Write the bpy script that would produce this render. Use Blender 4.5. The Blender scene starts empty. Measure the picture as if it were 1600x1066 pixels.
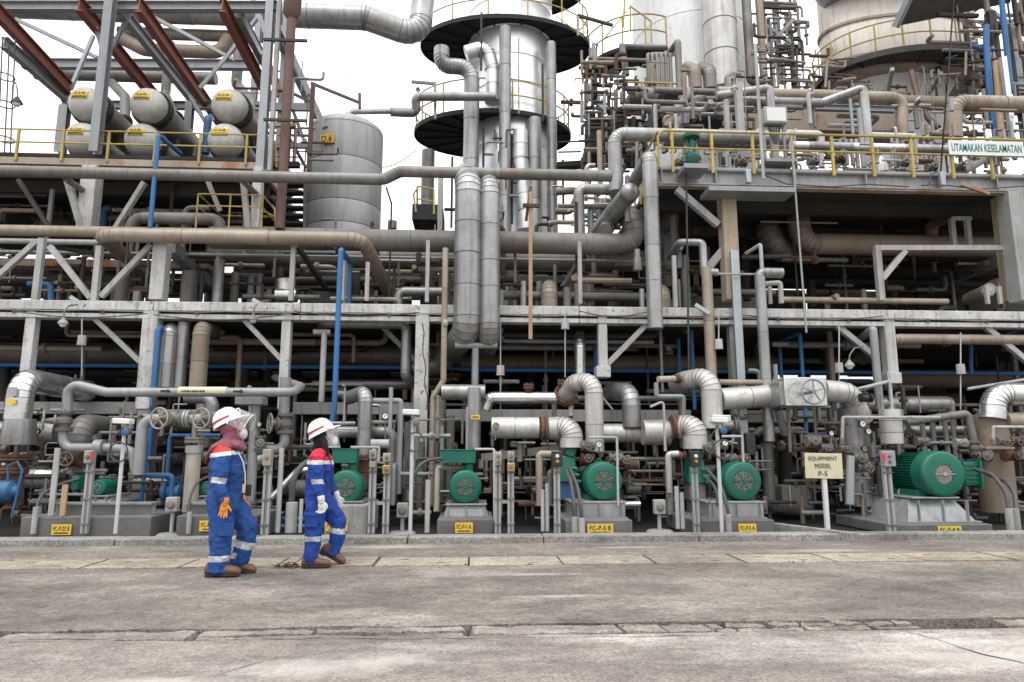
import bpy, math, random
from mathutils import Vector, Matrix, noise
random.seed(7)
sc = bpy.context.scene
COL = sc.collection
PI = math.pi

# ------------------------------------------------------------------ camera, sky, sun, exposure
F = 1600 * 24 / 36.0
PSI = math.atan(60 / F)
TH = math.atan(172 / F)
EYE = 1.2
cam = bpy.data.cameras.new('camera')
cam.lens = 24
cam.sensor_width = 36
cam.clip_end = 2000
camo = bpy.data.objects.new('camera', cam)
COL.objects.link(camo)
camo.location = (0, 0, EYE)
camo.rotation_euler = (PI / 2 + TH, 0, -PSI)
sc.camera = camo

SUN_EL, SUN_AZ = math.radians(62), math.radians(205)      # azimuth clockwise from +Y
w = bpy.data.worlds.new('World')
sc.world = w
w.use_nodes = True
nt = w.node_tree
nt.nodes.clear()
out = nt.nodes.new('ShaderNodeOutputWorld')
bg = nt.nodes.new('ShaderNodeBackground')
sky = nt.nodes.new('ShaderNodeTexSky')
sky.sky_type = 'NISHITA'
sky.sun_disc = False
sky.sun_elevation = SUN_EL
sky.sun_rotation = SUN_AZ
tc = nt.nodes.new('ShaderNodeTexCoord')
cl = nt.nodes.new('ShaderNodeTexNoise')
cl.inputs['Scale'].default_value = 1.6
cl.inputs['Detail'].default_value = 4
nt.links.new(tc.outputs['Generated'], cl.inputs['Vector'])
cr = nt.nodes.new('ShaderNodeValToRGB')
cr.color_ramp.elements[0].position = .3
cr.color_ramp.elements[0].color = (25.0, 25.4, 26.2, 1)
cr.color_ramp.elements[1].position = .7
cr.color_ramp.elements[1].color = (29.0, 29.1, 29.2, 1)
nt.links.new(cl.outputs['Fac'], cr.inputs['Fac'])
mx = nt.nodes.new('ShaderNodeMix')
mx.data_type = 'RGBA'
mx.inputs[0].default_value = .93                           # overcast: cloud deck over the clear sky
nt.links.new(sky.outputs['Color'], mx.inputs[6])
# overcast sky: three times brighter overhead than at the horizon (CIE overcast sky)
sep = nt.nodes.new('ShaderNodeSeparateXYZ')
nt.links.new(tc.outputs['Generated'], sep.inputs[0])
el = nt.nodes.new('ShaderNodeMapRange')
el.inputs['From Min'].default_value = 0
el.inputs['From Max'].default_value = 1
el.inputs['To Min'].default_value = .34
el.inputs['To Max'].default_value = 1.02
nt.links.new(sep.outputs[2], el.inputs['Value'])
ce = nt.nodes.new('ShaderNodeMix')
ce.data_type = 'RGBA'
ce.blend_type = 'MULTIPLY'
ce.inputs[0].default_value = 1
nt.links.new(cr.outputs['Color'], ce.inputs[6])
nt.links.new(el.outputs[0], ce.inputs[7])
nt.links.new(ce.outputs[2], mx.inputs[7])
nt.links.new(mx.outputs[2], bg.inputs['Color'])
bg.inputs['Strength'].default_value = .1
nt.links.new(bg.outputs[0], out.inputs[0])

sl = bpy.data.lights.new('sun', 'SUN')
sl.energy = 1.2
sl.angle = math.radians(25)
sl.color = (1, .96, .9)
so = bpy.data.objects.new('sun', sl)
COL.objects.link(so)
so.rotation_euler = (PI / 2 - SUN_EL, 0, -SUN_AZ + PI)
so.location = (-10, -20, 30)
sc.view_settings.view_transform = 'Standard'
sc.view_settings.look = 'None'
sc.view_settings.gamma = 1
sc.view_settings.use_curve_mapping = False
sc.view_settings.exposure = 0.05

# ------------------------------------------------------------------ photo pixel -> place at depth Y
_s, _c, _S, _C = math.sin(PSI), math.cos(PSI), math.sin(TH), math.cos(TH)
FW = Vector((_s * _C, _c * _C, _S))
RT = Vector((_c, -_s, 0))
UP = Vector((-_s * _S, -_c * _S, _C))
CAM = Vector((0, 0, EYE))
def P(u, v, Y):
    r = RT * ((u - 800) / F) - UP * ((v - 533) / F) + FW
    return CAM + r * (Y / r.y)
def px(n, p):                       # n photo pixels in metres at point p
    return n * (p - CAM).dot(FW) / F
def G(u, v, z=0):                   # ground point
    r = RT * ((u - 800) / F) - UP * ((v - 533) / F) + FW
    return CAM + r * ((z - EYE) / r.z)
def V(p):
    return P(*p) if not isinstance(p, Vector) else p.copy()

# ------------------------------------------------------------------ materials
MATS = {}
def mat(name, col, rough=.55, metal=0.0, col2=None, amt=.5, scale=3.0, stretch=(1, 1, 1), rust=0.0, rustcol=(.16, .06, .025),
        streak=0.0, streakcol=(.07, .06, .05), flake=0.0, flakecol=(.12, .11, .1), bump=.0, bscale=40, rnd=.12, spots=0.0, alpha=1):
    m = bpy.data.materials.new(name)
    m.use_nodes = True
    t = m.node_tree
    b = t.nodes['Principled BSDF']
    N, L = t.nodes.new, t.links.new
    geo = N('ShaderNodeNewGeometry')
    oi = N('ShaderNodeObjectInfo')
    pos = geo.outputs['Position']
    def mapn(sc_):
        mp = N('ShaderNodeMapping')
        mp.inputs['Scale'].default_value = sc_
        L(pos, mp.inputs['Vector'])
        return mp.outputs[0]
    def nz(sc_, s, det=6, rgh=.6):
        n_ = N('ShaderNodeTexNoise')
        n_.inputs['Scale'].default_value = s
        n_.inputs['Detail'].default_value = det
        n_.inputs['Roughness'].default_value = rgh
        L(mapn(sc_), n_.inputs['Vector'])
        return n_.outputs['Fac']
    def ramp(f, a, bb):
        r_ = N('ShaderNodeMapRange')
        r_.inputs['From Min'].default_value = a
        r_.inputs['From Max'].default_value = bb
        L(f, r_.inputs['Value'])
        return r_.outputs[0]
    def mixc(f, a, bb, k=1.0):
        x = N('ShaderNodeMix')
        x.data_type = 'RGBA'
        if k != 1.0:
            mm = N('ShaderNodeMath')
            mm.operation = 'MULTIPLY'
            mm.inputs[1].default_value = k
            L(f, mm.inputs[0])
            f = mm.outputs[0]
        L(f, x.inputs[0])
        for s_, val in ((6, a), (7, bb)):
            if isinstance(val, tuple):
                x.inputs[s_].default_value = (*val, 1)
            else:
                L(val, x.inputs[s_])
        return x.outputs[2]
    c2 = col2 or tuple(k * .62 for k in col)
    c = mixc(ramp(nz(stretch, scale), .35, .68), col, c2, amt)
    c = mixc(ramp(nz((1, 1, 1), scale * 9, 3), .4, .75), c, tuple(k * .75 for k in c2), amt * .35)
    rv = ramp(oi.outputs['Random'], 0, 1)
    hv = N('ShaderNodeHueSaturation')
    L(c, hv.inputs['Color'])
    rr = N('ShaderNodeMapRange')
    rr.inputs['To Min'].default_value = 1 - rnd
    rr.inputs['To Max'].default_value = 1 + rnd
    L(oi.outputs['Random'], rr.inputs['Value'])
    L(rr.outputs[0], hv.inputs['Value'])
    c = hv.outputs[0]
    if streak:
        c = mixc(ramp(nz((5, 5, .35), 2.2, 5), .5, .72), c, streakcol, streak)
    rm = None
    if flake:
        fm = ramp(nz((1, 1, 1.0), 11, 10, .72), .64 - .1 * flake, .67 - .1 * flake)
        c = mixc(fm, c, flakecol)
    if spots:
        c = mixc(ramp(nz((1, 1, 1), 26, 2, .4), .68, .72), c, tuple(k * .35 for k in c2), spots)
    if rust:
        rm = ramp(nz((1, 1, .6), 2.1, 9, .66), .66 - .28 * rust, .74 - .26 * rust)
        rc = mixc(nz((1, 1, 1), 14, 4), rustcol, tuple(min(1, k * 2.0) for k in rustcol))
        c = mixc(rm, c, rc, .85)
    L(c, b.inputs['Base Color'])
    rn = N('ShaderNodeMapRange')
    rn.inputs['To Min'].default_value = max(.05, rough - .1)
    rn.inputs['To Max'].default_value = min(1, rough + .14)
    L(nz((1, 1, 1), scale * 3, 4), rn.inputs['Value'])
    L(rn.outputs[0], b.inputs['Roughness'])
    b.inputs['Metallic'].default_value = metal
    if rm is not None and metal:
        mm = N('ShaderNodeMapRange')
        mm.inputs['To Min'].default_value = metal
        mm.inputs['To Max'].default_value = 0
        L(rm, mm.inputs['Value'])
        L(mm.outputs[0], b.inputs['Metallic'])
    if bump:
        bp = N('ShaderNodeBump')
        bp.inputs['Strength'].default_value = bump
        bp.inputs['Distance'].default_value = .02
        L(nz((1, 1, 1), bscale, 5), bp.inputs['Height'])
        L(bp.outputs[0], b.inputs['Normal'])
    if alpha < 1:
        b.inputs['Alpha'].default_value = alpha
    MATS[name] = m
    return m

mat('clad', (.40, .405, .41), .36, .6, (.22, .205, .185), .65, 1.7, streak=.45, rust=.05, bump=.12, bscale=9, rnd=.14)
mat('clad_dull', (.24, .232, .22), .5, .3, (.14, .122, .10), .8, 1.5, streak=.45, rust=.1, bump=.12, bscale=9, rnd=.12)
mat('clad_tan', (.36, .305, .24), .5, .2, (.22, .175, .13), .7, 1.4, streak=.4, rust=.16, bump=.1, bscale=8)
mat('clad_shiny', (.74, .74, .73), .24, .88, (.55, .54, .51), .5, 2.0, streak=.12, bump=.35, bscale=7, rnd=.08)
mat('clad_white', (.58, .575, .56), .38, .4, (.38, .34, .29), .6, 2.0, streak=.35, rust=.1, bump=.2, bscale=10, rnd=.06)
mat('clad_tower', (.80, .81, .82), .32, .6, (.6, .6, .61), .4, .7, streak=.12, bump=.6, bscale=2.2, rnd=.1)
mat('clad_rusty', (.27, .235, .195), .6, .2, (.24, .17, .11), .7, 1.5, streak=.3, rust=.3, bump=.15, bscale=9)
mat('seam', (.11, .105, .095), .7)
mat('grey_paint', (.31, .315, .325), .45, .2, (.2, .2, .195), .6, 2.2, streak=.35, rust=.1, bump=.08, bscale=20)
mat('light_paint', (.40, .405, .40), .55, .05, (.27, .26, .245), .65, 2.6, streak=.4, rust=.13, bump=.08, bscale=20)
mat('dark_steel', (.055, .051, .048), .65, .2, (.03, .027, .023), .6, 3, streak=.3, rust=.1)
mat('steel', (.30, .315, .335), .5, .35, (.24, .245, .25), .5, 2.0, streak=.25, rust=.1)
mat('galv', (.42, .47, .5), .4, .6, (.33, .36, .38), .6, 8)
mat('white_flake', (.60, .60, .59), .7, 0, (.36, .345, .32), .75, 2.6, flake=.55, flakecol=(.2, .18, .16), streak=.5, rust=.13, bump=.35, bscale=30, rnd=.05)
mat('white_col', (.52, .52, .51), .65, 0, (.34, .33, .31), .7, 1.6, flake=.3, flakecol=(.2, .18, .16), streak=.5, rust=.07, bump=.25, bscale=30, rnd=.05)
mat('tan_col', (.47, .41, .32), .75, 0, (.33, .25, .16), .7, 1.1, (1.5, 1.5, .4), streak=.35, flake=.2, bump=.3, bscale=25)
mat('concrete_dark', (.16, .155, .15), .8, 0, (.085, .08, .075), .7, 1.6, streak=.3, bump=.4, bscale=25)
mat('concrete_lintel', (.32, .315, .305), .8, 0, (.19, .18, .165), .7, 1.2, streak=.4, flake=.1, flakecol=(.1, .09, .08), bump=.4, bscale=20)
mat('wall_block', (.3, .3, .295), .85, 0, (.2, .19, .18), .6, .8, streak=.4, bump=.3, bscale=12)
mat('interior_shade', (.035, .033, .031), .8, 0, (.018, .017, .015), .6, 1.2, streak=.4)  # near-black: the deep shade of the bays is put into this colour
mat('deep_pipe_shade', (.06, .054, .047), .6, .1, (.033, .027, .021), .7, 1.5, streak=.3, rust=.2, rnd=.3)  # darkened pipe colour, the shade inside the bays is part of it
mat('floor_oil_shade', (.028, .026, .024), .6, 0, (.013, .012, .011), .6, 1.0, bump=.3)  # oily floor, darkened further to hold the shade of the bay
mat('red_primer', (.22, .07, .045), .6, 0, (.18, .05, .035), .5, 2, streak=.3)
mat('brown_pipe', (.135, .07, .055), .55, .1, (.09, .05, .04), .6, 2, streak=.25)
mat('rust', (.15, .075, .045), .85, .1, (.07, .036, .024), .9, 6, bump=.5, bscale=50, rnd=.25)
mat('rust_girder', (.42, .37, .3), .7, 0, (.3, .2, .12), .7, 1.5, rust=.42, rustcol=(.2, .085, .035), streak=.4, bump=.2)
mat('tan_angle', (.45, .31, .19), .6, 0, (.33, .2, .11), .6, 2.2, streak=.3)
mat('blue', (.025, .15, .36), .5, 0, (.03, .10, .22), .6, 2.5, streak=.3, rnd=.06)
mat('blue_dark', (.03, .12, .26), .5, 0, (.02, .06, .12), .6, 4, streak=.2)
mat('green', (.002, .14, .092), .45, 0, (.0, .09, .06), .7, 3.0, streak=.3, rnd=.04, bump=.08, bscale=60)
mat('green_dark', (.0, .10, .075), .45, 0, None, .5, 4)
mat('yellow', (.46, .36, .08), .6, 0, (.28, .21, .08), .65, 4, rust=.14, streak=.35)
mat('tag_yellow', (.72, .48, .05), .55, 0, (.58, .38, .06), .4, 12, streak=.15, rnd=.04)
mat('ink', (.025, .022, .02), .6, rnd=0)
mat('black_plate', (.008, .0085, .01), .7, 0, (.005, .005, .005), .5, 2)
mat('black', (.018, .018, .018), .5, rnd=.1)
mat('rubber', (.07, .07, .075), .55, 0, (.045, .045, .05), .5, 6)
mat('cable_grey', (.2, .2, .2), .5)
mat('cast', (.22, .21, .195), .6, .3, (.11, .09, .07), .6, 8, rust=.14, bump=.2, bscale=50)
mat('wheel', (.30, .28, .25), .55, .1, (.28, .24, .2), .6, 9, rust=.08)
mat('dial', (.82, .82, .8), .4, rnd=.02)
mat('brass', (.42, .3, .12), .4, .7)
mat('box_tan', (.36, .33, .28), .6, 0, (.24, .2, .16), .6, 7, streak=.3)
mat('box_grey', (.33, .34, .34), .55, 0, (.3, .3, .29), .5, 5, streak=.2)
mat('vessel_white', (.84, .85, .86), .5, .1, (.55, .55, .55), .5, .6, flake=.12, flakecol=(.3, .29, .28), streak=.2, bump=.3, bscale=5, rnd=.02)
mat('vessel_rusty', (.78, .75, .70), .55, .1, (.55, .45, .32), .5, .45, rust=.12, rustcol=(.25, .13, .06), streak=.35, bump=.25, bscale=4, rnd=.02)
mat('head_grey', (.47, .47, .45), .5, .15, (.33, .31, .27), .6, 2.2, streak=.3, bump=.1)
mat('tank', (.40, .40, .405), .55, .2, (.29, .285, .28), .5, .8, (3, 3, .3), streak=.3, rnd=.05)
mat('sign_white', (.68, .70, .69), .5, 0, (.68, .69, .67), .3, 3, rnd=.02)
mat('sign_teal', (.0, .17, .15), .5, rnd=0)
mat('sign_cream', (.58, .54, .38), .6, 0, (.48, .44, .3), .5, 6, streak=.12, rnd=.02)
mat('post_white', (.55, .55, .54), .5, 0, (.42, .4, .38), .4, 6, streak=.2, rust=.03)
mat('glass_grey', (.6, .62, .62), .12, 0, rnd=.02)
mat('road', (.465, .405, .345), .92, 0, (.20, .176, .15), .9, .9, (.8, 1.3, 1), spots=.5, bump=.7, bscale=45, rnd=0)
mat('road_front', (.50, .428, .378), .92, 0, (.33, .278, .245), .9, 1.1, (.75, 1.3, 1), spots=.3, bump=.6, bscale=50, rnd=0)
mat('cover_slab', (.66, .56, .445), .9, 0, (.41, .34, .265), .85, 1.6, (.6, 1.2, 1), spots=.25, bump=.4, bscale=60, rnd=.1)
mat('fragment', (.56, .505, .43), .9, 0, (.19, .165, .135), .85, 4, bump=.5, bscale=60, rnd=.12)
mat('crack_bed', (.07, .062, .05), .95, 0, (.035, .035, .025), .7, 9, bump=.6, bscale=60)
mat('kerb', (.55, .53, .5), .85, 0, (.28, .27, .255), .7, 1.6, (.5, 1, 1), spots=.2, bump=.4, bscale=50)
# a pale lime wash blotch mask on the two road sheets (spilled lime, with a shape of its own)
for nm, sc1, a, b_, colr in (('road', .4, .55, .72, (.60, .545, .46)), ('road_front', .3, .53, .64, (.72, .68, .61))):
    m = MATS[nm]; t = m.node_tree; b = t.nodes['Principled BSDF']
    src = b.inputs['Base Color'].links[0].from_socket
    g_ = t.nodes.new('ShaderNodeNewGeometry'); mp = t.nodes.new('ShaderNodeMapping')
    mp.inputs['Scale'].default_value = (.55, 1.5, 1); mp.inputs['Location'].default_value = (3.7, 1.1, 0)
    n_ = t.nodes.new('ShaderNodeTexNoise'); n_.inputs['Scale'].default_value = sc1 * 2; n_.inputs['Detail'].default_value = 9; n_.inputs['Roughness'].default_value = .62
    r_ = t.nodes.new('ShaderNodeMapRange'); r_.inputs['From Min'].default_value = a; r_.inputs['From Max'].default_value = b_
    x = t.nodes.new('ShaderNodeMix'); x.data_type = 'RGBA'; x.inputs[7].default_value = (*colr, 1)
    L = t.links.new
    L(g_.outputs['Position'], mp.inputs[0]); L(mp.outputs[0], n_.inputs['Vector']); L(n_.outputs['Fac'], r_.inputs['Value'])
    L(r_.outputs[0], x.inputs[0]); L(src, x.inputs[6]); L(x.outputs[2], b.inputs['Base Color'])
for nm in ('road', 'road_front', 'cover_slab', 'fragment', 'kerb'):
    m = MATS[nm]; t = m.node_tree; b = t.nodes['Principled BSDF']
    src = b.inputs['Base Color'].links[0].from_socket
    g_ = t.nodes.new('ShaderNodeNewGeometry')
    for (sc1, lo_, hi_, fac, dk) in (((.55, 1.0, 1), .44, .62, .4, .5), ((2.6, 3.6, 3), .46, .66, .32, .5), ((11, 14, 12), .46, .66, .36, .5), ((42, 48, 40), .45, .62, .6, .5), ((120, 130, 110), .45, .60, .6, .5)):
        mp = t.nodes.new('ShaderNodeMapping'); mp.inputs['Scale'].default_value = sc1; mp.inputs['Location'].default_value = (1.3, 7.1, 0)
        n_ = t.nodes.new('ShaderNodeTexNoise'); n_.inputs['Scale'].default_value = 1.0; n_.inputs['Detail'].default_value = 8; n_.inputs['Roughness'].default_value = .7
        r_ = t.nodes.new('ShaderNodeMapRange'); r_.inputs['From Min'].default_value = lo_; r_.inputs['From Max'].default_value = hi_
        r_.inputs['To Min'].default_value = 1.0; r_.inputs['To Max'].default_value = 1 - fac * (1 - dk) * 1.6
        x = t.nodes.new('ShaderNodeMix'); x.data_type = 'RGBA'; x.blend_type = 'MULTIPLY'; x.inputs[0].default_value = 1
        L = t.links.new
        L(g_.outputs['Position'], mp.inputs[0]); L(mp.outputs[0], n_.inputs['Vector']); L(n_.outputs['Fac'], r_.inputs['Value'])
        L(src, x.inputs[6]); L(r_.outputs[0], x.inputs[7]); src = x.outputs[2]
    L(src, b.inputs['Base Color'])
# lime spills with a shape of their own on the concrete
for nm, spots_ in (('road_front', ((490, 1044, .36, .17), (610, 1032, .24, .13), (240, 1066, .4, .08), (1570, 1026, .8, .16), (1500, 1004, .5, .07))), ('road', ((620, 856, .6, .13), (985, 857, .5, .08), (830, 900, .45, .06), (880, 934, .4, .05), (1290, 862, .5, .08)))):
    m = MATS[nm]; t = m.node_tree; b = t.nodes['Principled BSDF']; L = t.links.new
    src = b.inputs['Base Color'].links[0].from_socket
    g_ = t.nodes.new('ShaderNodeNewGeometry')
    n_ = t.nodes.new('ShaderNodeTexNoise'); n_.inputs['Scale'].default_value = 6; n_.inputs['Detail'].default_value = 9; n_.inputs['Roughness'].default_value = .7
    L(g_.outputs['Position'], n_.inputs['Vector'])
    for (u, v, ax, ay) in spots_:
        c = G(u, v)
        mp = t.nodes.new('ShaderNodeMapping'); mp.vector_type = 'TEXTURE'
        mp.inputs['Location'].default_value = (c.x, c.y, 0); mp.inputs['Scale'].default_value = (ax, ay, 50)
        ln = t.nodes.new('ShaderNodeVectorMath'); ln.operation = 'LENGTH'
        ad = t.nodes.new('ShaderNodeMath'); ad.operation = 'MULTIPLY_ADD'; ad.inputs[1].default_value = 2.4
        r_ = t.nodes.new('ShaderNodeMapRange'); r_.inputs['From Min'].default_value = 2.55; r_.inputs['From Max'].default_value = 1.45; r_.inputs['To Max'].default_value = .5
        x = t.nodes.new('ShaderNodeMix'); x.data_type = 'RGBA'; x.inputs[7].default_value = (.56, .52, .47, 1)
        L(g_.outputs['Position'], mp.inputs[0]); L(mp.outputs[0], ln.inputs[0]); L(n_.outputs['Fac'], ad.inputs[0]); L(ln.outputs['Value'], ad.inputs[2])
        L(ad.outputs[0], r_.inputs['Value']); L(r_.outputs[0], x.inputs[0]); L(src, x.inputs[6]); src = x.outputs[2]
    L(src, b.inputs['Base Color'])
# people
mat('cloth_blue1', (.012, .066, .25), .85, 0, (.008, .04, .16), .5, 7, bump=.9, bscale=11, rnd=0)
mat('cloth_blue2', (.010, .052, .29), .85, 0, (.007, .032, .18), .5, 7, bump=.9, bscale=11, rnd=0)
mat('cloth_red', (.62, .045, .04), .8, 0, (.5, .03, .03), .5, 9, rnd=0)
mat('cloth_crimson', (.55, .02, .05), .8, 0, (.42, .015, .04), .5, 9, rnd=0)
mat('cloth_white', (.75, .75, .76), .7, rnd=0)
mat('reflective', (.52, .53, .55), .35, .3, (.42, .43, .45), .5, 14, rnd=0)
mat('helmet', (.82, .82, .81), .28, 0, (.78, .78, .77), .2, 5, rnd=0)
mat('helmet_stripe', (.5, .03, .04), .4, rnd=0)
mat('hijab', (.26, .09, .112), .9, 0, (.17, .058, .075), .6, 8, bump=.8, bscale=14, rnd=0)
mat('skin', (.42, .24, .16), .55, 0, (.38, .2, .13), .4, 12, rnd=0)
mat('mask', (.72, .7, .74), .75, rnd=0)
mat('hair', (.006, .005, .005), .75, rnd=0)
mat('glove_orange', (.78, .27, .035), .7, 0, (.6, .19, .03), .5, 14, rnd=0)
mat('glove_white', (.74, .73, .7), .75, 0, (.58, .56, .53), .5, 14, rnd=0)
mat('boot', (.15, .075, .045), .6, 0, (.09, .045, .028), .5, 10, bump=.15, rnd=0)
mat('sole', (.03, .026, .024), .7, rnd=0)
mat('badge', (.6, .45, .33), .5, rnd=0)
mat('shield', (.85, .87, .88), .08, 0, rnd=0, alpha=.13)
M = MATS

# ------------------------------------------------------------------ mesh building
def frame(d):
    d = d.normalized()
    ref = Vector((0, 0, 1)) if abs(d.z) < .9 else Vector((1, 0, 0))
    x = ref.cross(d).normalized()
    return x, d.cross(x), d
def thing(name, label, cat, loc, group=None):
    o = bpy.data.objects.new(name, None)
    o.empty_display_size = .1
    COL.objects.link(o)
    o.location = loc
    o['label'] = label
    o['category'] = cat
    if group:
        o['group'] = group
    return o
def tag(o, label, cat, group=None):
    o['label'] = label
    o['category'] = cat
    if group:
        o['group'] = group
    return o
def wloc(o):
    p = Vector((0, 0, 0))
    while o is not None:
        p += o.location
        o = o.parent
    return p
class MB:
    def __init__(s):
        s.v, s.f, s.m = [], [], []
    def add(s, vs, fs, mi=0):
        k = len(s.v)
        s.v += [Vector(p) for p in vs]
        s.f += [tuple(i + k for i in q) for q in fs]
        s.m += [mi] * len(fs)
        return s
    def box(s, c, size, mi=0, R=None, taper=1.0):
        c = Vector(c)
        a, b, d = size[0] / 2, size[1] / 2, size[2] / 2
        vs = []
        for z in (-d, d):
            k = taper if z > 0 else 1
            for (x, y) in ((-a, -b), (a, -b), (a, b), (-a, b)):
                p = Vector((x * k, y * k, z))
                vs.append(c + (R @ p if R else p))
        return s.add(vs, [(3, 2, 1, 0), (4, 5, 6, 7), (0, 1, 5, 4), (1, 2, 6, 5), (2, 3, 7, 6), (3, 0, 4, 7)], mi)
    def beam(s, a, b, wd, h, mi=0):                       # rectangular bar a -> b, wd sideways, h upright
        x, y, d = frame(b - a)
        vs = []
        for p in (a, b):
            for (i, j) in ((-1, -1), (1, -1), (1, 1), (-1, 1)):
                vs.append(p + x * (i * wd / 2) + y * (j * h / 2))
        return s.add(vs, [(3, 2, 1, 0), (4, 5, 6, 7), (0, 1, 5, 4), (1, 2, 6, 5), (2, 3, 7, 6), (3, 0, 4, 7)], mi)
    def ibeam(s, a, b, wd, h, t=.018, side=None, mi=0):   # flanges wd wide, web between
        d = (b - a).normalized()
        if side is None:
            x, y, _ = frame(d)
        else:
            x = side.normalized(); y = d.cross(x).normalized()
        def bar(o, ww, hh):
            vs = []
            for p in (a, b):
                for (i, j) in ((-1, -1), (1, -1), (1, 1), (-1, 1)):
                    vs.append(p + o + x * (i * ww / 2) + y * (j * hh / 2))
            s.add(vs, [(3, 2, 1, 0), (4, 5, 6, 7), (0, 1, 5, 4), (1, 2, 6, 5), (2, 3, 7, 6), (3, 0, 4, 7)], mi)
        bar(y * (h / 2 - t / 2), wd, t)
        bar(-y * (h / 2 - t / 2), wd, t)
        bar(Vector((0, 0, 0)), t, h - 2 * t)
        return s
    def cyl(s, a, b, r, r2=None, n=16, caps=True, mi=0):
        r2 = r if r2 is None else r2
        x, y, d = frame(b - a)
        vs = [p + (x * math.cos(2 * PI * i / n) + y * math.sin(2 * PI * i / n)) * q for p, q in ((a, r), (b, r2)) for i in range(n)]
        fs = [(i, (i + 1) % n, n + (i + 1) % n, n + i) for i in range(n)]
        if caps:
            fs += [tuple(range(n - 1, -1, -1)), tuple(range(n, 2 * n))]
        return s.add(vs, fs, mi)
    def lathe(s, o, ax, prof, n=24, mi=0, close=False):   # prof: (distance along axis, radius)
        x, y, d = frame(ax)
        vs, fs = [], []
        for (t, r) in prof:
            for i in range(n):
                vs.append(o + d * t + (x * math.cos(2 * PI * i / n) + y * math.sin(2 * PI * i / n)) * r)
        K = len(prof)
        for k in range(K - 1):
            for i in range(n):
                j = (i + 1) % n
                fs.append((k * n + i, k * n + j, (k + 1) * n + j, (k + 1) * n + i))
        if prof[0][1] > 1e-5:
            fs.append(tuple(range(n - 1, -1, -1)))
        if prof[-1][1] > 1e-5:
            fs.append(tuple((K - 1) * n + i for i in range(n)))
        return s.add(vs, fs, mi)
    def tube(s, pts, r, n=10, mi=0, caps=True, r2=None):
        K = len(pts)
        tang = []
        for k in range(K):
            a = pts[k] - pts[k - 1] if k else pts[1] - pts[0]
            b = pts[k + 1] - pts[k] if k < K - 1 else a
            tang.append((a.normalized() + b.normalized()).normalized())
        x, y, _ = frame(tang[0])
        vs, fs = [], []
        for k in range(K):
            if k:
                q = tang[k - 1].rotation_difference(tang[k])
                x = q @ x; y = q @ y
            rr = r if r2 is None else r + (r2 - r) * k / (K - 1)
            vs += [pts[k] + (x * math.cos(2 * PI * i / n) + y * math.sin(2 * PI * i / n)) * rr for i in range(n)]
        for k in range(K - 1):
            fs += [(k * n + i, k * n + (i + 1) % n, (k + 1) * n + (i + 1) % n, (k + 1) * n + i) for i in range(n)]
        if caps:
            fs += [tuple(range(n - 1, -1, -1)), tuple((K - 1) * n + i for i in range(n))]
        return s.add(vs, fs, mi)
    def torus(s, c, ax, R, r, n=24, k=8, mi=0):
        x, y, d = frame(ax)
        vs, fs = [], []
        for i in range(n):
            e = x * math.cos(2 * PI * i / n) + y * math.sin(2 * PI * i / n)
            for j in range(k):
                vs.append(c + e * (R + r * math.cos(2 * PI * j / k)) + d * (r * math.sin(2 * PI * j / k)))
        for i in range(n):
            for j in range(k):
                i2, j2 = (i + 1) % n, (j + 1) % k
                fs.append((i * k + j, i2 * k + j, i2 * k + j2, i * k + j2))
        return s.add(vs, fs, mi)
    def prism(s, poly, dv, mi=0):                         # polygon of points pushed along dv
        n = len(poly)
        vs = list(poly) + [p + dv for p in poly]
        fs = [tuple(range(n - 1, -1, -1)), tuple(range(n, 2 * n))] + [(i, (i + 1) % n, n + (i + 1) % n, n + i) for i in range(n)]
        return s.add(vs, fs, mi)
    def ball(s, c, r, sc_=(1, 1, 1), n=14, mi=0, R=None):
        vs, fs = [], []
        K = n // 2 + 1
        for k in range(K):
            a = PI * k / (K - 1)
            for i in range(n):
                p = Vector((math.sin(a) * math.cos(2 * PI * i / n) * sc_[0], math.sin(a) * math.sin(2 * PI * i / n) * sc_[1], math.cos(a) * sc_[2])) * r
                vs.append(c + (R @ p if R else p))
        for k in range(K - 1):
            for i in range(n):
                j = (i + 1) % n
                fs.append((k * n + i, (k + 1) * n + i, (k + 1) * n + j, k * n + j))
        return s.add(vs, fs, mi)
    def build(s, name, ms, parent=None, bevel=0, sharp=35):
        ms = ms if isinstance(ms, (list, tuple)) else [ms]
        ms = [M[q] if isinstance(q, str) else q for q in ms]
        if parent is None:
            lo = [min(p[i] for p in s.v) for i in range(3)]
            hi = [max(p[i] for p in s.v) for i in range(3)]
            off = Vector(((lo[0] + hi[0]) / 2, (lo[1] + hi[1]) / 2, lo[2]))
        else:
            off = wloc(parent)
        me = bpy.data.meshes.new(name)
        me.from_pydata([p - off for p in s.v], [], s.f)
        for q in ms:
            me.materials.append(q)
        if len(ms) > 1:
            me.polygons.foreach_set('material_index', s.m)
        me.shade_smooth()
        me.set_sharp_from_angle(angle=math.radians(sharp))
        o = bpy.data.objects.new(name, me)
        COL.objects.link(o)
        if parent is None:
            o.location = off
        else:
            o.parent = parent
        if bevel:
            bv = o.modifiers.new('bevel', 'BEVEL')
            bv.width = bevel
            bv.segments = 2
            bv.limit_method = 'ANGLE'
        return o
def T(o, label, cat, group=None):
    return tag(o, label, cat, group)
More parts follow.
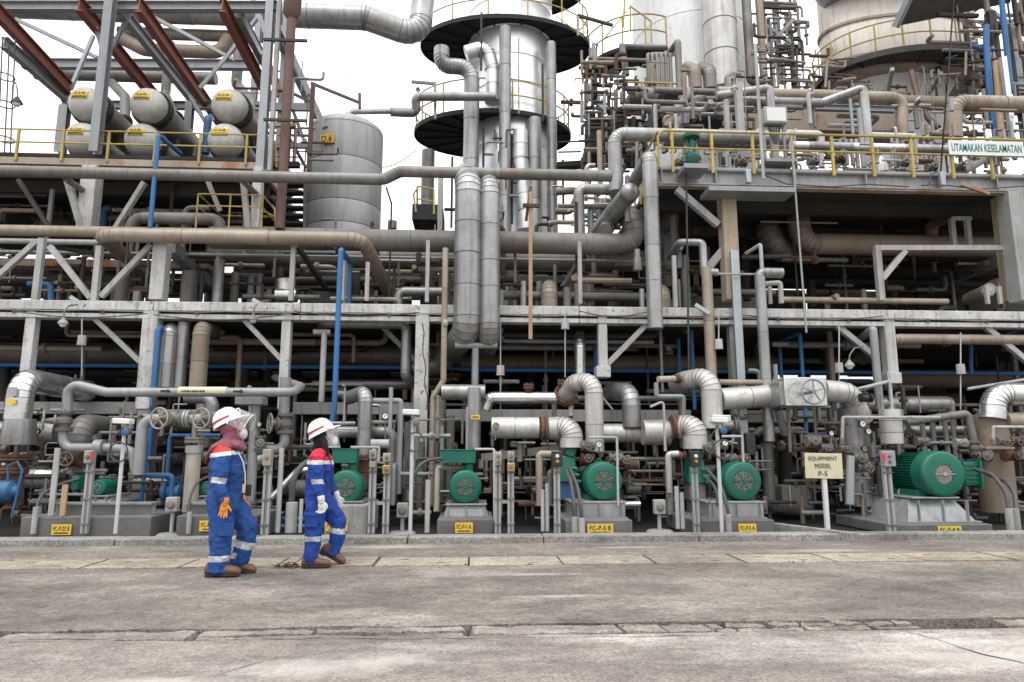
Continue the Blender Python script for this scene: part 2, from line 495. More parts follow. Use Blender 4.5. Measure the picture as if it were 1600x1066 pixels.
def lettering(text, c, h, material, parent, ux=Vector((1, 0, 0)), uz=Vector((0, 0, 1)), width=None, name='lettering', bold=.0):
    cu = bpy.data.curves.new(name, 'FONT')
    cu.body = text
    cu.size = 1
    cu.align_x = 'CENTER'
    cu.align_y = 'CENTER'
    cu.extrude = .01
    cu.offset = bold
    cu.resolution_u = 3
    o = bpy.data.objects.new(name, cu)
    COL.objects.link(o)
    dg = bpy.context.evaluated_depsgraph_get()
    me = bpy.data.meshes.new_from_object(o.evaluated_get(dg))
    bpy.data.objects.remove(o)
    xs = [v.co.x for v in me.vertices]; ys = [v.co.y for v in me.vertices]
    wd, ht = max(xs) - min(xs), max(ys) - min(ys)
    ky = h / ht
    kx = (width / wd) if width else ky
    cx, cy = (max(xs) + min(xs)) / 2, (max(ys) + min(ys)) / 2
    off = wloc(parent)
    nn = ux.cross(uz)
    for v in me.vertices:
        q = v.co.copy()
        v.co = c + ux * ((q.x - cx) * kx) + uz * ((q.y - cy) * ky) + nn * (-q.z * .12) - off
    me.materials.append(M[material])
    me.name = name
    t = bpy.data.objects.new(name, me)
    COL.objects.link(t)
    t.parent = parent
    return t

# ------------------------------------------------------------------ pipes
def route(pts, r, R=1.6, per=22.5, snap=True):
    p = [V(q) for q in pts]
    if snap:
        for i in range(len(p) - 1):
            d = p[i + 1] - p[i]
            if abs(d.z) > .2 and Vector((d.x, d.y)).length < .09 * abs(d.z):
                mx_, my_ = (p[i].x + p[i + 1].x) / 2, (p[i].y + p[i + 1].y) / 2
                p[i].x = p[i + 1].x = mx_; p[i].y = p[i + 1].y = my_
            elif Vector((d.x, d.y)).length > .2 and abs(d.z) < .06 * Vector((d.x, d.y)).length:
                z = (p[i].z + p[i + 1].z) / 2
                p[i].z = p[i + 1].z = z
    st = [(p[0], (p[1] - p[0]).normalized(), 0)]
    for i in range(1, len(p) - 1):
        a, b = (p[i] - p[i - 1]), (p[i + 1] - p[i])
        la, lb = a.length, b.length
        a, b = a.normalized(), b.normalized()
        ang = a.angle(b)
        if ang < .03:
            continue
        t = min(R * 2 * r * math.tan(ang / 2), la * .49, lb * .49)
        rad = t / math.tan(ang / 2)
        ax = a.cross(b).normalized()
        s0 = p[i] - a * t
        ctr = s0 + ax.cross(a) * rad
        k = max(2, int(math.ceil(math.degrees(ang) / per)))
        for j in range(k + 1):
            rot = Matrix.Rotation(ang * j / k, 3, ax)
            st.append((ctr + rot @ (s0 - ctr), rot @ a, 1 if j else 0))
    st.append((p[-1], (p[-1] - p[-2]).normalized(), 0))
    return st
def flange(mb, c, d, r, mi=0, t=.035, bolts=8, gap=.012):
    d = d.normalized()
    for s_ in (-1, 1):
        mb.lathe(c + d * (s_ * (gap + t) / 2) - d * (t / 2), d, [(0, r), (t, r)], 18, mi)
    mb.cyl(c - d * gap, c + d * gap, r * .75, n=14, mi=mi)
    x, y, _ = frame(d)
    for i in range(bolts):
        e = (x * math.cos(2 * PI * (i + .5) / bolts) + y * math.sin(2 * PI * (i + .5) / bolts)) * r * .84
        mb.cyl(c + e - d * (t + gap + .018), c + e + d * (t + gap + .018), r * .07, n=6, mi=mi)
    return mb
def pipe(label, pts, r, material='clad', cat='pipe', name='pipe', clad=0.0, R=1.0, group=None, fl=(), flm='rust', snap=True, n=None, m2='seam', mark=()):
    st0 = [V(q) for q in pts]
    if r >= 1:
        r = px(r, st0[0])
    st = route(pts, r, R, 18 if clad else 15, snap)
    n = n or (24 if r > .12 else 16 if r > .05 else 10)
    x, y, _ = frame(st[0][1])
    rings = []
    pt = None
    for (p, d, a) in st:
        if pt is not None:
            q = pt.rotation_difference(d)
            x = q @ x; y = q @ y
        rings.append((p, x.copy(), y.copy(), d, a))
        pt = d
    def ringv(p, x, y, rr):
        return [p + (x * math.cos(2 * PI * i / n) + y * math.sin(2 * PI * i / n)) * rr for i in range(n)]
    if not clad:
        mb = MB()
        vs, fs = [], []
        for (p, x, y, d, a) in rings:
            vs += ringv(p, x, y, r)
        K = len(rings)
        for k in range(K - 1):
            fs += [(k * n + i, k * n + (i + 1) % n, (k + 1) * n + (i + 1) % n, (k + 1) * n + i) for i in range(n)]
        fs += [tuple(range(n - 1, -1, -1)), tuple((K - 1) * n + i for i in range(n))]
        mb.add(vs, fs)
        if not fl:
            o = T(mb.build(name, material), label, cat, group)
            return o
        root = thing(name, label, cat, rings[0][0], group)
        mb.build('tube', material, root)
    else:
        root = thing(name, label, cat, rings[0][0], group)
        K = len(rings)
        for k in range(K - 1):
            A, B = rings[k], rings[k + 1]
            Ln = (B[0] - A[0]).length
            arc = B[4] == 1
            parts = 1 if arc else max(1, int(round(Ln / clad)))
            cuts = [0]
            for j in range(1, parts):
                cuts.append((j + random.uniform(-.12, .12)) / parts)
            cuts.append(1)
            for j in range(parts):
                a0, a1 = A[0].lerp(B[0], cuts[j]), A[0].lerp(B[0], cuts[j + 1])
                xa, ya = (A[1], A[2]) if cuts[j] < .5 or arc else (B[1], B[2])
                xb, yb = (B[1], B[2])
                if arc:
                    xa, ya = A[1], A[2]
                last = k == K - 2 and j == parts - 1
                first = k == 0 and j == 0
                rr = r * random.uniform(.995, 1.005)
                dd = (a1 - a0).normalized()
                sw = min(max(.006, r * .045), (a1 - a0).length * .2)
                mb = MB()
                va = ringv(a0, xa, ya, rr * 1.0) + ringv(a1 - dd * sw, xb, yb, rr * 1.012) + ringv(a1 - dd * sw, xb, yb, rr * 1.03) + ringv(a1, xb, yb, rr * 1.03) + ringv(a1, xb, yb, rr * .98)
                f0 = [(i, (i + 1) % n, n + (i + 1) % n, n + i) for i in range(n)]
                f1 = [(q * n + i, q * n + (i + 1) % n, (q + 1) * n + (i + 1) % n, (q + 1) * n + i) for q in (1, 2, 3) for i in range(n)]
                k0 = len(mb.v)
                mb.add(va, f0)
                mb.f += f1; mb.m += [1] * len(f1)
                if last:
                    mb.f.append(tuple(4 * n + i for i in range(n))); mb.m.append(0)
                if first:
                    mb.f.append(tuple(range(n - 1, -1, -1))); mb.m.append(0)
                mm = material
                if (k, j) in mark:
                    mm = 'clad_shiny'
                mb.build('elbow_gore' if arc else 'cladding_section', [mm, m2], root)
    for q in fl:
        idx = q if q >= 0 else len(rings) + q
        p, x, y, d, a = rings[idx]
        flange(MB(), p, d, r * 1.45).build('flange', flm, root)
    return root
def bar(label, a, b, wd, h, material, cat='steel beam', name='steel_beam', group=None, i=False, vert=False, bevel=0):
    a, b = V(a), V(b)
    wd, h = (px(wd, a) if wd >= 1 else wd), (px(h, a) if h >= 1 else h)
    if vert:
        m_ = (a + b) / 2
        a.x = b.x = m_.x; a.y = b.y = m_.y
    mb = MB()
    if i:
        mb.ibeam(a, b, wd, h, max(.012, min(wd, h) * .09), side=(Vector((1, 0, 0)) if vert else None))
    else:
        mb.beam(a, b, wd, h)
    return T(mb.build(name, material, bevel=bevel), label, cat, group)
def column(label, u, v0, v1, Y, wpx, material, group=None, dpx=None, cat='column', name='column', i=False, bevel=.01):
    p = P(u, (v0 + v1) / 2, Y)
    z0, z1 = P(u, v0, Y).z, P(u, v1, Y).z
    w_ = px(wpx, p)
    d_ = px(dpx, p) if dpx else w_
    mb = MB()
    if i:
        mb.ibeam(Vector((p.x, p.y, z0)), Vector((p.x, p.y, z1)), w_, d_, max(.014, w_ * .09), side=Vector((1, 0, 0)))
        bevel = 0
    else:
        mb.box((p.x, p.y, (z0 + z1) / 2), (w_, d_, abs(z1 - z0)))
    return T(mb.build(name, material, bevel=bevel), label, cat, group)
def wheel(root, c, ax, R, material='wheel'):
    ax = ax.normalized()
    x, y, _ = frame(ax)
    mb = MB()
    mb.torus(c, ax, R, R * .09, 26, 8)
    mb.cyl(c - ax * R * .12, c + ax * R * .2, R * .17, n=10)
    for i in range(5):
        e = x * math.cos(2 * PI * i / 5 + .3) + y * math.sin(2 * PI * i / 5 + .3)
        mb.tube([c + e * R * .1 + ax * R * .06, c + e * R * .55 + ax * R * .03, c + e * R * .97], R * .062, 6)
    mb.build('handwheel', material, root)
def valve(label, c, d, r, wax, wR, off, group=None, material='cast', wm='wheel'):
    """gate valve: centre c, pipe direction d, pipe radius r, wheel axis wax at distance off"""
    c = V(c); d = d.normalized(); wax = wax.normalized()
    root = thing('gate_valve', label, 'valve', c, group)
    MB().lathe(c - d * r * 1.7, d, [(0, r * 1.05), (r * .8, r * 1.1), (r * 1.3, r * 1.5), (r * 2.1, r * 1.5), (r * 2.6, r * 1.1), (r * 3.4, r * 1.05)], 18).build('body', material, root)
    for s_ in (-1, 1):
        flange(MB(), c + d * (s_ * r * 1.75), d, r * 1.7, t=r * .22, gap=r * .08).build('flange', material, root)
    b = MB()
    b.lathe(c + wax * r * .8, wax, [(0, r * 1.1), (r * .7, r), (r * .7, r * 1.35), (r * 1.1, r * 1.35), (r * 1.1, r * .7), (off * .7, r * .45)], 16)
    b.cyl(c + wax * off * .6, c + wax * (off * 1.04), r * .2, n=8)
    b.build('bonnet', material, root)
    wheel(root, c + wax * off, wax, wR, wm)
    return root
def gauge(label, c, r, stem=None, face='dial', group=None):
    c = V(c); r = px(r, c) if r >= 1 else r
    ax = Vector((0, -1, 0))
    root = thing('pressure_gauge', label, 'gauge', c, group)
    MB().lathe(c + Vector((0, .04, 0)), ax, [(0, r * .9), (.03, r), (.055, r), (.055, r * .84), (.045, r * .82)], 20).build('case', 'black', root)
    MB().lathe(c, ax, [(0, r * .82), (.006, r * .82)], 20).build('dial', face, root)
    MB().beam(c + Vector((-r * .3, -.009, -r * .25)), c + Vector((r * .45, -.009, r * .4)), .004, r * .1).build('needle', 'ink', root)
    if stem:
        MB().tube([c + Vector((0, .02, -r * .9)), V(stem)], .011, 8).build('stem', 'cast', root)
    return root
def handrail(label, base, h, sp=1.5, material='yellow', r=.022, group=None, mid=True, posts=True, cat='handrail'):
    root = thing('handrail', label, cat, base[0], group)
    up = Vector((0, 0, h))
    for k, q in enumerate((1, .52) if mid else (1,)):
        MB().tube([p + up * q for p in base], r if k == 0 else r * .8, 8).build('rail', material, root)
    if posts:
        dist, nxt = 0, 0
        for a, b in zip(base, base[1:]):
            L_ = (b - a).length
            while nxt <= dist + L_ + 1e-6:
                p = a.lerp(b, min(1, (nxt - dist) / L_))
                MB().beam(p, p + up, r * 2.2, r * 2.2).build('post', material, root)
                nxt += sp
            dist += L_
    return root
X1, Y1, Z1 = Vector((1, 0, 0)), Vector((0, 1, 0)), Vector((0, 0, 1))
def struct(o):
    o['kind'] = 'structure'
    return o
# ================================================================== GROUND
KY0, KY1 = 9.22, 9.52                                      # kerb front / back
def jag(x, y, a=.03, f=2.3, s=0.0):
    return y + a * noise.noise(Vector((x * f, s, .3))) + a * .5 * noise.noise(Vector((x * f * 4, s + 5, .3)))
XS = [-60, -30, -18] + [-12 + i * .125 for i in range(int(26 / .125) + 1)] + [20, 32, 60]
CF, CB = 4.74, 4.985                                        # broken joint between the two road sheets
def sheet(name, yf, yb, z, thick, material, rows=3):
    mb = MB()
    vs = []
    for x in XS:
        a, b = yf(x), yb(x)
        for j in range(rows + 1):
            y = a + (b - a) * j / rows
            zz = z + (.006 * noise.noise(Vector((x * .5, y * .8, 0))) if 0 < j < rows else 0)
            vs.append(Vector((x, y, zz)))
    n = rows + 1
    fs = [(i * n + j, (i + 1) * n + j, (i + 1) * n + j + 1, i * n + j + 1) for i in range(len(XS) - 1) for j in range(rows)]
    k = len(vs)
    fb = []
    for e in (0, rows):                                    # vertical edges down into the joint
        base = len(vs)
        for i, x in enumerate(XS):
            p = vs[i * n + e]
            vs.append(Vector((p.x, p.y, p.z - thick)))
        for i in range(len(XS) - 1):
            q = (i * n + e, (i + 1) * n + e, base + i + 1, base + i)
            fb.append(q if e else q[::-1])
    mb.add(vs, fs + fb)
    return struct(mb.build(name, material))
bed = struct(MB().box((0, 40, -.5), (500, 500, .8)).build('ground', 'crack_bed'))
front = sheet('road', lambda x: -60, lambda x: jag(x, CF + .012 * (x < -2), .018, 1.2, 1), 0.0, .12, 'road_front', 6)
road = sheet('road', lambda x: jag(x, CB, .035, 1.6, 3), lambda x: jag(x, 7.47, .012, 2, 4), 0.012, .12, 'road', 4)
back = sheet('road', lambda x: jag(x, 8.12, .018, 2, 6), lambda x: KY0 + .05, 0.012, .12, 'road', 2)
floor = struct(MB().box((0, 40, -.06), (160, 61.4, .1)).build('process_floor', 'floor_oil_shade'))
floor.location.y = KY1 - .05 + 30.7

# kerb, cast in lengths
kx = -14.0
kerb = struct(thing('kerb', 'x', 'x', (0, KY0, 0)))
del kerb['label']; del kerb['category']
while kx < 15:
    L_ = random.uniform(1.7, 2.3)
    MB().box((kx + L_ / 2, (KY0 + KY1) / 2, .035), (L_ - .012, KY1 - KY0, .13 + random.uniform(-.004, .004))).build('kerb_length', 'kerb', kerb, bevel=.015)
    kx += L_
# low kerb of the pump bay running back on the right (between the two pump rows)
a, b = G(1215, 822, .1), G(1335, 836, .1)
T(MB().beam(Vector((a.x, a.y + .2, .05)), Vector((b.x, b.y, .05)), .12, .16).build('low_kerb', 'kerb', bevel=.01), 'low pale kerb slanting between the sign post and the pump plinth', 'kerb')

# drain cover slabs: one row between the two road sheets
x0 = G(736, 878).x
SL = 1.0
for i in range(-10, 13):
    xa = x0 + i * SL + random.uniform(-.02, .02)
    xb = x0 + (i + 1) * SL - random.uniform(.025, .05)
    ya, yb = 7.50 + random.uniform(-.006, .008), 8.09 + random.uniform(-.01, .01)
    tl = random.uniform(-.006, .008)
    mb = MB()
    mb.box(((xa + xb) / 2, (ya + yb) / 2, -.03 + tl), (xb - xa, yb - ya, .09))
    for (qx, qy) in ((.28, .7), (.7, .25)):                # two lifting slots
        mb.box((xa + (xb - xa) * qx, ya + (yb - ya) * qy, .0165 + tl), (.09, .018, .003), 1)
    mb.build('cover_slab', ['cover_slab', 'crack_bed'], road, bevel=.008)
# broken concrete pieces in the joint
def frag(xa, xb, ya, yb, z, skew):
    n = 4 if xb - xa < .3 else int(4 + (xb - xa) * 9)
    lo = [Vector((xa + (xb - xa) * i / n, ya + random.uniform(-.014, .014), 0)) for i in range(n + 1)]
    hi = [Vector((xa + skew + (xb - xa) * i / n, yb + random.uniform(-.014, .014), 0)) for i in range(n, -1, -1)]
    poly = [p + Vector((0, 0, -.1)) for p in lo + hi]
    mb = MB()
    top = [Vector((p.x + ((xa + xb) / 2 - p.x) * .04, p.y + ((ya + yb) / 2 - p.y) * .1, z + random.uniform(-.006, .006))) for p in poly]
    m = len(poly)
    mb.add(poly + top, [tuple(range(m, 2 * m))] + [(i, (i + 1) % m, m + (i + 1) % m, m + i) for i in range(m)])
    mb.build('concrete_fragment', 'fragment' if xa > .5 and random.random() < .7 else 'road_front', road)
x = -7.6
while x < 8.6:
    t = min(1, max(0, (x + 1.2) / 2.2))
    L_ = random.uniform(.9, 1.9) * (1 - t) + random.uniform(.12, .5) * t
    if 3.05 < x < 3.5 and random.random() < .8:
        x += .3
        continue
    ya, yb = CF + .012 + (.02 * t), CB - .016
    sp = random.random()
    if sp < .35 * t + .12:
        m_ = ya + (yb - ya) * random.uniform(.4, .6)
        frag(x, x + L_, ya, m_ - .008, -.002 - .006 * random.random(), random.uniform(-.02, .02))
        h = L_ * random.uniform(.4, .6)
        frag(x, x + h, m_ + .008, yb, .0, random.uniform(-.04, .04))
        frag(x + h + .018, x + L_, m_ + .01, yb, .006, random.uniform(-.04, .04))
    else:
        frag(x, x + L_, ya, yb, .0 + random.uniform(-.005, .006), random.uniform(-.018, .018) if t < .5 else random.uniform(-.05, .05))
    x += L_ + random.uniform(.006, .02)
for i in range(90):                                        # loose bits on the road by the joint and slabs
    x = random.uniform(-5, 7)
    y = random.choice([random.gauss(CB + .02, .06), random.gauss(7.5, .03), random.gauss(8.12, .06), random.uniform(5, 9)])
    r = random.uniform(.006, .02)
    if i == 0:
        grit = MB()
    grit.ball(Vector((x, y, .012 + r * .4)), r, (1, .8, .6), 6)
g_ = grit.build('grit', 'fragment'); g_['kind'] = 'stuff'; g_['label'] = 'scattered concrete grit along the cracked road'
def crack(pts, w_):
    vs, fs = [], []
    n = 0
    for (a, b) in zip(pts, pts[1:]):
        m = max(4, int((b - a).length / .06))
        for i in range(m):
            p = a.lerp(b, i / m)
            o = .05 * noise.noise(Vector((p.x * 2.3, p.y * 3, 1))) + .02 * noise.noise(Vector((p.x * 11, p.y * 9, 4)))
            ww = w_ * (.35 + abs(noise.noise(Vector((p.x * 5, 2, 2)))) * 1.6)
            d = (b - a).normalized(); s_ = Vector((-d.y, d.x, 0))
            vs += [p + s_ * (o - ww) + Z1 * .004, p + s_ * (o + ww) + Z1 * .004]
            n += 1
    fs = [(2 * i, 2 * i + 2, 2 * i + 3, 2 * i + 1)[::-1] for i in range(n - 1)]
    struct(MB().add(vs, fs).build('crack', 'crack_bed'))
crack([G(-40, 1000), G(300, 1000), G(640, 999), G(1150, 993)], .006)
crack([G(1420, 988), G(1500, 1012), G(1640, 1046)], .006)
crack([G(1440, 968), G(1465, 952), G(1445, 930)], .006)
crack([G(300, 1066), G(420, 1030), G(520, 1012)], .003)
# dry leaf litter by the walker's heel
mb = MB()
c0 = G(450, 886, .02)
for i in range(26):
    p = c0 + Vector((random.gauss(0, .07), random.gauss(0, .05), random.uniform(0, .03)))
    q = Matrix.Rotation(random.uniform(0, 6), 3, 'Z') @ Matrix.Rotation(random.uniform(-.6, .6), 3, 'X')
    mb.add([p + q @ Vector(k) for k in ((-.04, 0, 0), (0, -.015, .008), (.045, 0, 0), (0, .015, .008))], [(0, 1, 2, 3)])
mb.tube([c0, c0 + Vector((.09, .02, .05)), c0 + Vector((.16, .03, .11))], .005, 5)
T(mb.build('dry_leaves', 'boot'), 'small heap of dry brown leaves behind the boot on the cover slabs', 'leaves')['kind'] = 'stuff'

# ================================================================== DECKS, COLUMNS, BEAMS
YF = 12.0
zb = P(0, 475, YF).z                                       # front beam level
zl = P(0, 248, 13).z                                       # exchanger deck
zr = P(1600, 287, YF).z                                    # right valve deck
XL, XR = -16.0, 17.0
def slab(name, label, xa, xb, ya, yb, z, t, material, cat='deck'):
    return T(MB().box(((xa + xb) / 2, (ya + yb) / 2, z - t / 2), (xb - xa, yb - ya, t)).build(name, material), label, cat)
xm = P(660, 480, YF).x
slab('shading_slab', 'added dark slab shading the ground bay left of the twin pipes', XL, xm, YF + .35, 20.5, zb - .02, .16, 'interior_shade')  # solid slab added to keep daylight out of the ground bay
slab('shading_slab', 'added dark slab shading the ground bay right of the twin pipes', xm + .01, XR, YF + .35, 20.5, zb - .03, .16, 'interior_shade')
xr0 = P(1030, 285, YF).x
slab('valve_deck', 'dark steel deck carrying the yellow railed valves on the right', xr0, XR, YF + .2, 20.5, zr + .08, .1, 'dark_steel')
slab('exchanger_deck', 'dark deck plate under the six white exchanger heads', XL, P(402, 248, 13).x, 13.06, 19, zl + .02, .1, 'dark_steel')
# dark backing added to close off the ground bay, in panels with gaps of sky
bay = thing('dark_backing', 'added dark backing of panels closing the ground bay behind the pumps', 'wall', (0, 20.6, 0))
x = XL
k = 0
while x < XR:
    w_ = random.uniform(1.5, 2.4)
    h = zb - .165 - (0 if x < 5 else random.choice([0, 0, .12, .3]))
    MB().box((x + w_ / 2, 20.6 + .06 * (k % 2), h / 2), (w_ + .05, .05, h)).build('backing_panel', 'interior_shade', bay)
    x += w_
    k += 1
bay2 = thing('dark_backing', 'added dark backing of panels closing the upper bay under the valve deck', 'wall', (8, 20.6, zb))  # second added backing, keeps the upper bay black
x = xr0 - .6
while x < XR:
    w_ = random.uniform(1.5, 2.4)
    MB().box((x + w_ / 2, 20.7 + random.uniform(0, .3), (zb + zr) / 2), (w_ - .02, .12, zr - zb)).build('backing_panel', 'interior_shade', bay2)
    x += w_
# side wall closing the bays far left and right (outside the frame the plant goes on)
for s_, lb in ((XL, 'left'), (XR, 'right')):
    T(MB().box((s_, 16.5, zb / 2), (.2, 8, zb - .2)).build('end_wall', 'interior_shade'), 'dark end wall of the ground bay at the far ' + lb, 'wall')

# long white flaking front beam in lengths, with the smaller rail under it
cuts = [-70, 240, 470, 655, 905, 1140, 1385, 1590, 1720]
names = ['over the left lamp', 'left of the blue riser', 'behind the blue riser', 'behind the twin pipes', 'under the tan post', 'beside the tan column', 'under the dark bay on the right', 'at the far right column']
for (a, b, nm) in zip(cuts, cuts[1:], names):
    pa, pb = P(a, 478, YF), P(b, 478, YF)
    za = zb
    root = thing('front_beam', 'length of white flaking front beam ' + nm, 'beam', Vector(((pa.x + pb.x) / 2, YF, za - .3)))
    Ln = pb.x - pa.x - .012
    MB().box(((pa.x + pb.x) / 2, YF + .14, za - .005), (Ln, .3, .165)).build('beam', 'white_flake', root, bevel=.012)
    MB().box(((pa.x + pb.x) / 2, YF + .20, za - .115), (Ln, .2, .05)).build('web', 'dark_steel', root)
    MB().box(((pa.x + pb.x) / 2, YF + .13, za - .185), (Ln, .26, .085)).build('lower_rail', 'white_flake', root, bevel=.008)
    MB().tube([Vector((pa.x + Ln * q / 6, YF - .02, za - .105 + .012 * math.sin(q * 2.1 + a))) for q in range(7)], .011, 6).build('conduit', 'cable_grey', root)
    for q in (.3, .75):
        MB().box((pa.x + Ln * q, YF - .012, za - .12), (.06, .035, .06)).build('conduit_clip', 'rust', root)
# front columns
column('short white flaking column hanging above the left elbow pipe', 48, 488, 582, YF + .1, 15, 'white_flake')
column('white flaking column rising beside the blue riser on the left', 234, 488, 640, YF + .1, 23, 'white_flake')
column('grey lower shaft of the column behind the left handwheels', 226, 640, 802, YF + .12, 24, 'grey_paint')
column('slim white column above the handwheel between the two walkers', 446, 488, 640, YF + .1, 14, 'white_col', cat='column')
column('tall white flaking column left of the first green motor', 658, 488, 792, YF + .1, 21, 'white_flake', dpx=22)
column('low rusty stub beside the base of the tall white column', 678, 690, 792, YF - .05, 13, 'concrete_dark', cat='column')
column('white stub column hung below the beam with a block foot', 941, 490, 580, YF + .1, 14, 'white_col')
T(MB().box(P(941, 582, YF), (.25, .3, .2)).build('column_foot', 'white_col', bevel=.01), 'pale block foot of the stub column under the front beam', 'block')
column('white flaking column with block foot behind the right motor pipes', 1388, 495, 592, YF + .1, 17, 'white_col')
T(MB().box(P(1390, 592, YF + .06), (.27, .32, .2)).build('column_foot', 'white_col', bevel=.01), 'pale block foot below the column on the right', 'block')
column('tan weathered concrete column at the middle of the rack', 1139, 308, 470, YF + .1, 23, 'tan_col')
column('grey concrete column under the tan weathered one', 1149, 492, 700, YF + .15, 16, 'light_paint')
column('bright galvanised cable tray standing beside the tan column', 1155, 392, 700, YF - .15, 13, 'galv', dpx=7, cat='cable tray', name='cable_tray')
column('pale concrete column at the right edge of the photo', 1588, 303, 472, YF + .1, 25, 'light_paint')
column('tan strip column just inside the right edge column', 1566, 310, 472, YF + .6, 12, 'tan_col')
# upper left rack columns
column('white flaking column under the exchanger deck at the left', 141, 262, 358, 13, 23, 'white_flake')
column('white flaking column under the right end of the exchanger deck', 402, 262, 358, 13, 14, 'white_flake')
column('thick white column between the tan pipe and the front beam', 251, 378, 470, YF + .25, 21, 'white_col')
# angle posts between front beam and the pipes above
AP = 'angle posts standing on the front beam'
for (u, v0, v1, wd, lb) in ((61, 373, 470, 9, 'grey angle post carrying braces at the far left of the beam'), (152, 385, 470, 9, 'grey angle post under the bend of the tan pipe'),
        (457, 380, 470, 7, 'slim grey angle post right of the thick white column'), (534, 408, 470, 10, 'pale pipe stub post beside the blue riser'),
        (668, 376, 472, 6, 'slim grey angle post left of the twin pipes'), (574, 410, 470, 6, 'slim post under the tan pipe tail'), (906, 378, 475, 6, 'slim grey post right of the tan post'),
        (1054, 400, 480, 6, 'slim grey post under the small zigzag pipe')):
    column(lb, u, v0, v1, YF + .15, wd, 'light_paint', AP, cat='post', name='angle_post', bevel=0)
BR = 'diagonal braces in the left rack'
for (a, b, wd, lb) in (((-12, 440, YF + .2), (58, 378, YF + .2), 8, 'grey brace rising to the far left angle post'), ((78, 385, YF + .2), (142, 466, YF + .2), 8, 'grey brace falling right from the far left post'),
        ((158, 464, YF + .2), (236, 383, YF + .2), 8, 'grey brace rising to the thick white column'), ((85, 386, YF + .5), (190, 404, YF + 1.5), 6, 'slim brace running back under the brown pipe'),
        ((463, 383, YF + .3), (510, 452, YF + 2.2), 7, 'dark brace running back from the slim post'),
        ((29, 281, 12.9), (77, 356, 12.9), 6, 'slim brown brace under the exchanger deck at far left'), ((105, 279, 12.8), (128, 356, 12.9), 9, 'grey brace beside the upper white column'),
        ((226, 285, 12.8), (180, 358, 12.9), 7, 'grey brace leaning left under the exchanger deck'), ((325, 284, 12.8), (344, 330, 12.9), 6, 'short grey brace above the yellow cage'),
        ((380, 284, 12.8), (388, 356, 12.9), 8, 'grey prop beside the right upper white column'),
        ((142, 492, YF + .1), (224, 570, YF + .1), 7, 'grey brace under the beam left of the blue riser'), ((375, 493, YF + .1), (440, 562, YF + .1), 7, 'pale brace under the beam left of the slim white column'),
        ((1012, 505, YF + .1), (948, 570, YF + .1), 8, 'pale brace rising right from the stub column foot'), ((1302, 505, YF + .1), (1370, 560, YF + .1), 8, 'pale brace falling right towards the right white column'),
        ((1532, 505, YF + .1), (1606, 566, YF + .1), 8, 'pale brace at the right edge under the beam'), ((598, 512, YF + .8), (650, 565, YF + .9), 7, 'grey brace left of the tall white column'),
        ((1057, 296, YF + .1), (1122, 352, YF + .1), 10, 'grey angle brace under the valve deck'), ((1108, 418, YF + .3), (1130, 392, YF + .2), 12, 'grey angle brace left of the tan column'),
        ((1378, 436, YF + .3), (1414, 392, YF + .3), 8, 'grey knee brace of the pipe support frame')):
    bar(lb, a, b, wd, wd, 'light_paint' if 'pale' in lb or 'grey' in lb else 'dark_steel', 'brace', 'brace', BR if False else None)
# pipe support frame on the right under the deck
bar('upright of the grey support frame under the rusty pipe', (1371, 392, YF + .3), (1376, 470, YF + .3), 9, 9, 'light_paint', 'post', 'frame_post', vert=True)
bar('horizontal grey beam of the support frame under the rusty pipe', (1366, 388, YF + .3), (1592, 388, YF + .3), 8, 8, 'light_paint', i=False)
bar('grey beam running back from the right edge column', (1580, 402, YF + .5), (1475, 440, YF + 4.5), 14, 18, 'grey_paint')
for (u, lb) in ((1489, 'left leg of the small frame over the rusty pipe'), (1513, 'right leg of the small frame over the rusty pipe')):
    column(lb, u, 342, 392, YF + 1.0, 7, 'light_paint', cat='post', name='frame_post', bevel=0)
bar('top bar of the small frame over the rusty pipe', (1486, 342, YF + 1.0), (1517, 342, YF + 1.0), 6, 6, 'light_paint')
for (u, lb) in ((1542, 'left leg of the low saddle at the right end of the beam'), (1562, 'right leg of the low saddle at the right end of the beam'), (1203, 'slim leg of the pipe trestle right of the tan column')):
    column(lb, u, 448, 475, YF + .2, 5, 'light_paint', cat='post', name='saddle_leg', bevel=0)
# lower lintels between the columns
for (a, b, v, lb) in ((-60, 215, 637, 'grey concrete lintel behind the left elbow pipes'), (458, 650, 638, 'grey concrete lintel behind the walker with black hair'),
        (672, 1080, 649, 'grey concrete lintel behind the white elbow pipes'), (1165, 1330, 651, 'grey concrete lintel behind the boxed valve')):
    pa, pb = P(a, v, YF + .6), P(b, v, YF + .6)
    T(MB().box(((pa.x + pb.x) / 2, YF + .75, pa.z), (pb.x - pa.x, .3, px(19, pa))).build('lintel', 'concrete_lintel', bevel=.012), lb, 'lintel')
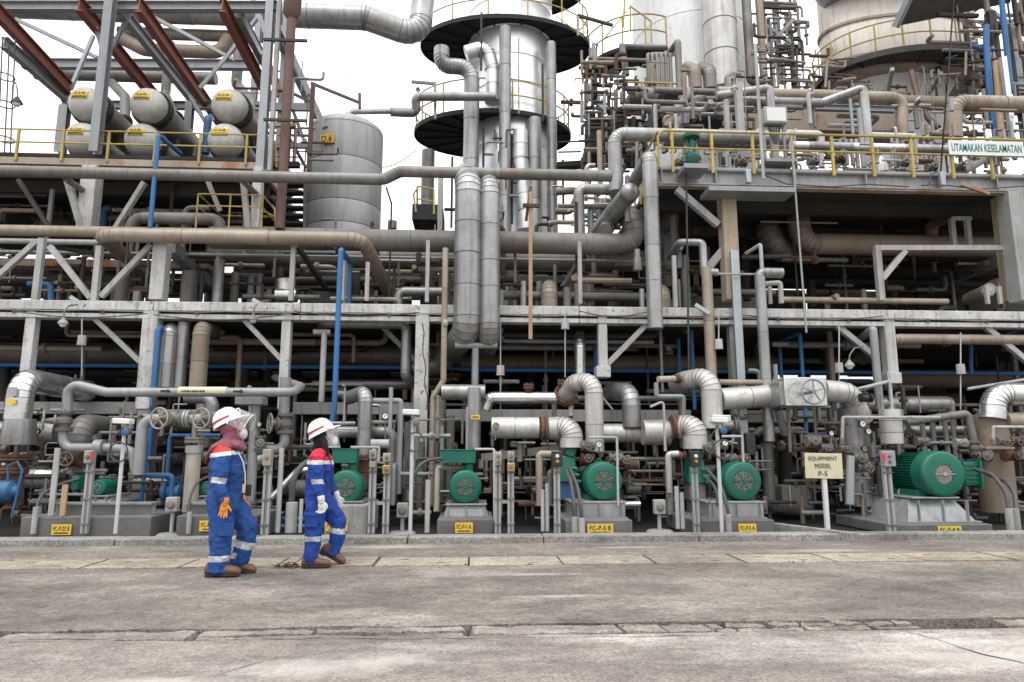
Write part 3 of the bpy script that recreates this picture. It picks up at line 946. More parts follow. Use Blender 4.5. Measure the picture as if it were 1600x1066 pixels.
# valve deck edge girder and supports
pa = P(1030, 287, YF)
girder = thing('edge_girder', 'grey edge girder of the valve deck with rusty lower flange', 'girder', Vector((5, YF, zr - .15)))
MB().ibeam(Vector((xr0, YF + .12, zr + .0)), Vector((XR, YF + .12, zr + .0)), .2, .3, .025).build('beam', 'grey_paint', girder)
MB().box(((xr0 + XR) / 2, YF + .12, zr - .17), (XR - xr0, .16, .03)).build('lower_flange', 'rust_girder', girder)
MB().box(((xr0 + XR) / 2, YF + .02, zr + .165), (XR - xr0, .02, .05)).build('toe_board', 'grey_paint', girder)
for u in (1035, 1120, 1245, 1355, 1470, 1560):
    p = P(u, 287, YF)
    MB().box((p.x, YF + .06, zr), (.02, .1, .24)).build('stiffener', 'grey_paint', girder)
for i, (u, uu, v, lb) in enumerate(((1105, 1240, 297, 'lower left bracket platform below the valve deck'), (1067, 1105, 262, 'small bracket platform left under the handrail'))):
    pa, pb = P(u, v, YF - .35), P(uu, v, YF - .35)
    T(MB().box(((pa.x + pb.x) / 2, YF - .2, pa.z), (pb.x - pa.x, .5, .09)).build('bracket_platform', 'steel', bevel=.006), lb, 'platform')
bar('loose rusty grating strip hanging off the deck edge', (1502, 288, YF - .1), (1545, 303, YF - .1), 5, 5, 'rust_girder', 'grating strip', 'grating_strip')
for j in range(5):                                         # joists under the valve deck
    y = YF + 1.2 + j * 1.6
    T(MB().ibeam(Vector((xr0, y, zr - .14)), Vector((XR, y, zr - .14)), .14, .26, .02).build('deck_joist', 'dark_steel'), ('first', 'second', 'third', 'fourth', 'last')[j] + ' dark joist under the valve deck, counted from the front', 'joist', 'dark joists under the valve deck')
# exchanger deck girders, handrail
ex_r = P(402, 248, 13).x
for (v, h, m_, lb) in ((241, 6, 'black_plate', 'dark toe plate along the exchanger deck edge'), (250, 11, 'rust_girder', 'rust stained girder along the exchanger deck edge')):
    p = P(0, v, 12.95)
    T(MB().box(((XL + ex_r) / 2, 12.98, p.z), (ex_r - XL, .08, px(h, p))).build('deck_girder', m_), lb, 'girder')
for j in range(4):
    T(MB().ibeam(Vector((XL, 13.9 + j * 1.5, zl - .2)), Vector((ex_r, 13.9 + j * 1.5, zl - .2)), .16, .3, .02).build('deck_joist', 'dark_steel'), ('first', 'second', 'third', 'last')[j] + ' dark joist under the exchanger deck, counted from the front', 'joist', 'dark joists under the exchanger deck')
hb = P(0, 241, 12.92)
hh = P(0, 201, 12.92).z - hb.z
xs = [P(u, 220, 12.92).x for u in (-60, 28, 99, 170, 243, 313, 386, 403)]
root = thing('handrail', 'thin yellow handrail in front of the lower exchanger heads', 'handrail', Vector((-6, 12.92, hb.z)))
for q in (1, .5):
    MB().tube([Vector((xs[0], 12.92, hb.z + hh * q)), Vector((xs[-1], 12.92, hb.z + hh * q))], .017, 8).build('rail', 'yellow', root)
for x in xs[1:-1]:
    MB().box((x, 12.92, hb.z + hh / 2 - .06), (.042, .042, hh + .1)).build('post', 'yellow', root)
# right deck handrail
ry = YF - .03
zt, zm_, z0_ = P(1400, 214, ry).z, P(1400, 240, ry).z, P(1400, 271, ry).z
root = thing('handrail', 'heavy yellow handrail along the valve deck on the right', 'handrail', Vector((6, ry, z0_)))
xa = P(1029, 240, ry).x
MB().tube([Vector((xa, ry, z0_)), Vector((xa, ry, zt - .12)), Vector((xa + .1, ry, zt)), Vector((XR, ry, zt))], .026, 8).build('rail', 'yellow', root)
MB().tube([Vector((xa, ry, zm_)), Vector((XR, ry, zm_))], .022, 8).build('rail', 'yellow', root)
MB().tube([Vector((xa, ry, zt - .02)), Vector((xa, ry + 3, zt - .02))], .024, 8).build('rail', 'yellow', root)
for u in (1051, 1113, 1177, 1239, 1301, 1364, 1425, 1487, 1548, 1606):
    x = P(u, 240, ry).x
    MB().box((x, ry + .01, (z0_ + zt) / 2 - .05), (.048, .045, zt - z0_ + .05)).build('post', 'yellow', root)
# the slogan sign on that rail
ps = P(1541, 232, ry - .06)
root = thing('slogan_sign', 'long white sign reading UTAMAKAN KESELAMATAN on the yellow handrail', 'sign', ps - Vector((0, 0, .15)))
sw = px(122, ps)
MB().box(ps, (sw, .02, px(24, ps))).build('board', 'sign_white', root, bevel=.004)
lettering('UTAMAKAN KESELAMATAN', ps + Vector((0, -.014, 0)), px(13, ps), 'sign_teal', root, width=sw * .93, bold=.01)
# ================================================================== UPPER LEFT RACK
YA = 13.1
column('tall grey steel column in front of the left exchanger heads', 164, -60, 239, YA - .25, 13, 'steel', i=True, dpx=14)
column('tall grey steel column at the right end of the exchanger deck', 417, -60, 268, YA - .1, 12, 'steel', i=True, dpx=13)
column('slim pale pipe post beside the right rack column', 431, -60, 268, YA - .3, 7, 'light_paint', cat='post', name='post')
bar('grey steel beam across the top of the left rack', (-80, 11, YA), (440, 11, YA), 12, 15, 'steel', i=True)
for (u, v, L_, lb) in ((-8, 14, 2.6, 'red trolley beam at the far left of the rack'), (123, 6, 5.2, 'red trolley beam left of the tall grey column'),
                       (217, 8, 5.0, 'red trolley beam over the middle exchanger'), (347, 8, 3.6, 'red trolley beam over the right exchanger')):
    p = P(u, v, YA - .35)
    o = MB().ibeam(p, p + Vector((0, L_, -.25)), .14, .3, .025)
    T(o.build('trolley_beam', 'red_primer'), lb, 'trolley beam', 'red trolley beams over the exchangers')
for (u, v, L_, lb) in ((188, 14, 4.2, 'grey roof beam running back beside the tall column'), (6, 66, 3.2, 'grey roof beam running back at the far left'), (418, 20, 4.4, 'grey roof beam running back at the right of the rack'),
                       (372, 20, 3.6, 'grey roof beam close to the right red beam')):
    p = P(u, v, YA + .1)
    T(MB().ibeam(p, p + Vector((0, L_, 0)), .14, .24, .02).build('roof_beam', 'steel'), lb, 'steel beam')
YB = 16.2
for (u, v0, v1, wd, lb) in ((98, 166, 240, 13, 'grey back column left of the first exchanger'), (294, 160, 240, 11, 'grey back column between middle and right exchangers'), (398, 20, 240, 9, 'grey back column behind the right exchanger')):
    column(lb, u, v0, v1, YB, wd, 'steel', i=True, dpx=wd)
bar('grey cross beam behind the red trolley beams', (36, 100, YB), (405, 102, YB), 10, 15, 'steel', i=True)
bar('lower grey cross beam behind the exchanger heads', (96, 164, YB), (410, 166, YB), 9, 12, 'steel', i=True)
for k, (a, b, lb) in enumerate((((24, 30), (152, 90), 'thin roof brace at the far left'), ((234, 24), (366, 94), 'thin roof brace over the middle exchanger'), ((140, 12), (158, 72), 'short pale brace left of the tall column'),
        ((206, 14), (176, 74), 'short pale brace right of the tall column'), ((376, 18), (410, 86), 'pale brace near the right red beam'), ((110, 140), (146, 56), 'thin brace behind the left red beam'),
        ((312, 138), (368, 72), 'thin brace behind the right red beam'), ((408, 20), (350, 96), 'thin brace crossing behind the right red beam'), ((100, 150), (135, 200), 'thin brace beside the first exchanger'), ((296, 150), (330, 206), 'thin brace beside the right exchanger'))):
    bar(lb, (*a, YA + (.3 if 'pale' in lb else 2.2)), (*b, YA + (.3 if 'pale' in lb else 2.4)), 5, 5, 'steel', 'brace', 'brace')
# ladder hoops and lamp at far left
root = thing('caged_ladder', 'thin caged ladder at the far left edge of the rack', 'ladder', P(8, 240, YA))
for u in (-4, 7, 16):
    MB().tube([P(u, 240, YA), P(u + 8, 60, YA)], .012, 6).build('rail', 'dark_steel', root)
for v in (120, 163, 218):
    c = P(7, v, YA)
    MB().torus(c, Z1, .17, .012, 20, 6).build('hoop', 'dark_steel', root)
def pendant(label, u, v, Y, s=10, top=None, m='dark_steel', glass=True):
    p = P(u, v, Y); k = px(s, p)
    root = thing('pendant_lamp', label, 'lamp', p)
    MB().lathe(p, -Z1, [(-.5 * k, .12 * k), (-.3 * k, .4 * k), (0, .45 * k), (.15 * k, .7 * k), (.7 * k, 1.0 * k), (.85 * k, 1.02 * k)], 18).build('shade', m, root)
    if glass:
        MB().lathe(p, -Z1, [(.85 * k, .75 * k), (1.1 * k, .7 * k), (1.45 * k, .45 * k), (1.6 * k, 0)], 14).build('globe', 'glass_grey', root)
    if top:
        t = [V(q) for q in top]
        MB().tube([p + Z1 * k * .4] + t, .014, 8).build('arm', 'cast', root)
    return root
pendant('small grey pendant lamp at the far left of the rack', 27, 155, YA - .3, 8, [(27, 140, YA - .3), (24, 128, YA - .3), (20, 134, YA - .3), (19, 160, YA - .3)])
# pipes behind the rack
pipe('huge grey duct sloping down behind the left rack to the tower', [(-90, 17, 17), (572, 17, 17), (655, 58, 17.3), (668, -70, 17.6)], 19, 'clad', clad=1.5, R=.7, cat='duct', name='duct')
pipe('grey overhead pipe behind the right red beam', [(186, 55, 17.4), (430, 55, 17.4)], 9, 'clad_dull', cat='pipe')
pipe('rusty grey loop pipe behind the middle red beam', [(190, 60, 17.2), (225, 80, 17.2), (345, 80, 17.2), (358, 58, 17.2)], 10, 'clad_rusty')
pipe('long grey header pipe behind the exchangers, ending in a cap', [(55, 119, 17), (338, 119, 17)], 9.5, 'clad_dull')
for (pts, r, lb) in (([(262, 66, 16.8), (262, 150, 16.8), (275, 185, 15)], 7, 'downcomer pipe to the middle exchanger'), ([(371, 70, 16.6), (372, 132, 16.6), (396, 165, 15.2), (398, 210, 15)], 8, 'downcomer pipe curling to the right exchanger'),
                     ([(175, 130, 16.5), (196, 152, 16), (195, 190, 15)], 7, 'curled downcomer pipe to the left exchanger')):
    pipe(lb, pts, r, 'clad_dull', fl=(-1,))
pipe('short dark blue riser behind the exchanger deck', [(323, 240, 15), (323, 186, 15), (330, 184, 16)], 6, 'blue_dark')
pipe('thin blue drain pipe in front of the exchanger deck', [(237, 357, 12.3), (245, 211, 12.3), (282, 240, 13.4)], 3.6, 'blue', R=.6)
# six exchangers
for (u, v, txt, lb) in ((139, 165, 'FC-E-4E', 'upper left white exchanger head marked FC-E-4E'), (234, 167, 'FC-E-4C', 'upper middle white exchanger head marked FC-E-4C'), (360, 168, 'FC-E-4A', 'upper right white exchanger head marked FC-E-4A'),
                        (133, 221, 'FC-E-4F', 'lower left white exchanger head marked FC-E-4F'), (225, 222, 'FC-E-4D', 'lower middle white exchanger head marked FC-E-4D'), (354, 222, 'FC-E-4B', 'lower right white exchanger head marked FC-E-4B')):
    c = P(u, v, 13.75)
    r = px(27, c)
    root = thing('heat_exchanger', lb, 'heat exchanger', c - Z1 * r, 'white exchanger heads on the left deck')
    MB().lathe(c + Y1 * .06, -Y1, [(0, r), (.1, r), (.18, r * .97), (.26, r * .86), (.32, r * .66), (.355, r * .38), (.37, 0)], 32).build('dished_head', 'head_grey', root)
    fb = MB()
    fb.lathe(c + Y1 * .06, Y1, [(0, r * 1.13), (.07, r * 1.13)], 32)
    fb.lathe(c + Y1 * .145, Y1, [(0, r * 1.13), (.07, r * 1.13)], 32)
    for i in range(32):
        e = Vector((math.cos(i * PI / 16), 0, math.sin(i * PI / 16))) * r * 1.06
        fb.cyl(c + e + Y1 * .02, c + e + Y1 * .25, .017, n=6)
    fb.build('bolted_flange', 'dark_steel', root)
    MB().lathe(c + Y1 * .2, Y1, [(0, r * .93), (4.2, r * .93), (4.4, r * .5)], 28).build('shell', 'clad_dull', root)
    for q in (.9, 3.2):
        MB().box(c + Y1 * q - Z1 * r * 1.0, (r * 1.3, .16, r * .34)).build('saddle', 'dark_steel', root)
    tw = px(25, c)
    ct = c + Vector((px(-3, c), -.335, px(6, c)))
    # tag plate curved along the head is small: a plate just proud of it
    prof = [(0, .37), (.38, .355), (.66, .32), (.86, .26), (.97, .18), (1, .1)]
    def dome(p):
        q = math.hypot(p.x - c.x, p.z - c.z) / r
        for (a0, t0), (a1, t1) in zip(prof, prof[1:]):
            if q <= a1:
                return c.y + .06 - (t0 + (t1 - t0) * (q - a0) / (a1 - a0))
        return c.y
    gv, gf = [], []
    for i in range(9):
        for j in range(5):
            p = Vector((ct.x + tw * (i / 8 - .5), 0, ct.z + px(13, c) * (j / 4 - .5)))
            p.y = dome(p) - .007
            gv.append(p)
    for i in range(8):
        for j in range(4):
            gf.append((i * 5 + j, i * 5 + j + 1, (i + 1) * 5 + j + 1, (i + 1) * 5 + j)[::-1])
    npl = MB().add(gv, gf).build('name_plate', 'tag_yellow', root)
    sf = npl.modifiers.new('s', 'SOLIDIFY'); sf.thickness = .005
    ct.y = dome(ct)
    lt = lettering(txt, ct + Vector((0, 0, px(3, c))), px(4.6, c), 'ink', root, width=tw * .7, bold=.012)
    for v_ in lt.data.vertices:
        g_ = v_.co + c - Z1 * r
        v_.co.y = dome(g_) - .013 - (c - Z1 * r).y + (.004 if v_.co.y > 0 else 0) * 0
    mb = MB()
    for k in range(9):
        p = ct + Vector((tw * (-.4 + k * .1), 0, px(-3.2, c)))
        p.y = dome(p) - .011
        mb.box(p, (tw * .065, .006, px(3, c)))
    mb.build('small_print', 'ink', root)
    MB().cyl(c + Vector((0, .6, r * .8)), c + Vector((0, .6, r * 1.35)), r * .22, n=12).build('nozzle', 'clad_dull', root)
# left tower legs: brown riser, stairs, lattice
riser = pipe('dark red brown riser pipe right of the exchanger rack', [(455, 10, 12.7), (439, 358, 12.7)], 7, 'brown_pipe')
MB().lathe(P(456, 22, 12.7), Z1, [(-.12, .09), (0, .17), (.5, .18)], 20).build('riser_head', 'brown_pipe', riser)
for v in (62, 187):
    bar('dark bracket on the brown riser, ' + ('upper' if v < 100 else 'lower'), (412, v, 12.5), (480, v + 2, 12.5), 4, 4, 'dark_steel', 'bracket', 'bracket')
column('brown steel post left of the D.6 tank', 486, 130, 268, 14, 6, 'brown_pipe', cat='post', name='post', bevel=0)
column('grey lattice post behind the brown riser', 443, -60, 262, 14.5, 8, 'steel', cat='post', name='post', bevel=0)
for (a, b, wd, lb) in (((396, 0), (418, 60), 7, 'grey brace at the top of the riser tower'), ((436, 40), (508, 200), 8, 'long grey brace sloping to the D.6 tank'), ((445, 140), (486, 160), 4, 'thin brown brace behind the riser'),
        ((486, 130), (560, 160), 4, 'thin brown arm reaching over the D.6 tank'), ((562, 146), (562, 170), 4, 'short stub on the brown arm'), ((455, 165), (486, 250), 5, 'thin stair stringer brace'), ((418, 90), (440, 160), 7, 'dark red brace left of the riser'), ((446, 205), (478, 262), 5, 'red brown stair brace')):
    bar(lb, (*a, 14.6), (*b, 14.6), wd, wd, 'red_primer' if 'red' in lb else 'brown_pipe' if 'brown' in lb else 'steel', 'brace', 'brace')
bar('grey cross beam with a round hole behind the riser', (398, 167, 14.4), (486, 168, 14.4), 6, 12, 'steel')
bar('grey cross beam by the stair foot', (420, 228, 14.4), (486, 228, 14.4), 6, 8, 'steel')
bar('tan landing edge by the brown riser', (404, 196, 13.6), (462, 196, 13.6), 6, 5, 'rust_girder')
bar('black landing below the brown riser', (420, 258, 13.8), (468, 258, 13.8), 10, 8, 'black_plate', 'landing', 'landing')
root = thing('open_stair', 'open dark steel stair left of the D.6 tank', 'stair', P(460, 358, 14.5))
for k in range(7):
    v = 350 - k * 12
    a, b = P(442, v, 14.2 + k * .12), P(474, v, 14.2 + k * .12)
    MB().beam(a, b, .24, .05).build('tread', 'black_plate', root)
for u in (441, 475):
    MB().beam(P(u, 360, 14.1), P(u + 1, 262, 15.1), .05, .16).build('stringer', 'dark_steel', root)
for (a, b, lb) in (((409, 305), (409, 358), 'yellow rail left of the stair foot'), ((410, 200), (408, 262), 'yellow rail by the upper landing')):
    q = [P(*a, 13.2), P(a[0] + 20, a[1] + 22, 13.2), P(a[0] + 22, b[1], 13.2)]
    root = thing('stair_rail', lb, 'handrail', P(*b, 13.2))
    MB().tube([P(*b, 13.2)] + q, .02, 8).build('rail', 'yellow', root)
    MB().tube([P(a[0], a[1] + 24, 13.2), P(a[0] + 21, a[1] + 34, 13.2)], .018, 8).build('rail', 'yellow', root)
# yellow cage under the exchanger deck
ca, cb = P(307, 340, 12.6), P(409, 340, 12.6)
z1 = P(307, 303, 12.6).z
root = thing('valve_cage', 'thin yellow railing cage under the exchanger deck', 'railing', ca)
for z in (z1, (z1 + ca.z) / 2):
    MB().tube([Vector((ca.x, 12.6, z)), Vector((cb.x, 12.6, z)), Vector((cb.x, 13.8, z)), Vector((ca.x, 13.8, z)), Vector((ca.x, 12.6, z))], .014, 6).build('rail', 'yellow', root)
for x in (ca.x, (ca.x + cb.x) / 2, cb.x):
    MB().tube([Vector((x, 12.6, ca.z - .25)), Vector((x, 12.6, z1))], .016, 6).build('post', 'yellow', root)
# blocks and hoods under that deck
for (u, v, w_, h_, Y, m_, lb) in ((88, 332, 70, 52, 16.5, 'wall_block', 'grey block wall seen under the exchanger deck at left'), (240, 302, 50, 34, 15.5, 'wall_block', 'grey hood under the exchanger deck behind the blue pipe'),
        (330, 320, 120, 60, 17, 'wall_block', 'grey block wall seen behind the yellow cage'), (190, 332, 70, 70, 17.6, 'interior_shade', 'dark box behind the upper white column'), (350, 280, 80, 34, 15, 'dark_steel', 'dark duct under the right end of the exchanger deck'),
        (60, 288, 150, 36, 15.2, 'dark_steel', 'dark duct under the left end of the exchanger deck'), (0, 345, 60, 24, 15, 'deep_pipe_shade', 'dark drum at the far left under the deck')):
    p = P(u, v, Y)
    T(MB().box(p, (px(w_, p), .9, px(h_, p))).build('steel_hood' if 'hood' in lb or 'duct' in lb else 'block_wall', m_, bevel=.01), lb, 'hood' if 'hood' in lb else 'duct' if 'duct' in lb else 'wall')
pipe('dull grey pipe with a valve stub under the exchanger deck', [(205, 375, 12.9), (205, 341, 12.9), (344, 342, 12.9), (344, 372, 12.9)], 9.5, 'clad_dull', clad=.9, R=1)
pipe('stub pipe on a bracket left of the upper white column', [(103, 280, 12.4), (136, 302, 13)], 5, 'clad_dull')
pipe('stub pipe on a bracket near the right upper white column', [(380, 284, 12.4), (404, 306, 13)], 4.5, 'clad_dull')
pipe('dark blue bend behind the upper white column', [(161, 358, 14.4), (162, 326, 14.4), (175, 326, 14.4)], 6, 'blue_dark')

# ================================================================== TANK D.6
c0, c1 = P(541, 520, 17), P(541, 213, 17)
R6 = px(57, c1)
root = thing('storage_tank', 'upright grey tank marked D.6 behind the long pipes', 'tank', Vector((c1.x, 17, zb)))
zz = [zb] + [P(541, v, 17 - R6).z for v in (345, 309, 241)] + [c1.z]
for a, b in zip(zz, zz[1:]):
    MB().lathe(Vector((c1.x, 17, a)), Z1, [(.012, R6 * .997), (.02, R6), (b - a - .02, R6), (b - a - .005, R6 * .997)], 48).build('shell_course', 'tank', root)
h = P(541, 191, 17).z - c1.z
MB().lathe(Vector((c1.x, 17, c1.z)), Z1, [(0, R6 * 1.005), (.03, R6 * 1.005), (h * .3, R6 * .97), (h * .65, R6 * .8), (h * .9, R6 * .5), (h, R6 * .12), (h, 0)], 48).build('dome_roof', 'tank', root)
yy = 17 - R6
while True:
    sp = P(511, 217, yy)
    if math.hypot(sp.x - c1.x, sp.y - 17) < R6 + .035:
        break
    yy += .005
th6 = math.atan2(sp.x - c1.x, 17 - sp.y)
sgn = MB().box(sp, (px(23, sp), .02, px(17, sp)), R=Matrix.Rotation(th6, 3, 'Z')).build('number_plate', 'tag_yellow', root)
ux = Matrix.Rotation(th6, 3, 'Z') @ X1
lettering('D.6', sp + Matrix.Rotation(th6, 3, 'Z') @ Vector((0, -.014, 0)), px(10.5, sp), 'ink', root, ux=ux, width=px(18, sp), bold=.012)
pipe('thin vent pipe from the D.6 tank roof to the tower', [(544, 196, 17), (544, 175, 17), (612, 174, 17.6)], 4.5, 'clad', R=.8, fl=(0,))
pipe('thicker vent pipe sleeve zigzagging onto the lower tower platform', [(610, 175, 17.6), (652, 177, 17.8), (648, 151, 17.6), (774, 151, 17.9)], 7, 'clad', R=.6, clad=1.2)
pipe('small capped chimney stub between tank and tower', [(613, 358, 17), (613, 346, 17)], 7, 'clad_dull')

# ================================================================== TOWER 1
TC = P(797, 100, 20.5)
RT1 = px(66, TC)
root = thing('distillation_tower', 'bright aluminium clad tower with black round platforms', 'tower', Vector((TC.x, 20.5, zb)))
z = zb
while z < 26:
    h = .95
    MB().lathe(Vector((TC.x, 20.5, z)), Z1, [(.0, RT1 * .985), (.02, RT1), (h - .03, RT1 * (1 + random.uniform(-.006, .006))), (h, RT1 * .99)], 48).build('cladding_ring', 'clad_tower', root)
    z += h
def squash(root, k):                                       # oval plan: shorter towards the road
    for ch in root.children:
        ch.data.transform(Matrix.Scale(k, 4, Y1))
def tower_platform(label, u, v, Y, rpx, th=.07, a0=0, a1=2 * PI, r0=None, rail=1.1, tc=None, m='black_plate', n=48, posts=14, ysc=1.0):
    c = P(u, v, Y) if tc is None else Vector((tc.x, tc.y, P(u, v, Y).z))
    R_ = px(rpx, c); r0 = r0 or R_ * .5
    root = thing('round_platform', label, 'platform', c)
    k = max(8, int(n * (a1 - a0) / (2 * PI)))
    full = a1 - a0 > 6.2
    vs, fs = [], []
    for i in range(k + 1):
        a = a0 + (a1 - a0) * i / k
        e = Vector((math.cos(a), math.sin(a), 0))
        for (q, z) in ((r0, 0), (R_, 0), (R_, .05), (r0, .05)):
            vs.append(c + e * q + Z1 * z)
    for i in range(k):
        for j in range(4):
            fs.append((i * 4 + j, i * 4 + (j + 1) % 4, (i + 1) * 4 + (j + 1) % 4, (i + 1) * 4 + j))
    MB().add(vs, fs).build('floor_plate', m, root)
    vs, fs = [], []
    for i in range(k + 1):
        a = a0 + (a1 - a0) * i / k
        e = Vector((math.cos(a), math.sin(a), 0))
        for (q, z) in ((R_ + .004, -th), (R_ + .03, -th), (R_ + .03, th), (R_ + .004, th)):
            vs.append(c + e * q + Z1 * z)
    for i in range(k):
        for j in range(4):
            fs.append((i * 4 + j, i * 4 + (j + 1) % 4, (i + 1) * 4 + (j + 1) % 4, (i + 1) * 4 + j))
    MB().add(vs, fs).build('rim', m, root)
    for i in range(int(16 * (a1 - a0) / (2 * PI))):
        a = a0 + (a1 - a0) * (i + .5) / (16 * (a1 - a0) / (2 * PI))
        e = Vector((math.cos(a), math.sin(a), 0))
        MB().beam(c + e * (r0 + .02) - Z1 * .03, c + e * (R_ - .02) - Z1 * .03, .04, .05).build('radial_beam', m, root)
    if rail:
        pts = [c + Vector((math.cos(a0 + (a1 - a0) * i / k), math.sin(a0 + (a1 - a0) * i / k), 0)) * (R_ - .03) for i in range(k + 1)]
        for q in (1, .5):
            MB().tube([p + Z1 * (rail * q + .05) for p in pts], .024, 6).build('rail', 'yellow', root)
        for i in range(posts):
            a = a0 + (a1 - a0) * i / (posts if full else posts - 1)
            p = c + Vector((math.cos(a), math.sin(a), 0)) * (R_ - .03)
            MB().beam(p + Z1 * .05, p + Z1 * (rail + .05), .045, .045).build('post', 'yellow', root)
    if ysc != 1:
        squash(root, ysc)
    return root
tower_platform('upper black round platform of the shiny tower', 784, 76, 20.5, 131, tc=Vector((TC.x - .15, 20.5, 0)), r0=RT1 * .82, ysc=.62)
tower_platform('lower black round platform of the shiny tower', 764, 212, 20.5, 121, tc=Vector((TC.x - .55, 20.5, 0)), r0=RT1 * .55, rail=1.0, ysc=.66)
tower_platform('highest black platform of the shiny tower at the photo edge', 830, -40, 20.5, 105, tc=Vector((TC.x + .6, 20.5, 0)), r0=RT1 * 1.2)
YT = 18.6
for (pts, r, lb) in (([(690, 76, YT), (690, 104, YT), (736, 104, YT), (736, 372, YT)], 12, 'grey pipe with a swan neck down the left of the tower'),
        ([(789, 44, YT), (789, 372, YT)], 9, 'straight grey pipe down the front of the tower'), ([(836, 186, YT), (836, 372, YT)], 10, 'grey pipe below the lower tower platform, right of centre'),
        ([(862, 68, YT + .6), (862, 372, YT + .6)], 8, 'grey pipe down the right flank of the tower'), ([(668, 236, YT + .8), (668, 372, YT + .8)], 10, 'dull pipe below the left tip of the lower platform')):
    pipe(lb, pts, r, 'clad' if 'dull' not in lb else 'clad_dull', clad=1.3, R=.9)
pipe('shiny crumpled pipe hugging the tower above the lower platform', [(728, 84, 18.9), (760, 74, 18.9), (772, 110, 18.9), (768, 160, 18.9)], 12, 'clad_tower', clad=.5)
pipe('shiny crumpled pipe below the lower platform at right', [(815, 205, 18.6), (812, 250, 18.6), (822, 330, 18.6), (822, 360, 18.6)], 12, 'clad_tower', clad=.5)
pipe('dark curled pipe right of the tower foot', [(868, 300, 17), (892, 298, 17), (905, 300, 17.4), (893, 330, 17.6), (870, 330, 17.8)], 6, 'clad_rusty')
pipe('slim rod hanging from the tower platforms', [(811, 60, 17.9), (810, 178, 17.9)], .02, 'light_paint')
for k, (u, v0, v1) in enumerate(((752, 20, 110), (848, 100, 190), (755, 200, 350), (800, 210, 350), (706, 245, 356), (880, 250, 350))):
    pipe('thin dark conduit on the shiny tower, number from the top left ' + 'abcdef'[k] if False else ('thin dark conduit on the shiny tower ' + ('above the upper platform', 'between the platforms at right', 'below the lower platform at left', 'below the lower platform at centre', 'at the left foot', 'at the right foot')[k]), [(u, v0, 18.7), (u, v1, 18.7)], .035, 'dark_steel')
# lamp bracket on lower platform, little rail cage at tower foot
bar('grey lamp arm over the lower tower platform', (643, 128, 17.9), (681, 131, 17.9), 4, 4, 'steel', 'arm', 'lamp_arm')
bar('grey prop of the lamp arm on the lower tower platform', (680, 130, 17.9), (680, 186, 17.9), 4, 4, 'steel', 'prop', 'prop')
pendant('small lamp hanging from the arm at the lower tower platform', 653, 138, 17.9, 4)
p = P(670, 357, 16.6)
root = thing('landing_cage', 'black landing with yellow rails at the left foot of the tower', 'landing', p)
MB().box(p + Z1 * .22, (px(46, p), 1.2, px(24, p))).build('floor_box', 'black_plate', root)
q = [P(650, 332, 16), P(646, 303, 16), P(655, 291, 16), P(678, 296, 16), P(678, 335, 16)]
MB().tube(q, .025, 8).build('rail', 'yellow', root)
MB().tube([P(650, 310, 16), P(678, 316, 16)], .02, 8).build('rail', 'yellow', root)
MB().tube([P(652, 291, 16.1), P(652, 335, 16.1)], .025, 8).build('post', 'yellow', root)
column('grey post between the tower foot and the twin pipes', 688, 272, 362, 13, 8, 'light_paint', cat='post', name='post')

# ================================================================== TOWER 2 (white, flaking)
T2 = P(1078, 60, 22)
R2 = px(88, T2)
root = thing('white_tower', 'wide white flaking tower with a fat pale pipe in front', 'tower', Vector((T2.x, 22, zb)))
MB().lathe(Vector((T2.x, 22, zb)), Z1, [(0, R2), (6.4, R2), (22, R2)], 56).build('shell', 'vessel_white', root)
for z in (12.5, 15.5, 18.8):
    MB().lathe(Vector((T2.x, 22, z)), Z1, [(0, R2 + .001), (.01, R2 + .012), (.05, R2 + .012), (.06, R2 + .001)], 56).build('seam_ring', 'vessel_white', root)
pipe('fat pale pipe rising in front of the white tower', [(1127, 143, 19.2), (1122, -60, 19.2)], 26, 'clad_white', clad=1.0)
for (u, v0, v1, r, lb) in ((1168, -60, 128, 7, 'left slim grey riser right of the fat pale pipe'), (1188, -60, 128, 6, 'right slim tan riser right of the fat pale pipe')):
    pipe(lb, [(u, v0, 19), (u, v1, 19), (u + 22, v1 + 1, 19)], r, 'clad_dull' if 'grey' in lb else 'clad_tan')
tower_platform('black quarter platform on the left of the white tower', 1000, 96, 20.4, 80, tc=Vector((P(1003, 96, 20.4).x, 21.3, 0)), r0=.6, a0=PI * .95, a1=PI * 1.62, posts=6)
root = thing('platform_rail', 'yellow corner rail above the black quarter platform', 'handrail', P(985, 48, 19))
MB().tube([P(945, 60, 19), P(985, 10, 19), P(1018, 34, 19)], .024, 8).build('rail', 'yellow', root)
for (a, b) in (((985, 8), (985, 46)), ((976, 0), (974, 42)), ((1017, 32), (1018, 66))):
    MB().tube([P(*a, 19), P(*b, 19)], .03, 8).build('post', 'yellow', root)
for (u, v0, lb) in ((903, 24, 'grey post with arm right of the upper tower platform'),):
    column(lb, u, 24, 56, 19, 4, 'steel', cat='post', name='post', bevel=0)
bar('dark arm reaching right from the upper tower platform', (902, 24, 19), (958, 40, 19), 4, 4, 'dark_steel', 'arm', 'arm')
bar('thin link rail between the two towers, upper', (868, 24, 19), (912, 58, 19), 1.2, 1.2, 'yellow', 'rail', 'rail')
bar('thin cable line between the two towers, lower', (872, 222, 19), (908, 221, 19), 2, 2, 'dark_steel', 'cable', 'cable')
bar('thin cable line between the two towers, lowest', (872, 238, 19), (908, 237, 19), 2, 2, 'dark_steel', 'cable', 'cable')
bar('black walkway between the tower foot and the centre pipes', (870, 260, 18), (918, 257, 18), 16, 8, 'black_plate', 'walkway', 'walkway')

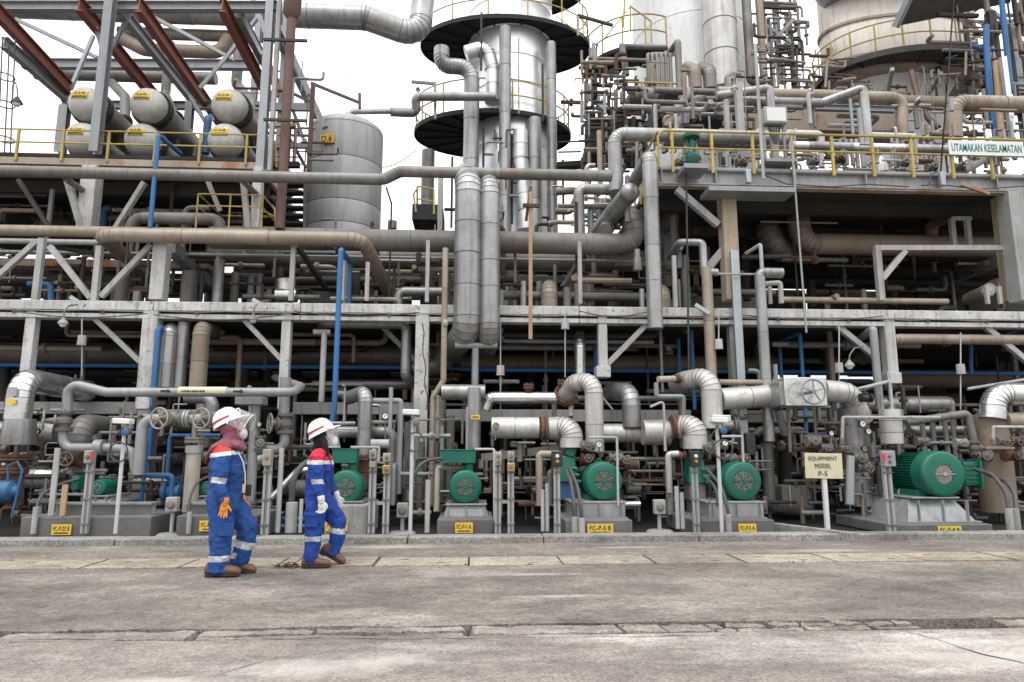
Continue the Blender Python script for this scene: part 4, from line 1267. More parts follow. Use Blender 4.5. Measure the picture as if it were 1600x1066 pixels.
# ================================================================== TOWER 3 (rusty vessel, ring platform)
T3 = P(1402, 60, 21)
R3 = px(121, T3)
zt3 = P(1402, 112, 21).z
root = thing('reactor_vessel', 'large white rust stained vessel with a ring platform at upper right', 'vessel', Vector((T3.x, 21, zr)))
MB().lathe(Vector((T3.x, 21, zt3)), Z1, [(-.35, R3 * .72), (-.2, R3 * .9), (0, R3), (.04, R3 * 1.008), (1.1, R3 * 1.008), (1.14, R3), (12, R3)], 64).build('shell', 'vessel_rusty', root)
MB().lathe(Vector((T3.x, 21, zr)), Z1, [(0, R3 * .56), (zt3 - zr - 1.0, R3 * .55), (zt3 - zr - .4, R3 * .7)], 56).build('skirt', 'vessel_white', root)
for i, (z, k) in enumerate(((zt3 - .55, .03), (zt3 + 1.2, .03))):
    MB().lathe(Vector((T3.x, 21, z)), Z1, [(0, R3 * 1.005), (.0, R3 * 1.03), (.09, R3 * 1.03), (.09, R3 * 1.005)], 64).build('hoop', 'rust_girder', root)
tower_platform('dark rusty ring platform around the right vessel', 1402, 132, 21, 134, tc=Vector((T3.x, 20.95, 0)), r0=R3 * .5, m='dark_steel', posts=22, th=.1, rail=1.0, ysc=.74)
squash(root, .5)
fl_c = P(1262, 6, 20)
root = thing('flared_hood', 'grey flared metal hood at the upper left of the rusty vessel', 'hood', fl_c)
MB().lathe(Vector((T3.x, 21, P(1402, 20, 21).z)), Z1, [(-.1, R3 * 1.01), (0, R3 * 1.03), (1.5, R3 * 1.36), (3.6, R3 * 1.5)], 56).build('cone_skin', 'steel', root)
for k in range(18):
    a = PI + PI * (k + .5) / 18
    e = Vector((math.cos(a), math.sin(a), 0))
    z0 = P(1402, 20, 21).z
    MB().beam(Vector((T3.x, 21, z0)) + e * R3 * 1.045, Vector((T3.x, 21, z0 + 1.5)) + e * R3 * 1.375, .05, .05).build('rib', 'steel', root)
squash(root, .5)
# dark roof structure top right
T(MB().prism([P(1402, 41, 18), P(1578, 5, 18), P(1610, -90, 16.6), P(1462, -90, 16.6)], Vector((0, 0, .14))).build('canopy', 'dark_steel'), 'dark steel canopy over the right side of the rusty vessel', 'canopy')
bar('grey diagonal beam under the dark canopy', (1399, 43, 17.95), (1461, -88, 16.55), 7, 10, 'steel')
for (u, v0, v1, Y, wd, m_, lb) in ((1560, 20, 240, 17.5, 12, 'dark_steel', 'dark column behind the blue risers at the right'), (1592, 40, 225, 18, 10, 'steel', 'grey column at the far right behind the slogan sign'),
        (1215, 0, 130, 22.5, 8, 'steel', 'grey column between the white tower and the rusty vessel'), (1237, 20, 150, 22.5, 6, 'steel', 'slim grey column left of the rusty vessel'), (1575, 90, 225, 16, 8, 'clad_shiny', 'shiny pipe column right of the tan riser')):
    column(lb, u, v0, v1, Y, wd, m_, i='grey' in lb)
for k, (a, b, lb) in enumerate((((1192, 10), (1242, 12), 'dark beam between the towers, upper'), ((1192, 78), (1250, 79), 'dark beam between the towers, lower'), ((1195, 40), (1240, 70), 'thin brace between the towers falling right'), ((1240, 30), (1196, 76), 'thin brace between the towers falling left'),
        ((1530, 5), (1610, 60), 'thin brace at the top right corner'), ((1520, 60), (1612, 20), 'crossing brace at the top right corner'), ((1552, 42), (1612, 42), 'dark beam at the top right corner'), ((1540, 92), (1615, 118), 'grey stair stringer at the right edge'), ((1570, 52), (1615, 78), 'yellow stair rail at the right edge'))):
    bar(lb, (*a, 19.5), (*b, 19.5), 5, 7 if 'beam' in lb else 5, 'yellow' if 'yellow' in lb else 'dark_steel' if 'dark' in lb else 'steel', 'brace', 'brace')
pipe('left blue riser at the right of the rusty vessel', [(1541, 40, 16.5), (1541, 70, 16.5), (1547, 150, 16.5), (1556, 216, 16.5)], 4.5, 'blue', snap=False)
pipe('right blue riser with a hooked foot at the right edge', [(1565, 0, 16.5), (1577, 120, 16.5), (1580, 148, 16.5), (1570, 148, 16.8)], 4, 'blue', snap=False)
pipe('tan riser between the blue pipes at the right', [(1556, 96, 16.2), (1566, 225, 16.2)], 4.5, 'tan_angle', snap=False)
pipe('short blue branch with valve on the left blue riser', [(1520, 72, 16.6), (1541, 80, 16.6)], 4, 'blue_dark')
pipe('rusty hanging hose below the ring platform', [(1424, 112, 18), (1436, 160, 17.6), (1450, 185, 17.4), (1466, 200, 17.2)], 4.5, 'brown_pipe', snap=False)
pendant('white pendant lamp hanging below the ring platform', 1436, 154, 17, 6, [(1446, 122, 17), (1450, 124, 17), (1466, 205, 17)], 'post_white')
for (a, b, lb) in (((1394, 108), (1386, 150), 'grey prop under the ring platform left of the lamp'), ((1470, 114), (1440, 165), 'grey prop under the ring platform right of the lamp')):
    bar(lb, (*a, 18.2), (*b, 19.6), 6, 6, 'steel', 'prop', 'prop')
# ================================================================== LONG PIPES OF THE RACK
YP = 12.35
pipe('long dull grey pipe under the exchanger deck, stepping up by the D.6 tank', [(-80, 268, YP), (598, 275, YP), (622, 270, YP), (955, 273, YP)], 9.5, 'clad_dull', clad=2.2, R=.8, snap=False) if False else None
za, zc = P(300, 274, YP).z, P(800, 272, YP).z
x1, x2 = P(600, 275, YP).x, P(625, 271, YP).x
pipe('long dull grey pipe under the exchanger deck, stepping up by the D.6 tank', [Vector((XL, YP, za)), Vector((x1, YP, za)), Vector((x2, YP, zc)), Vector((P(955, 272, YP).x, YP, zc))], .108, 'clad_dull', clad=2.4, R=1.2, snap=False)
pipe('brown weathered pipe along the left rack', [(-80, 361, 12.5), (420, 365, 12.5)], 9, 'clad_tan', clad=2.5, m2='clad_tan')
pipe('tan pipe with a white elbow running along the left rack', [(236, 430, 15.2), (156, 373, 12.0), (566, 375, 12.0), (614, 470, 14.2)], 9, 'clad_tan', clad=1.6, R=1.0, mark=((1, 0),))
hdr = pipe('large grey header pipe behind the tan pipe, ending in an elbow at right', [(330, 376, 12.9), (990, 378, 12.9), (990, 340, 12.9), (940, 325, 15.5)], 17.5, 'clad_dull', clad=1.9, R=1.0)
pipe('second large dark header pipe below and behind the first', [(330, 404, 14.2), (1040, 404, 14.2), (1045, 330, 14.2)], 17, 'clad_dull', clad=1.9, R=1.0)
pipe('thin white conduit pipe along the left rack', [(-60, 399, 13.4), (1000, 402, 13.4)], 2.4, 'light_paint')
pipe('white rail pipe under the brown pipe at far left', [(-60, 377, 12.45), (156, 378, 12.45)], 4.5, 'light_paint')
for (a, b, v, h, Y, m_, lb) in ((-60, 330, 411, 12, 14.6, 'rust_girder', 'red brown beam behind the left angle posts'), (470, 720, 412, 12, 14.6, 'rust_girder', 'rust stained lintel behind the blue riser'), (780, 1050, 411, 11, 14.6, 'rust_girder', 'rust stained lintel right of the twin pipes'),
        (470, 1040, 434, 12, 15.4, 'dark_steel', 'grey beam in the shade above the front beam'), (560, 1100, 420, 6, 16.5, 'dark_steel', 'dark beam above the front beam'), (-60, 240, 428, 10, 16.5, 'dark_steel', 'dark beam at the far left above the front beam'), (1150, 1600, 440, 8, 17, 'dark_steel', 'dark beam inside the right bay')):  # the grey beam takes dark steel: its shade is in the colour
    pa, pb = P(a, v, Y), P(b, v, Y)
    T(MB().box(((pa.x + pb.x) / 2, Y, pa.z), (pb.x - pa.x, .3, px(h, pa))).build('cross_beam', m_, bevel=.01), lb, 'beam')
bar('dark haunched beam running back from the thick white column', (266, 385, 12.6), (330, 448, 16), 16, 20, 'grey_paint')
bar('dark beam under the header pipe right of the slim post', (912, 400, 13.5), (880, 450, 13), 8, 8, 'dark_steel')
# vertical bits between beam and header, left
for (u, v0, v1, Y, r, m_, lb) in ((341, 406, 480, 13.4, 8, 'clad', 'upright grey pipe stub right of the thick white column'), (295, 425, 480, 13.6, 12, 'clad_dull', 'thick dull pipe stub behind the haunched beam'), (190, 436, 480, 13.6, 11, 'clad_dull', 'dull pipe stub behind the middle brace'),
        (214, 456, 480, 12.8, 6, 'clad', 'short round topped stub on the front beam'), (367, 426, 480, 14, 6, 'clad_dull', 'slim stub pipe left of the shiny drum'), (392, 428, 480, 14.5, 5, 'light_paint', 'first slim white stub behind the beam'), (404, 428, 480, 14.5, 4, 'light_paint', 'second slim white stub behind the beam'),
        (540, 405, 480, 13.2, 4, 'light_paint', 'slim white pipe right of the blue riser'), (695, 424, 480, 13.6, 10, 'clad_dull', 'dull stub pipe left of the twin pipes'), (620, 440, 480, 14.8, 8, 'clad_dull', 'dull stub behind the tan pipe tail'), (818, 440, 480, 13, 5, 'clad', 'slim stub left of the tan post'),
        (842, 440, 480, 13.4, 4, 'light_paint', 'slim white stub right of the tan post'), (898, 440, 480, 13.4, 9, 'clad_dull', 'dull stub behind the slim grey post'), (920, 444, 480, 14, 9, 'clad_tan', 'tan stub right of the slim grey post'), (886, 450, 480, 12.8, 6, 'clad_dull', 'short stub by the big elbow on the beam'),
        (1003, 452, 482, 12.5, 4, 'clad', 'short tee stub left of the long sloping riser'), (1072, 400, 520, 12.9, 7, 'clad_dull', 'dull riser left of the zigzag pipe'), (1053, 340, 420, 13.4, 5, 'clad_dull', 'thin dark riser in the shade left of the tan column')):
    pipe(lb, [(u, v1, Y), (u, v0, Y)], r, m_)
pipe('shiny drum on the beam behind the slim angle post', [(432, 462, 13.2), (464, 462, 13.2)], 11, 'clad_shiny')
T(MB().cyl(P(447, 470, 13.4), P(447, 438, 13.4), .19, n=24).build('drum', 'clad_shiny'), 'small shiny upright drum behind the slim angle post', 'drum')
pipe('small blue hook pipe at far left above the beam', [(44, 444, 13), (80, 444, 13), (80, 476, 13)], 4.5, 'blue', R=.9)
pipe('grey pipe bend rising on the beam left of the twin pipes', [(622, 480, 13), (622, 456, 13), (694, 455, 13)], 7, 'clad', clad=.5, R=.8)
pipe('gored elbow standing on the beam right of the tan post', [(858, 482, 12.9), (858, 452, 12.9), (858, 448, 14.6)], 13, 'clad_tan', clad=.4, R=.8)
pipe('tan gored elbow peeping right of the long sloping riser', [(1038, 484, 12.7), (1038, 456, 12.7), (1020, 450, 14)], 10, 'clad_tan', clad=.4)
pipe('dull floor pipe behind the front beam at left centre', [(380, 464, 13.2), (500, 464, 13.2)], 4, 'clad_dull')
pipe('dull floor pipe behind the front beam right of the twin pipes', [(780, 462, 13.2), (1040, 464, 13.2)], 7, 'clad_dull', clad=1.4)
# blue riser, tan post, thin sloping pipe
pipe('tall light blue riser in front of the rack', [(516, 700, 11.5), (519, 660, 11.5), (522, 640, 11.5), (533, 390, 11.5), (546, 410, 12.8), (546, 478, 12.8)], 4.3, 'blue', R=.7)
root = thing('tan_post', 'thin tan angle post with a small crosspiece in front of the beam', 'post', P(829, 530, 11.75))
MB().tube([P(829, 530, 11.75), P(829, 300, 11.75)], .034, 4).build('post', 'tan_angle', root)
MB().beam(P(817, 321, 11.72), P(843, 322, 11.72), .06, .06).build('crosspiece', 'rust', root)
MB().tube([P(822, 345, 11.8), P(829, 292, 11.8)], .03, 6).build('brace', 'rust', root)
# twin pipes
for (u, r, v0, v1, lb) in ((731, 18.5, 270, 535, 'left and larger of the twin pale insulated pipes'), (765, 14, 279, 535, 'right and smaller of the twin pale insulated pipes')):
    pipe(lb, [(u - 3, v0 + 4, 13.2), (u, v0 + r, 11.7), (u, v1 - r * .8, 11.7), (u - (28 if u < 740 else 4), v1 + 12, 13.0)], r, 'clad', clad=.62, R=.62, group='twin insulated pipes')
pipe('gored pipe running down left from the twin pipes', [(712, 520, 12.6), (690, 570, 13.2), (650, 575, 13.4)], 16, 'clad', clad=.4, R=.8)
# long sloping riser at x 1020
pipe('long grey riser crossing the beam right of centre', [(990, 285, 13), (1015, 246, 11.7), (1024, 514, 11.7)], 10.5, 'clad', clad=.75, R=.5, fl=())
# centre tangle
pipe('pale pipe bending from the valve deck down to the centre tangle', [(1230, 213, 13), (961, 213, 13), (961, 300, 13)], 10.5, 'clad', clad=.9, R=.8)
pipe('grey pipe from the capped drum down behind the header', [(962, 296, 13.3), (905, 296, 13.3), (905, 372, 13.3)], 8.5, 'clad', clad=.8, R=.6)
pipe('thin twin bend left of the capped drum, outer', [(950, 322, 13.6), (923, 322, 13.6), (923, 372, 13.6)], 5, 'clad', R=.8)
pipe('thin twin bend left of the capped drum, inner', [(950, 330, 13.7), (936, 330, 13.7), (936, 372, 13.7)], 4.5, 'clad', R=.8)
c = P(984, 301, 12.2)
root = thing('capped_drum', 'grey drum with a domed cap facing the viewer in the centre tangle', 'drum', c - Z1 * .2)
rr = px(15, c)
MB().lathe(c, -Y1, [(0, rr), (.03, rr), (.05, rr * .96), (.1, rr * .7), (.13, rr * .3), (.14, 0)], 28).build('cap', 'clad', root)
MB().cyl(c + Y1 * .005, c + Vector((-.55, 2.2, -.5)), rr * .98, n=28).build('shell', 'clad', root)
MB().cyl(c + Vector((.02, .3, -rr)), c + Vector((.02, .3, -rr - .3)), .06, n=12).build('nozzle', 'clad_dull', root)
pipe('dark grey pipe slanting back under the capped drum', [(945, 362, 12.8), (965, 330, 14.5)], 12, 'clad_dull', clad=.6)
MB().lathe(P(996, 402, 12.5), -Z1, [(-.15, .06), (0, .06), (.02, .085), (.25, .09), (.27, .08)], 18).build('pipe_cap', 'clad', hdr)
pipe('dark gored elbow at right behind the long riser', [(1046, 450, 13.6), (1052, 372, 13.6), (1030, 362, 15)], 12, 'clad_dull', clad=.4)
pipe('yellow ladder rail in the centre tangle, left', [(980, 285, 13.5), (1000, 262, 13.5)], 2, 'yellow')
pipe('yellow ladder rail in the centre tangle, right', [(1001, 255, 13.3), (1001, 320, 13.3)], 2.4, 'yellow')
pipe('small zigzag grey pipe left of the tan column', [(1046, 402, 13.2), (1062, 379, 12.2), (1099, 379, 12.0), (1099, 430, 12.0), (1107, 600, 12.0)][:4], 5.5, 'clad', R=.6)
pipe('tall weathered riser below the zigzag pipe', [(1106, 418, 11.85), (1110, 600, 11.85)], 8, 'clad_tan', clad=.9)
pipe('small stub pipe on the weathered riser', [(1104, 424, 11.85), (1121, 426, 11.85)], 6, 'clad')
pipe('thin tie rod across from the weathered riser', [(1122, 427, 11.7), (1188, 430, 11.7)], .02, 'light_paint')
pipe('tall grey riser with an elbow stub right of the tan column', [(1222, 427, 11.6), (1191, 426, 11.6), (1198, 690, 11.6)], 8, 'clad', clad=.9, R=.4)
pipe('slim taped rod on top of the grey riser', [(1191, 424, 11.6), (1188, 382, 11.6), (1166, 396, 12)], 3, 'light_paint', R=.5)
pipe('thin white trestle pipe right of the grey riser', [(1190, 444, 12), (1219, 442, 12), (1221, 474, 12)], 4, 'light_paint', R=.4)
# dark upper bay on the right
pipe('big rusty grey pipe with an up elbow in the dark right bay', [(1249, 330, 15.0), (1247, 345, 13.8), (1256, 384, 13.8), (1582, 384, 13.8)], 15, 'clad_rusty', clad=1.3, R=.7)
pipe('gored grey elbow left of the rusty pipe in the dark bay', [(1196, 340, 15.5), (1200, 362, 14.2), (1215, 392, 14.2), (1262, 396, 14.6)], 16, 'clad_dull', clad=.5, R=.7)
pipe('small grey pipe with a hooked end in the dark bay', [(1160, 402, 14), (1236, 400, 13.4)], 4, 'clad_dull')
pipe('rusty spindle at the end of the hooked pipe', [(1236, 402, 13.4), (1272, 402, 13.4), (1273, 388, 13.4)], 2.2, 'rust')
T(MB().ball(P(1274, 408, 13.4), .09, (1, .8, .9), 10).build('spindle_nut', 'rust'), 'rusty lump hanging from the hooked spindle', 'fitting')
pipe('upright pipe with a flanged stub in the dark bay', [(1455, 372, 14.2), (1455, 352, 14.2), (1470, 340, 13.6)], 9, 'clad_rusty', fl=(-1,), R=.5)
capp = pipe('tan pipe on the beam with a round grey cap at the right', [(1512, 466, 13.2), (1547, 454, 12.3)], 9, 'clad_tan')
MB().lathe(P(1547, 455, 12.25), -Y1, [(-.1, .1), (0, .1), (.02, .08), (.03, 0)], 20).build('pipe_cap', 'light_paint', capp)
pipe('dull pipe running back right behind the round cap', [(1550, 446, 13), (1600, 425, 15.5)], 8, 'clad_dull')
pipe('tan floor pipe lying along the beam in the right bay', [(1220, 470, 12.6), (1480, 470, 12.6)], 5, 'clad_tan', m2='clad_tan')
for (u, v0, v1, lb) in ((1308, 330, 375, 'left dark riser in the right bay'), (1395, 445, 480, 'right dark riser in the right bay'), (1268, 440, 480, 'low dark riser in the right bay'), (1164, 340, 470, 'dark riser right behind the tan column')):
    pipe(lb, [(u, v1, 15.5), (u, v0, 15.5)], 6, 'deep_pipe_shade')
# ropes / hanging wires
for (pts, lb) in (([(1072, 262, 11.8), (1077, 620, 11.8)], 'long dark rod hanging left of the tan column'), ([(1236, 214, 11.75), (1260, 520, 11.75)], 'long thin pole leaning on the valve deck rail')):
    pipe(lb, pts, .018, 'dark_steel' if 'dark' in lb else 'light_paint', snap=False, cat='rod', name='rod')
# ================================================================== VALVE DECK EQUIPMENT
YD = 13.4
pipe('long grey pipe low on the valve deck with white patches', [(1036, 229, YD), (1700, 233, YD)], 7, 'clad', clad=1.0, R=.6, mark=((0, 2), (0, 4), (0, 6)))
pipe('tan pipe above the valve deck turning down at its right end', [(1120, 147, 15), (1409, 151, 15), (1409, 225, 15)], 9, 'clad_tan', clad=1.2, R=.9)
pipe('grey pipe slanting up over the valve deck then down to a white sleeve', [(1140, 159, 14.4), (1284, 159, 14.4), (1350, 138, 14.0), (1355, 228, 14.0)], 7, 'clad', clad=.9, R=.4, mark=((2, 1),))
pipe('second slanting grey pipe left of the panel box', [(1120, 150, 14.2), (1204, 138, 14.0), (1206, 225, 14.0)], 6.5, 'clad', R=.4)
pipe('pale tan pipe hooking down at the right end of the valve deck', [(1700, 164, 14.6), (1490, 163, 14.6), (1490, 218, 14.6)], 12, 'clad_tan', clad=.9, R=.8)
pipe('brown pipe sloping down left of the hooked pipe', [(1490, 196, 15), (1440, 222, 15)], 6, 'clad_tan')
pipe('white horizontal pipe behind the handrail, left', [(1180, 208, 14.2), (1282, 209, 14.2), (1284, 240, 14.2)], 6, 'clad_white', R=.6)
pipe('white horizontal pipe behind the handrail, middle', [(1360, 212, 14.2), (1428, 213, 14.2)], 5, 'clad_white')
pipe('grey pipe slanting at the right end of the deck', [(1502, 268, 14), (1540, 246, 15)], 8, 'clad_dull')
bar('grey steel beam on the deck under the tan pipe', (1268, 168, 15), (1398, 172, 15), 8, 9, 'steel', i=True)
T(MB().box(P(1280, 200, 16.5), (4.2, .8, .55)).build('deck_duct', 'clad_rusty', bevel=.02), 'rust stained duct behind the valve deck handrail', 'duct')
for k, (u, v0, v1, wd, m_, lb) in enumerate(((1315, 218, 258, 6, 'grey_paint', 'first grey stub behind the handrail'), (1324, 218, 258, 6, 'grey_paint', 'second grey stub behind the handrail'), (1333, 218, 258, 6, 'grey_paint', 'third grey stub behind the handrail'), (1341, 218, 262, 6, 'light_paint', 'fourth paler stub behind the handrail'),
        (1350, 170, 262, 8, 'light_paint', 'white post behind the handrail'), (1284, 236, 262, 9, 'clad_white', 'white sleeve standing on the deck'), (1430, 230, 264, 6, 'light_paint', 'white stub right of the cone'), (1446, 222, 250, 5, 'steel', 'grey stub near the slogan sign'), (1333, 155, 210, 5, 'steel', 'grey prop of the slanting pipe'))):
    p0, p1 = P(u, v1, YD + .6), P(u, v0, YD + .6)
    T(MB().cyl(Vector((p0.x, p0.y, p0.z)), Vector((p0.x, p0.y, p1.z)), px(wd / 2, p0), n=14).build('pipe_stub', m_), lb, 'pipe stub')
c = P(1378, 270, YD)
T(MB().lathe(c, Z1, [(0, .14), (.16, .13), (.34, .06), (.36, .05)], 20).build('cone_cap', 'clad_white'), 'pale cone shaped cap on the deck behind the handrail', 'cone')
# green topped control valve
c = P(1081, 230, 12.7)
root = thing('control_valve', 'green round topped control valve behind the yellow corner rail', 'valve', c - Z1 * .6)
MB().lathe(c + Z1 * .16, Z1, [(0, .05), (.03, .16), (.06, .165), (.1, .165), (.12, .14), (.15, .05)], 24).build('diaphragm_head', 'green', root)
MB().cyl(c - Z1 * .02, c + Z1 * .16, .05, n=12).build('yoke', 'green', root)
for s_ in (-1, 1):
    MB().tube([c + Vector((s_ * .1, 0, .17)), c + Vector((s_ * .06, 0, -.02)), c + Vector((s_ * .05, 0, -.12))], .018, 6).build('yoke_leg', 'green', root)
MB().lathe(c - Z1 * .4, Z1, [(0, .1), (.08, .14), (.2, .14), (.28, .07)], 18).build('body', 'green_dark', root)
MB().cyl(c - Z1 * .7, c - Z1 * .3, .07, n=12).build('pipe_leg', 'clad_white', root)
# cluttered small valves behind the rail
for k, (u, v, m_, lb) in enumerate(((1060, 256, 'cast', 'rusty handwheel valve left of the green control valve'), (1137, 252, 'green_dark', 'dark green handwheel valve behind the first rail posts'), (1158, 255, 'cast', 'rusty handwheel valve left of the panel stand'), (1270, 253, 'cast', 'rusty handwheel valve right of the panel stand'), (1311, 250, 'rust', 'brown handwheel valve by the grey stubs'), (1411, 255, 'cast', 'dark handwheel valve right of the cone'), (1455, 262, 'cast', 'small handwheel valve left of the slogan sign'), (1498, 261, 'cast', 'small handwheel valve under the slogan sign'))):
    c = P(u, v, YD - .35)
    valve(lb, c, X1, .05, Vector((.2, -1, .3)), .1, .2, 'small handwheel valves on the valve deck', m_)
# electrical panel stand
c = P(1209, 183, 12.1)
root = thing('panel_stand', 'grey electrical panel box on a steel stand at the deck edge', 'panel', c - Z1 * 1.1)
MB().box(c, (px(36, c), .2, px(27, c))).build('box', 'box_grey', root, bevel=.01)
MB().box(c - Y1 * .108, (px(30, c), .012, px(22, c))).build('door', 'sign_white', root, bevel=.004)
mb = MB()
for i in range(7):
    mb.tube([c + Vector((-.14 + i * .045, 0, -.16)), c + Vector((-.1 + i * .033, 0, -.3 - .05 * (i % 3))), c + Vector((-.03 + i * .01, 0, -.55))], .014, 6)
mb.build('cable', 'rubber', root)
for s_ in (-1, 1):
    MB().box(c + Vector((s_ * .2, .05, -.55)), (.05, .05, 1.1)).build('leg', 'steel', root)
MB().box(c + Vector((0, .05, -.62)), (.13, .1, .7)).build('conduit_bundle', 'box_tan', root)
MB().box(c + Vector((0, -.02, -.98)), (.62, .4, .06)).build('base', 'steel', root, bevel=.005)
pipe('slim lamp pole with a gooseneck beside the panel stand', [(1192, 280, 11.9), (1181, 70, 11.9), (1160, 105, 11.9)][:2], 2.6, 'light_paint', cat='pole', name='pole')
pendant('small dome lamp on a gooseneck left of the panel stand', 1147, 135, 12.6, 6, [(1148, 120, 12.6), (1152, 110, 12.6), (1163, 112, 12.6), (1166, 210, 12.6)], 'light_paint')
bar('broad pale post behind the gooseneck lamp', (1155, 130, 13.2), (1156, 226, 13.2), 10, 10, 'light_paint', 'post', 'post', vert=True)
for (u, v, lb) in ((1169, 276, 'small pale blue junction box hanging on the girder at left'), (1472, 280, 'pale grey junction box hanging on the girder at right')):
    c = P(u, v, YF - .1)
    T(MB().box(c, (px(8, c), .08, px(22, c))).build('junction_box', 'galv', bevel=.01), lb, 'box')
# cables drooping on girder
for k, (pts, lb) in enumerate((([(1190, 272), (1230, 288), (1300, 292), (1355, 288), (1420, 292)], 'drooping black cable along the left of the edge girder'), ([(1440, 290), (1468, 288), (1470, 262), (1468, 288), (1530, 296), (1610, 290)], 'drooping black cable along the right of the edge girder'), ([(1450, 290), (1455, 272), (1466, 268)], 'short black cable loop at the right junction box'))):
    pipe(lb, [(*q, YF - .06) for q in pts], .013, 'rubber', snap=False, cat='cable', name='cable')
# ================================================================== PIPES BEHIND THE DECK, BEFORE THE WHITE TOWER
for k, u in enumerate((1013, 1020, 1027, 1034, 1041, 1048)):
    pipe('dull pipe in the row of six before the white tower, ' + ('first from the left', 'second from the left', 'third from the left', 'third from the right', 'second from the right', 'first from the right')[k], [(u + 12, 84, 18.6), (u, 86, 17), (u, 140, 17)], 2.8, 'clad_dull', R=.6)
pipe('slanted top pipe at the right of the six', [(1046, 82, 18), (1060, 66, 17), (1061, 140, 17)], 5, 'clad_dull', R=.4)
pipe('dull header pipe over the row of six', [(968, 72, 17.4), (1040, 74, 17.4)], 4, 'clad_dull')
pipe('dull pipe leaning down from the header', [(972, 74, 17.2), (979, 118, 17.2)], 5, 'clad_dull')
pipe('lower dull header left of the row of six', [(934, 93, 17), (1012, 94, 17)], 3, 'clad_dull')
for k, (u, lb) in enumerate(((1086, 'left gored elbow at the foot of the white tower'), (1109, 'right gored elbow at the foot of the white tower'))):
    pipe(lb, [(u, 140, 16.8), (u, 112, 16.8), (u - 12, 106, 18.6)], 10, 'clad_dull' if k else 'clad_tan', clad=.4, R=.8)
pipe('fat gored elbow left below the row of six', [(985, 165, 17.5), (1000, 148, 16.4), (1034, 155, 16.4)], 13, 'clad_dull', clad=.4, R=.9)
pipe('grey pipe in front of the white tower foot', [(1023, 143, 15.6), (1145, 143, 15.6)], 5, 'clad_dull', clad=1)
pipe('slanting grey pipe falling left before the white tower, upper', [(1078, 142, 15), (1040, 202, 14)], 6, 'clad_dull', clad=.8)
pipe('slanting grey pipe falling left before the white tower, lower', [(1096, 150, 16), (1052, 206, 15)], 8, 'clad_dull', clad=.8)
pipe('long grey header under the tan deck pipe', [(1070, 156, 17.5), (1600, 160, 17.5)], 11, 'clad_rusty', clad=1.4)
pipe('yellow rail piece before the white tower foot', [(978, 128, 15.8), (1058, 131, 15.8)], 1.6, 'yellow')
for (u, v0, v1) in ((1003, 128, 142), (1048, 130, 142)):
    pipe('yellow post ' + ('left' if u < 1020 else 'right') + ' of the rail piece before the white tower', [(u, v0, 15.8), (u, v1, 15.8)], 1.8, 'yellow')
T(MB().box(P(1140, 182, 18.5), (4.6, 1.2, .9)).build('deck_house', 'interior_shade', bevel=.02), 'dark box behind the pipes on the left of the valve deck', 'box')
T(MB().box(P(1270, 178, 18.8), (3.0, .9, .7)).build('deck_house', 'dark_steel', bevel=.02), 'dark box under the grey header near the rusty vessel', 'box')
bar('dark beam under the tangle left of the white tower', (944, 172, 16.5), (1010, 175, 16.5), 8, 8, 'dark_steel')
bar('dark bracket slanting under the tangle left of the white tower', (1034, 148, 15.8), (1010, 200, 15.8), 8, 8, 'dark_steel')
T(MB().box(P(960, 225, 17.5), (1.5, 1, 1.0)).build('shadow_box', 'interior_shade', bevel=.02), 'dark box put in for the shade in the tangle below the white tower', 'box')  # near-black box added where the tangle only falls into shade
pipe('thin grey riser in the tangle right of the dark walkway', [(936, 205, 15), (938, 292, 15)], 4, 'clad_tan')
# ================================================================== DEEP PIPES INSIDE THE BAYS
YH = 14.6
pipe('huge grey pipe running behind the columns, left half', [(-80, 550, YH), (720, 556, YH)], 17, 'clad_dull', clad=2.0)
pipe('huge tan pipe running behind the columns, right half', [(720, 567, YH + .4), (1210, 570, YH + .4)], 14, 'clad_tan', clad=2.0)
T(MB().cyl(P(1040, 556, YH + .3), P(1040, 492, YH + .3), .19, n=24).build('riser', 'clad_tan'), 'tan vertical branch on the huge pipe right of centre', 'pipe')
pipe('gored tan elbow ending the huge pipe at right', [(1150, 572, YH + .2), (1190, 572, YH + .2), (1188, 505, YH + .2)], 12, 'clad_tan', clad=.5, R=.9)
pipe('long thin blue pipe across the bay, left half', [(-60, 571, 13.6), (700, 574, 13.6), (735, 579, 13.6), (1610, 583, 13.6)], 3.4, 'blue', R=2)
BPIPES = 'thin blue drops in the ground bay'
for (pts, lb) in (([(1219, 590, 13.2), (1220, 535, 13.2), (1250, 520, 12.6), (1254, 590, 12.6)], 'blue goalpost pipe right of the grey riser'), ([(930, 590, 13.2), (930, 512, 13.2)], 'thin blue drop beside the stub column'), ([(1083, 640, 12.6), (1083, 516, 12.6)], 'thin blue drop left of the weathered riser'), ([(1062, 640, 13.2), (1062, 530, 13.2)], 'second thin blue drop left of the weathered riser'),
                  ([(1517, 584, 13), (1517, 540, 13)], 'thin blue drop at the far right'), ([(1572, 522, 12.6), (1620, 508, 12.6)], 'blue pipe slanting at the right edge'), ([(1256, 590, 12.4), (1260, 680, 12.2), (1300, 677, 12)], 'blue drop behind the boxed valve')):
    pipe(lb, pts, 3, 'blue', R=.7)
pipe('pale rusty pipe hung along the right of the bay', [(1373, 536, 12.3), (1402, 529, 12.1), (1700, 533, 12.1)], 8, 'clad_tan', clad=1.6, fl=())
pipe('dull pipe bending left behind the pale rusty one', [(1402, 532, 12.6), (1345, 560, 13.5)], 12, 'clad_dull', clad=.7)
pipe('large grey drum pipe with a domed end behind the right pump', [(1350, 632, 12.6), (1478, 632, 12.6)], 13, 'clad', clad=.8)
T(MB().ball(P(1478, 632, 12.6), px(13, P(1478, 632, 12.6)), (1, 1, 1), 18).build('dome_end', 'clad'), 'round dome end of the grey drum pipe behind the right pump', 'cap')
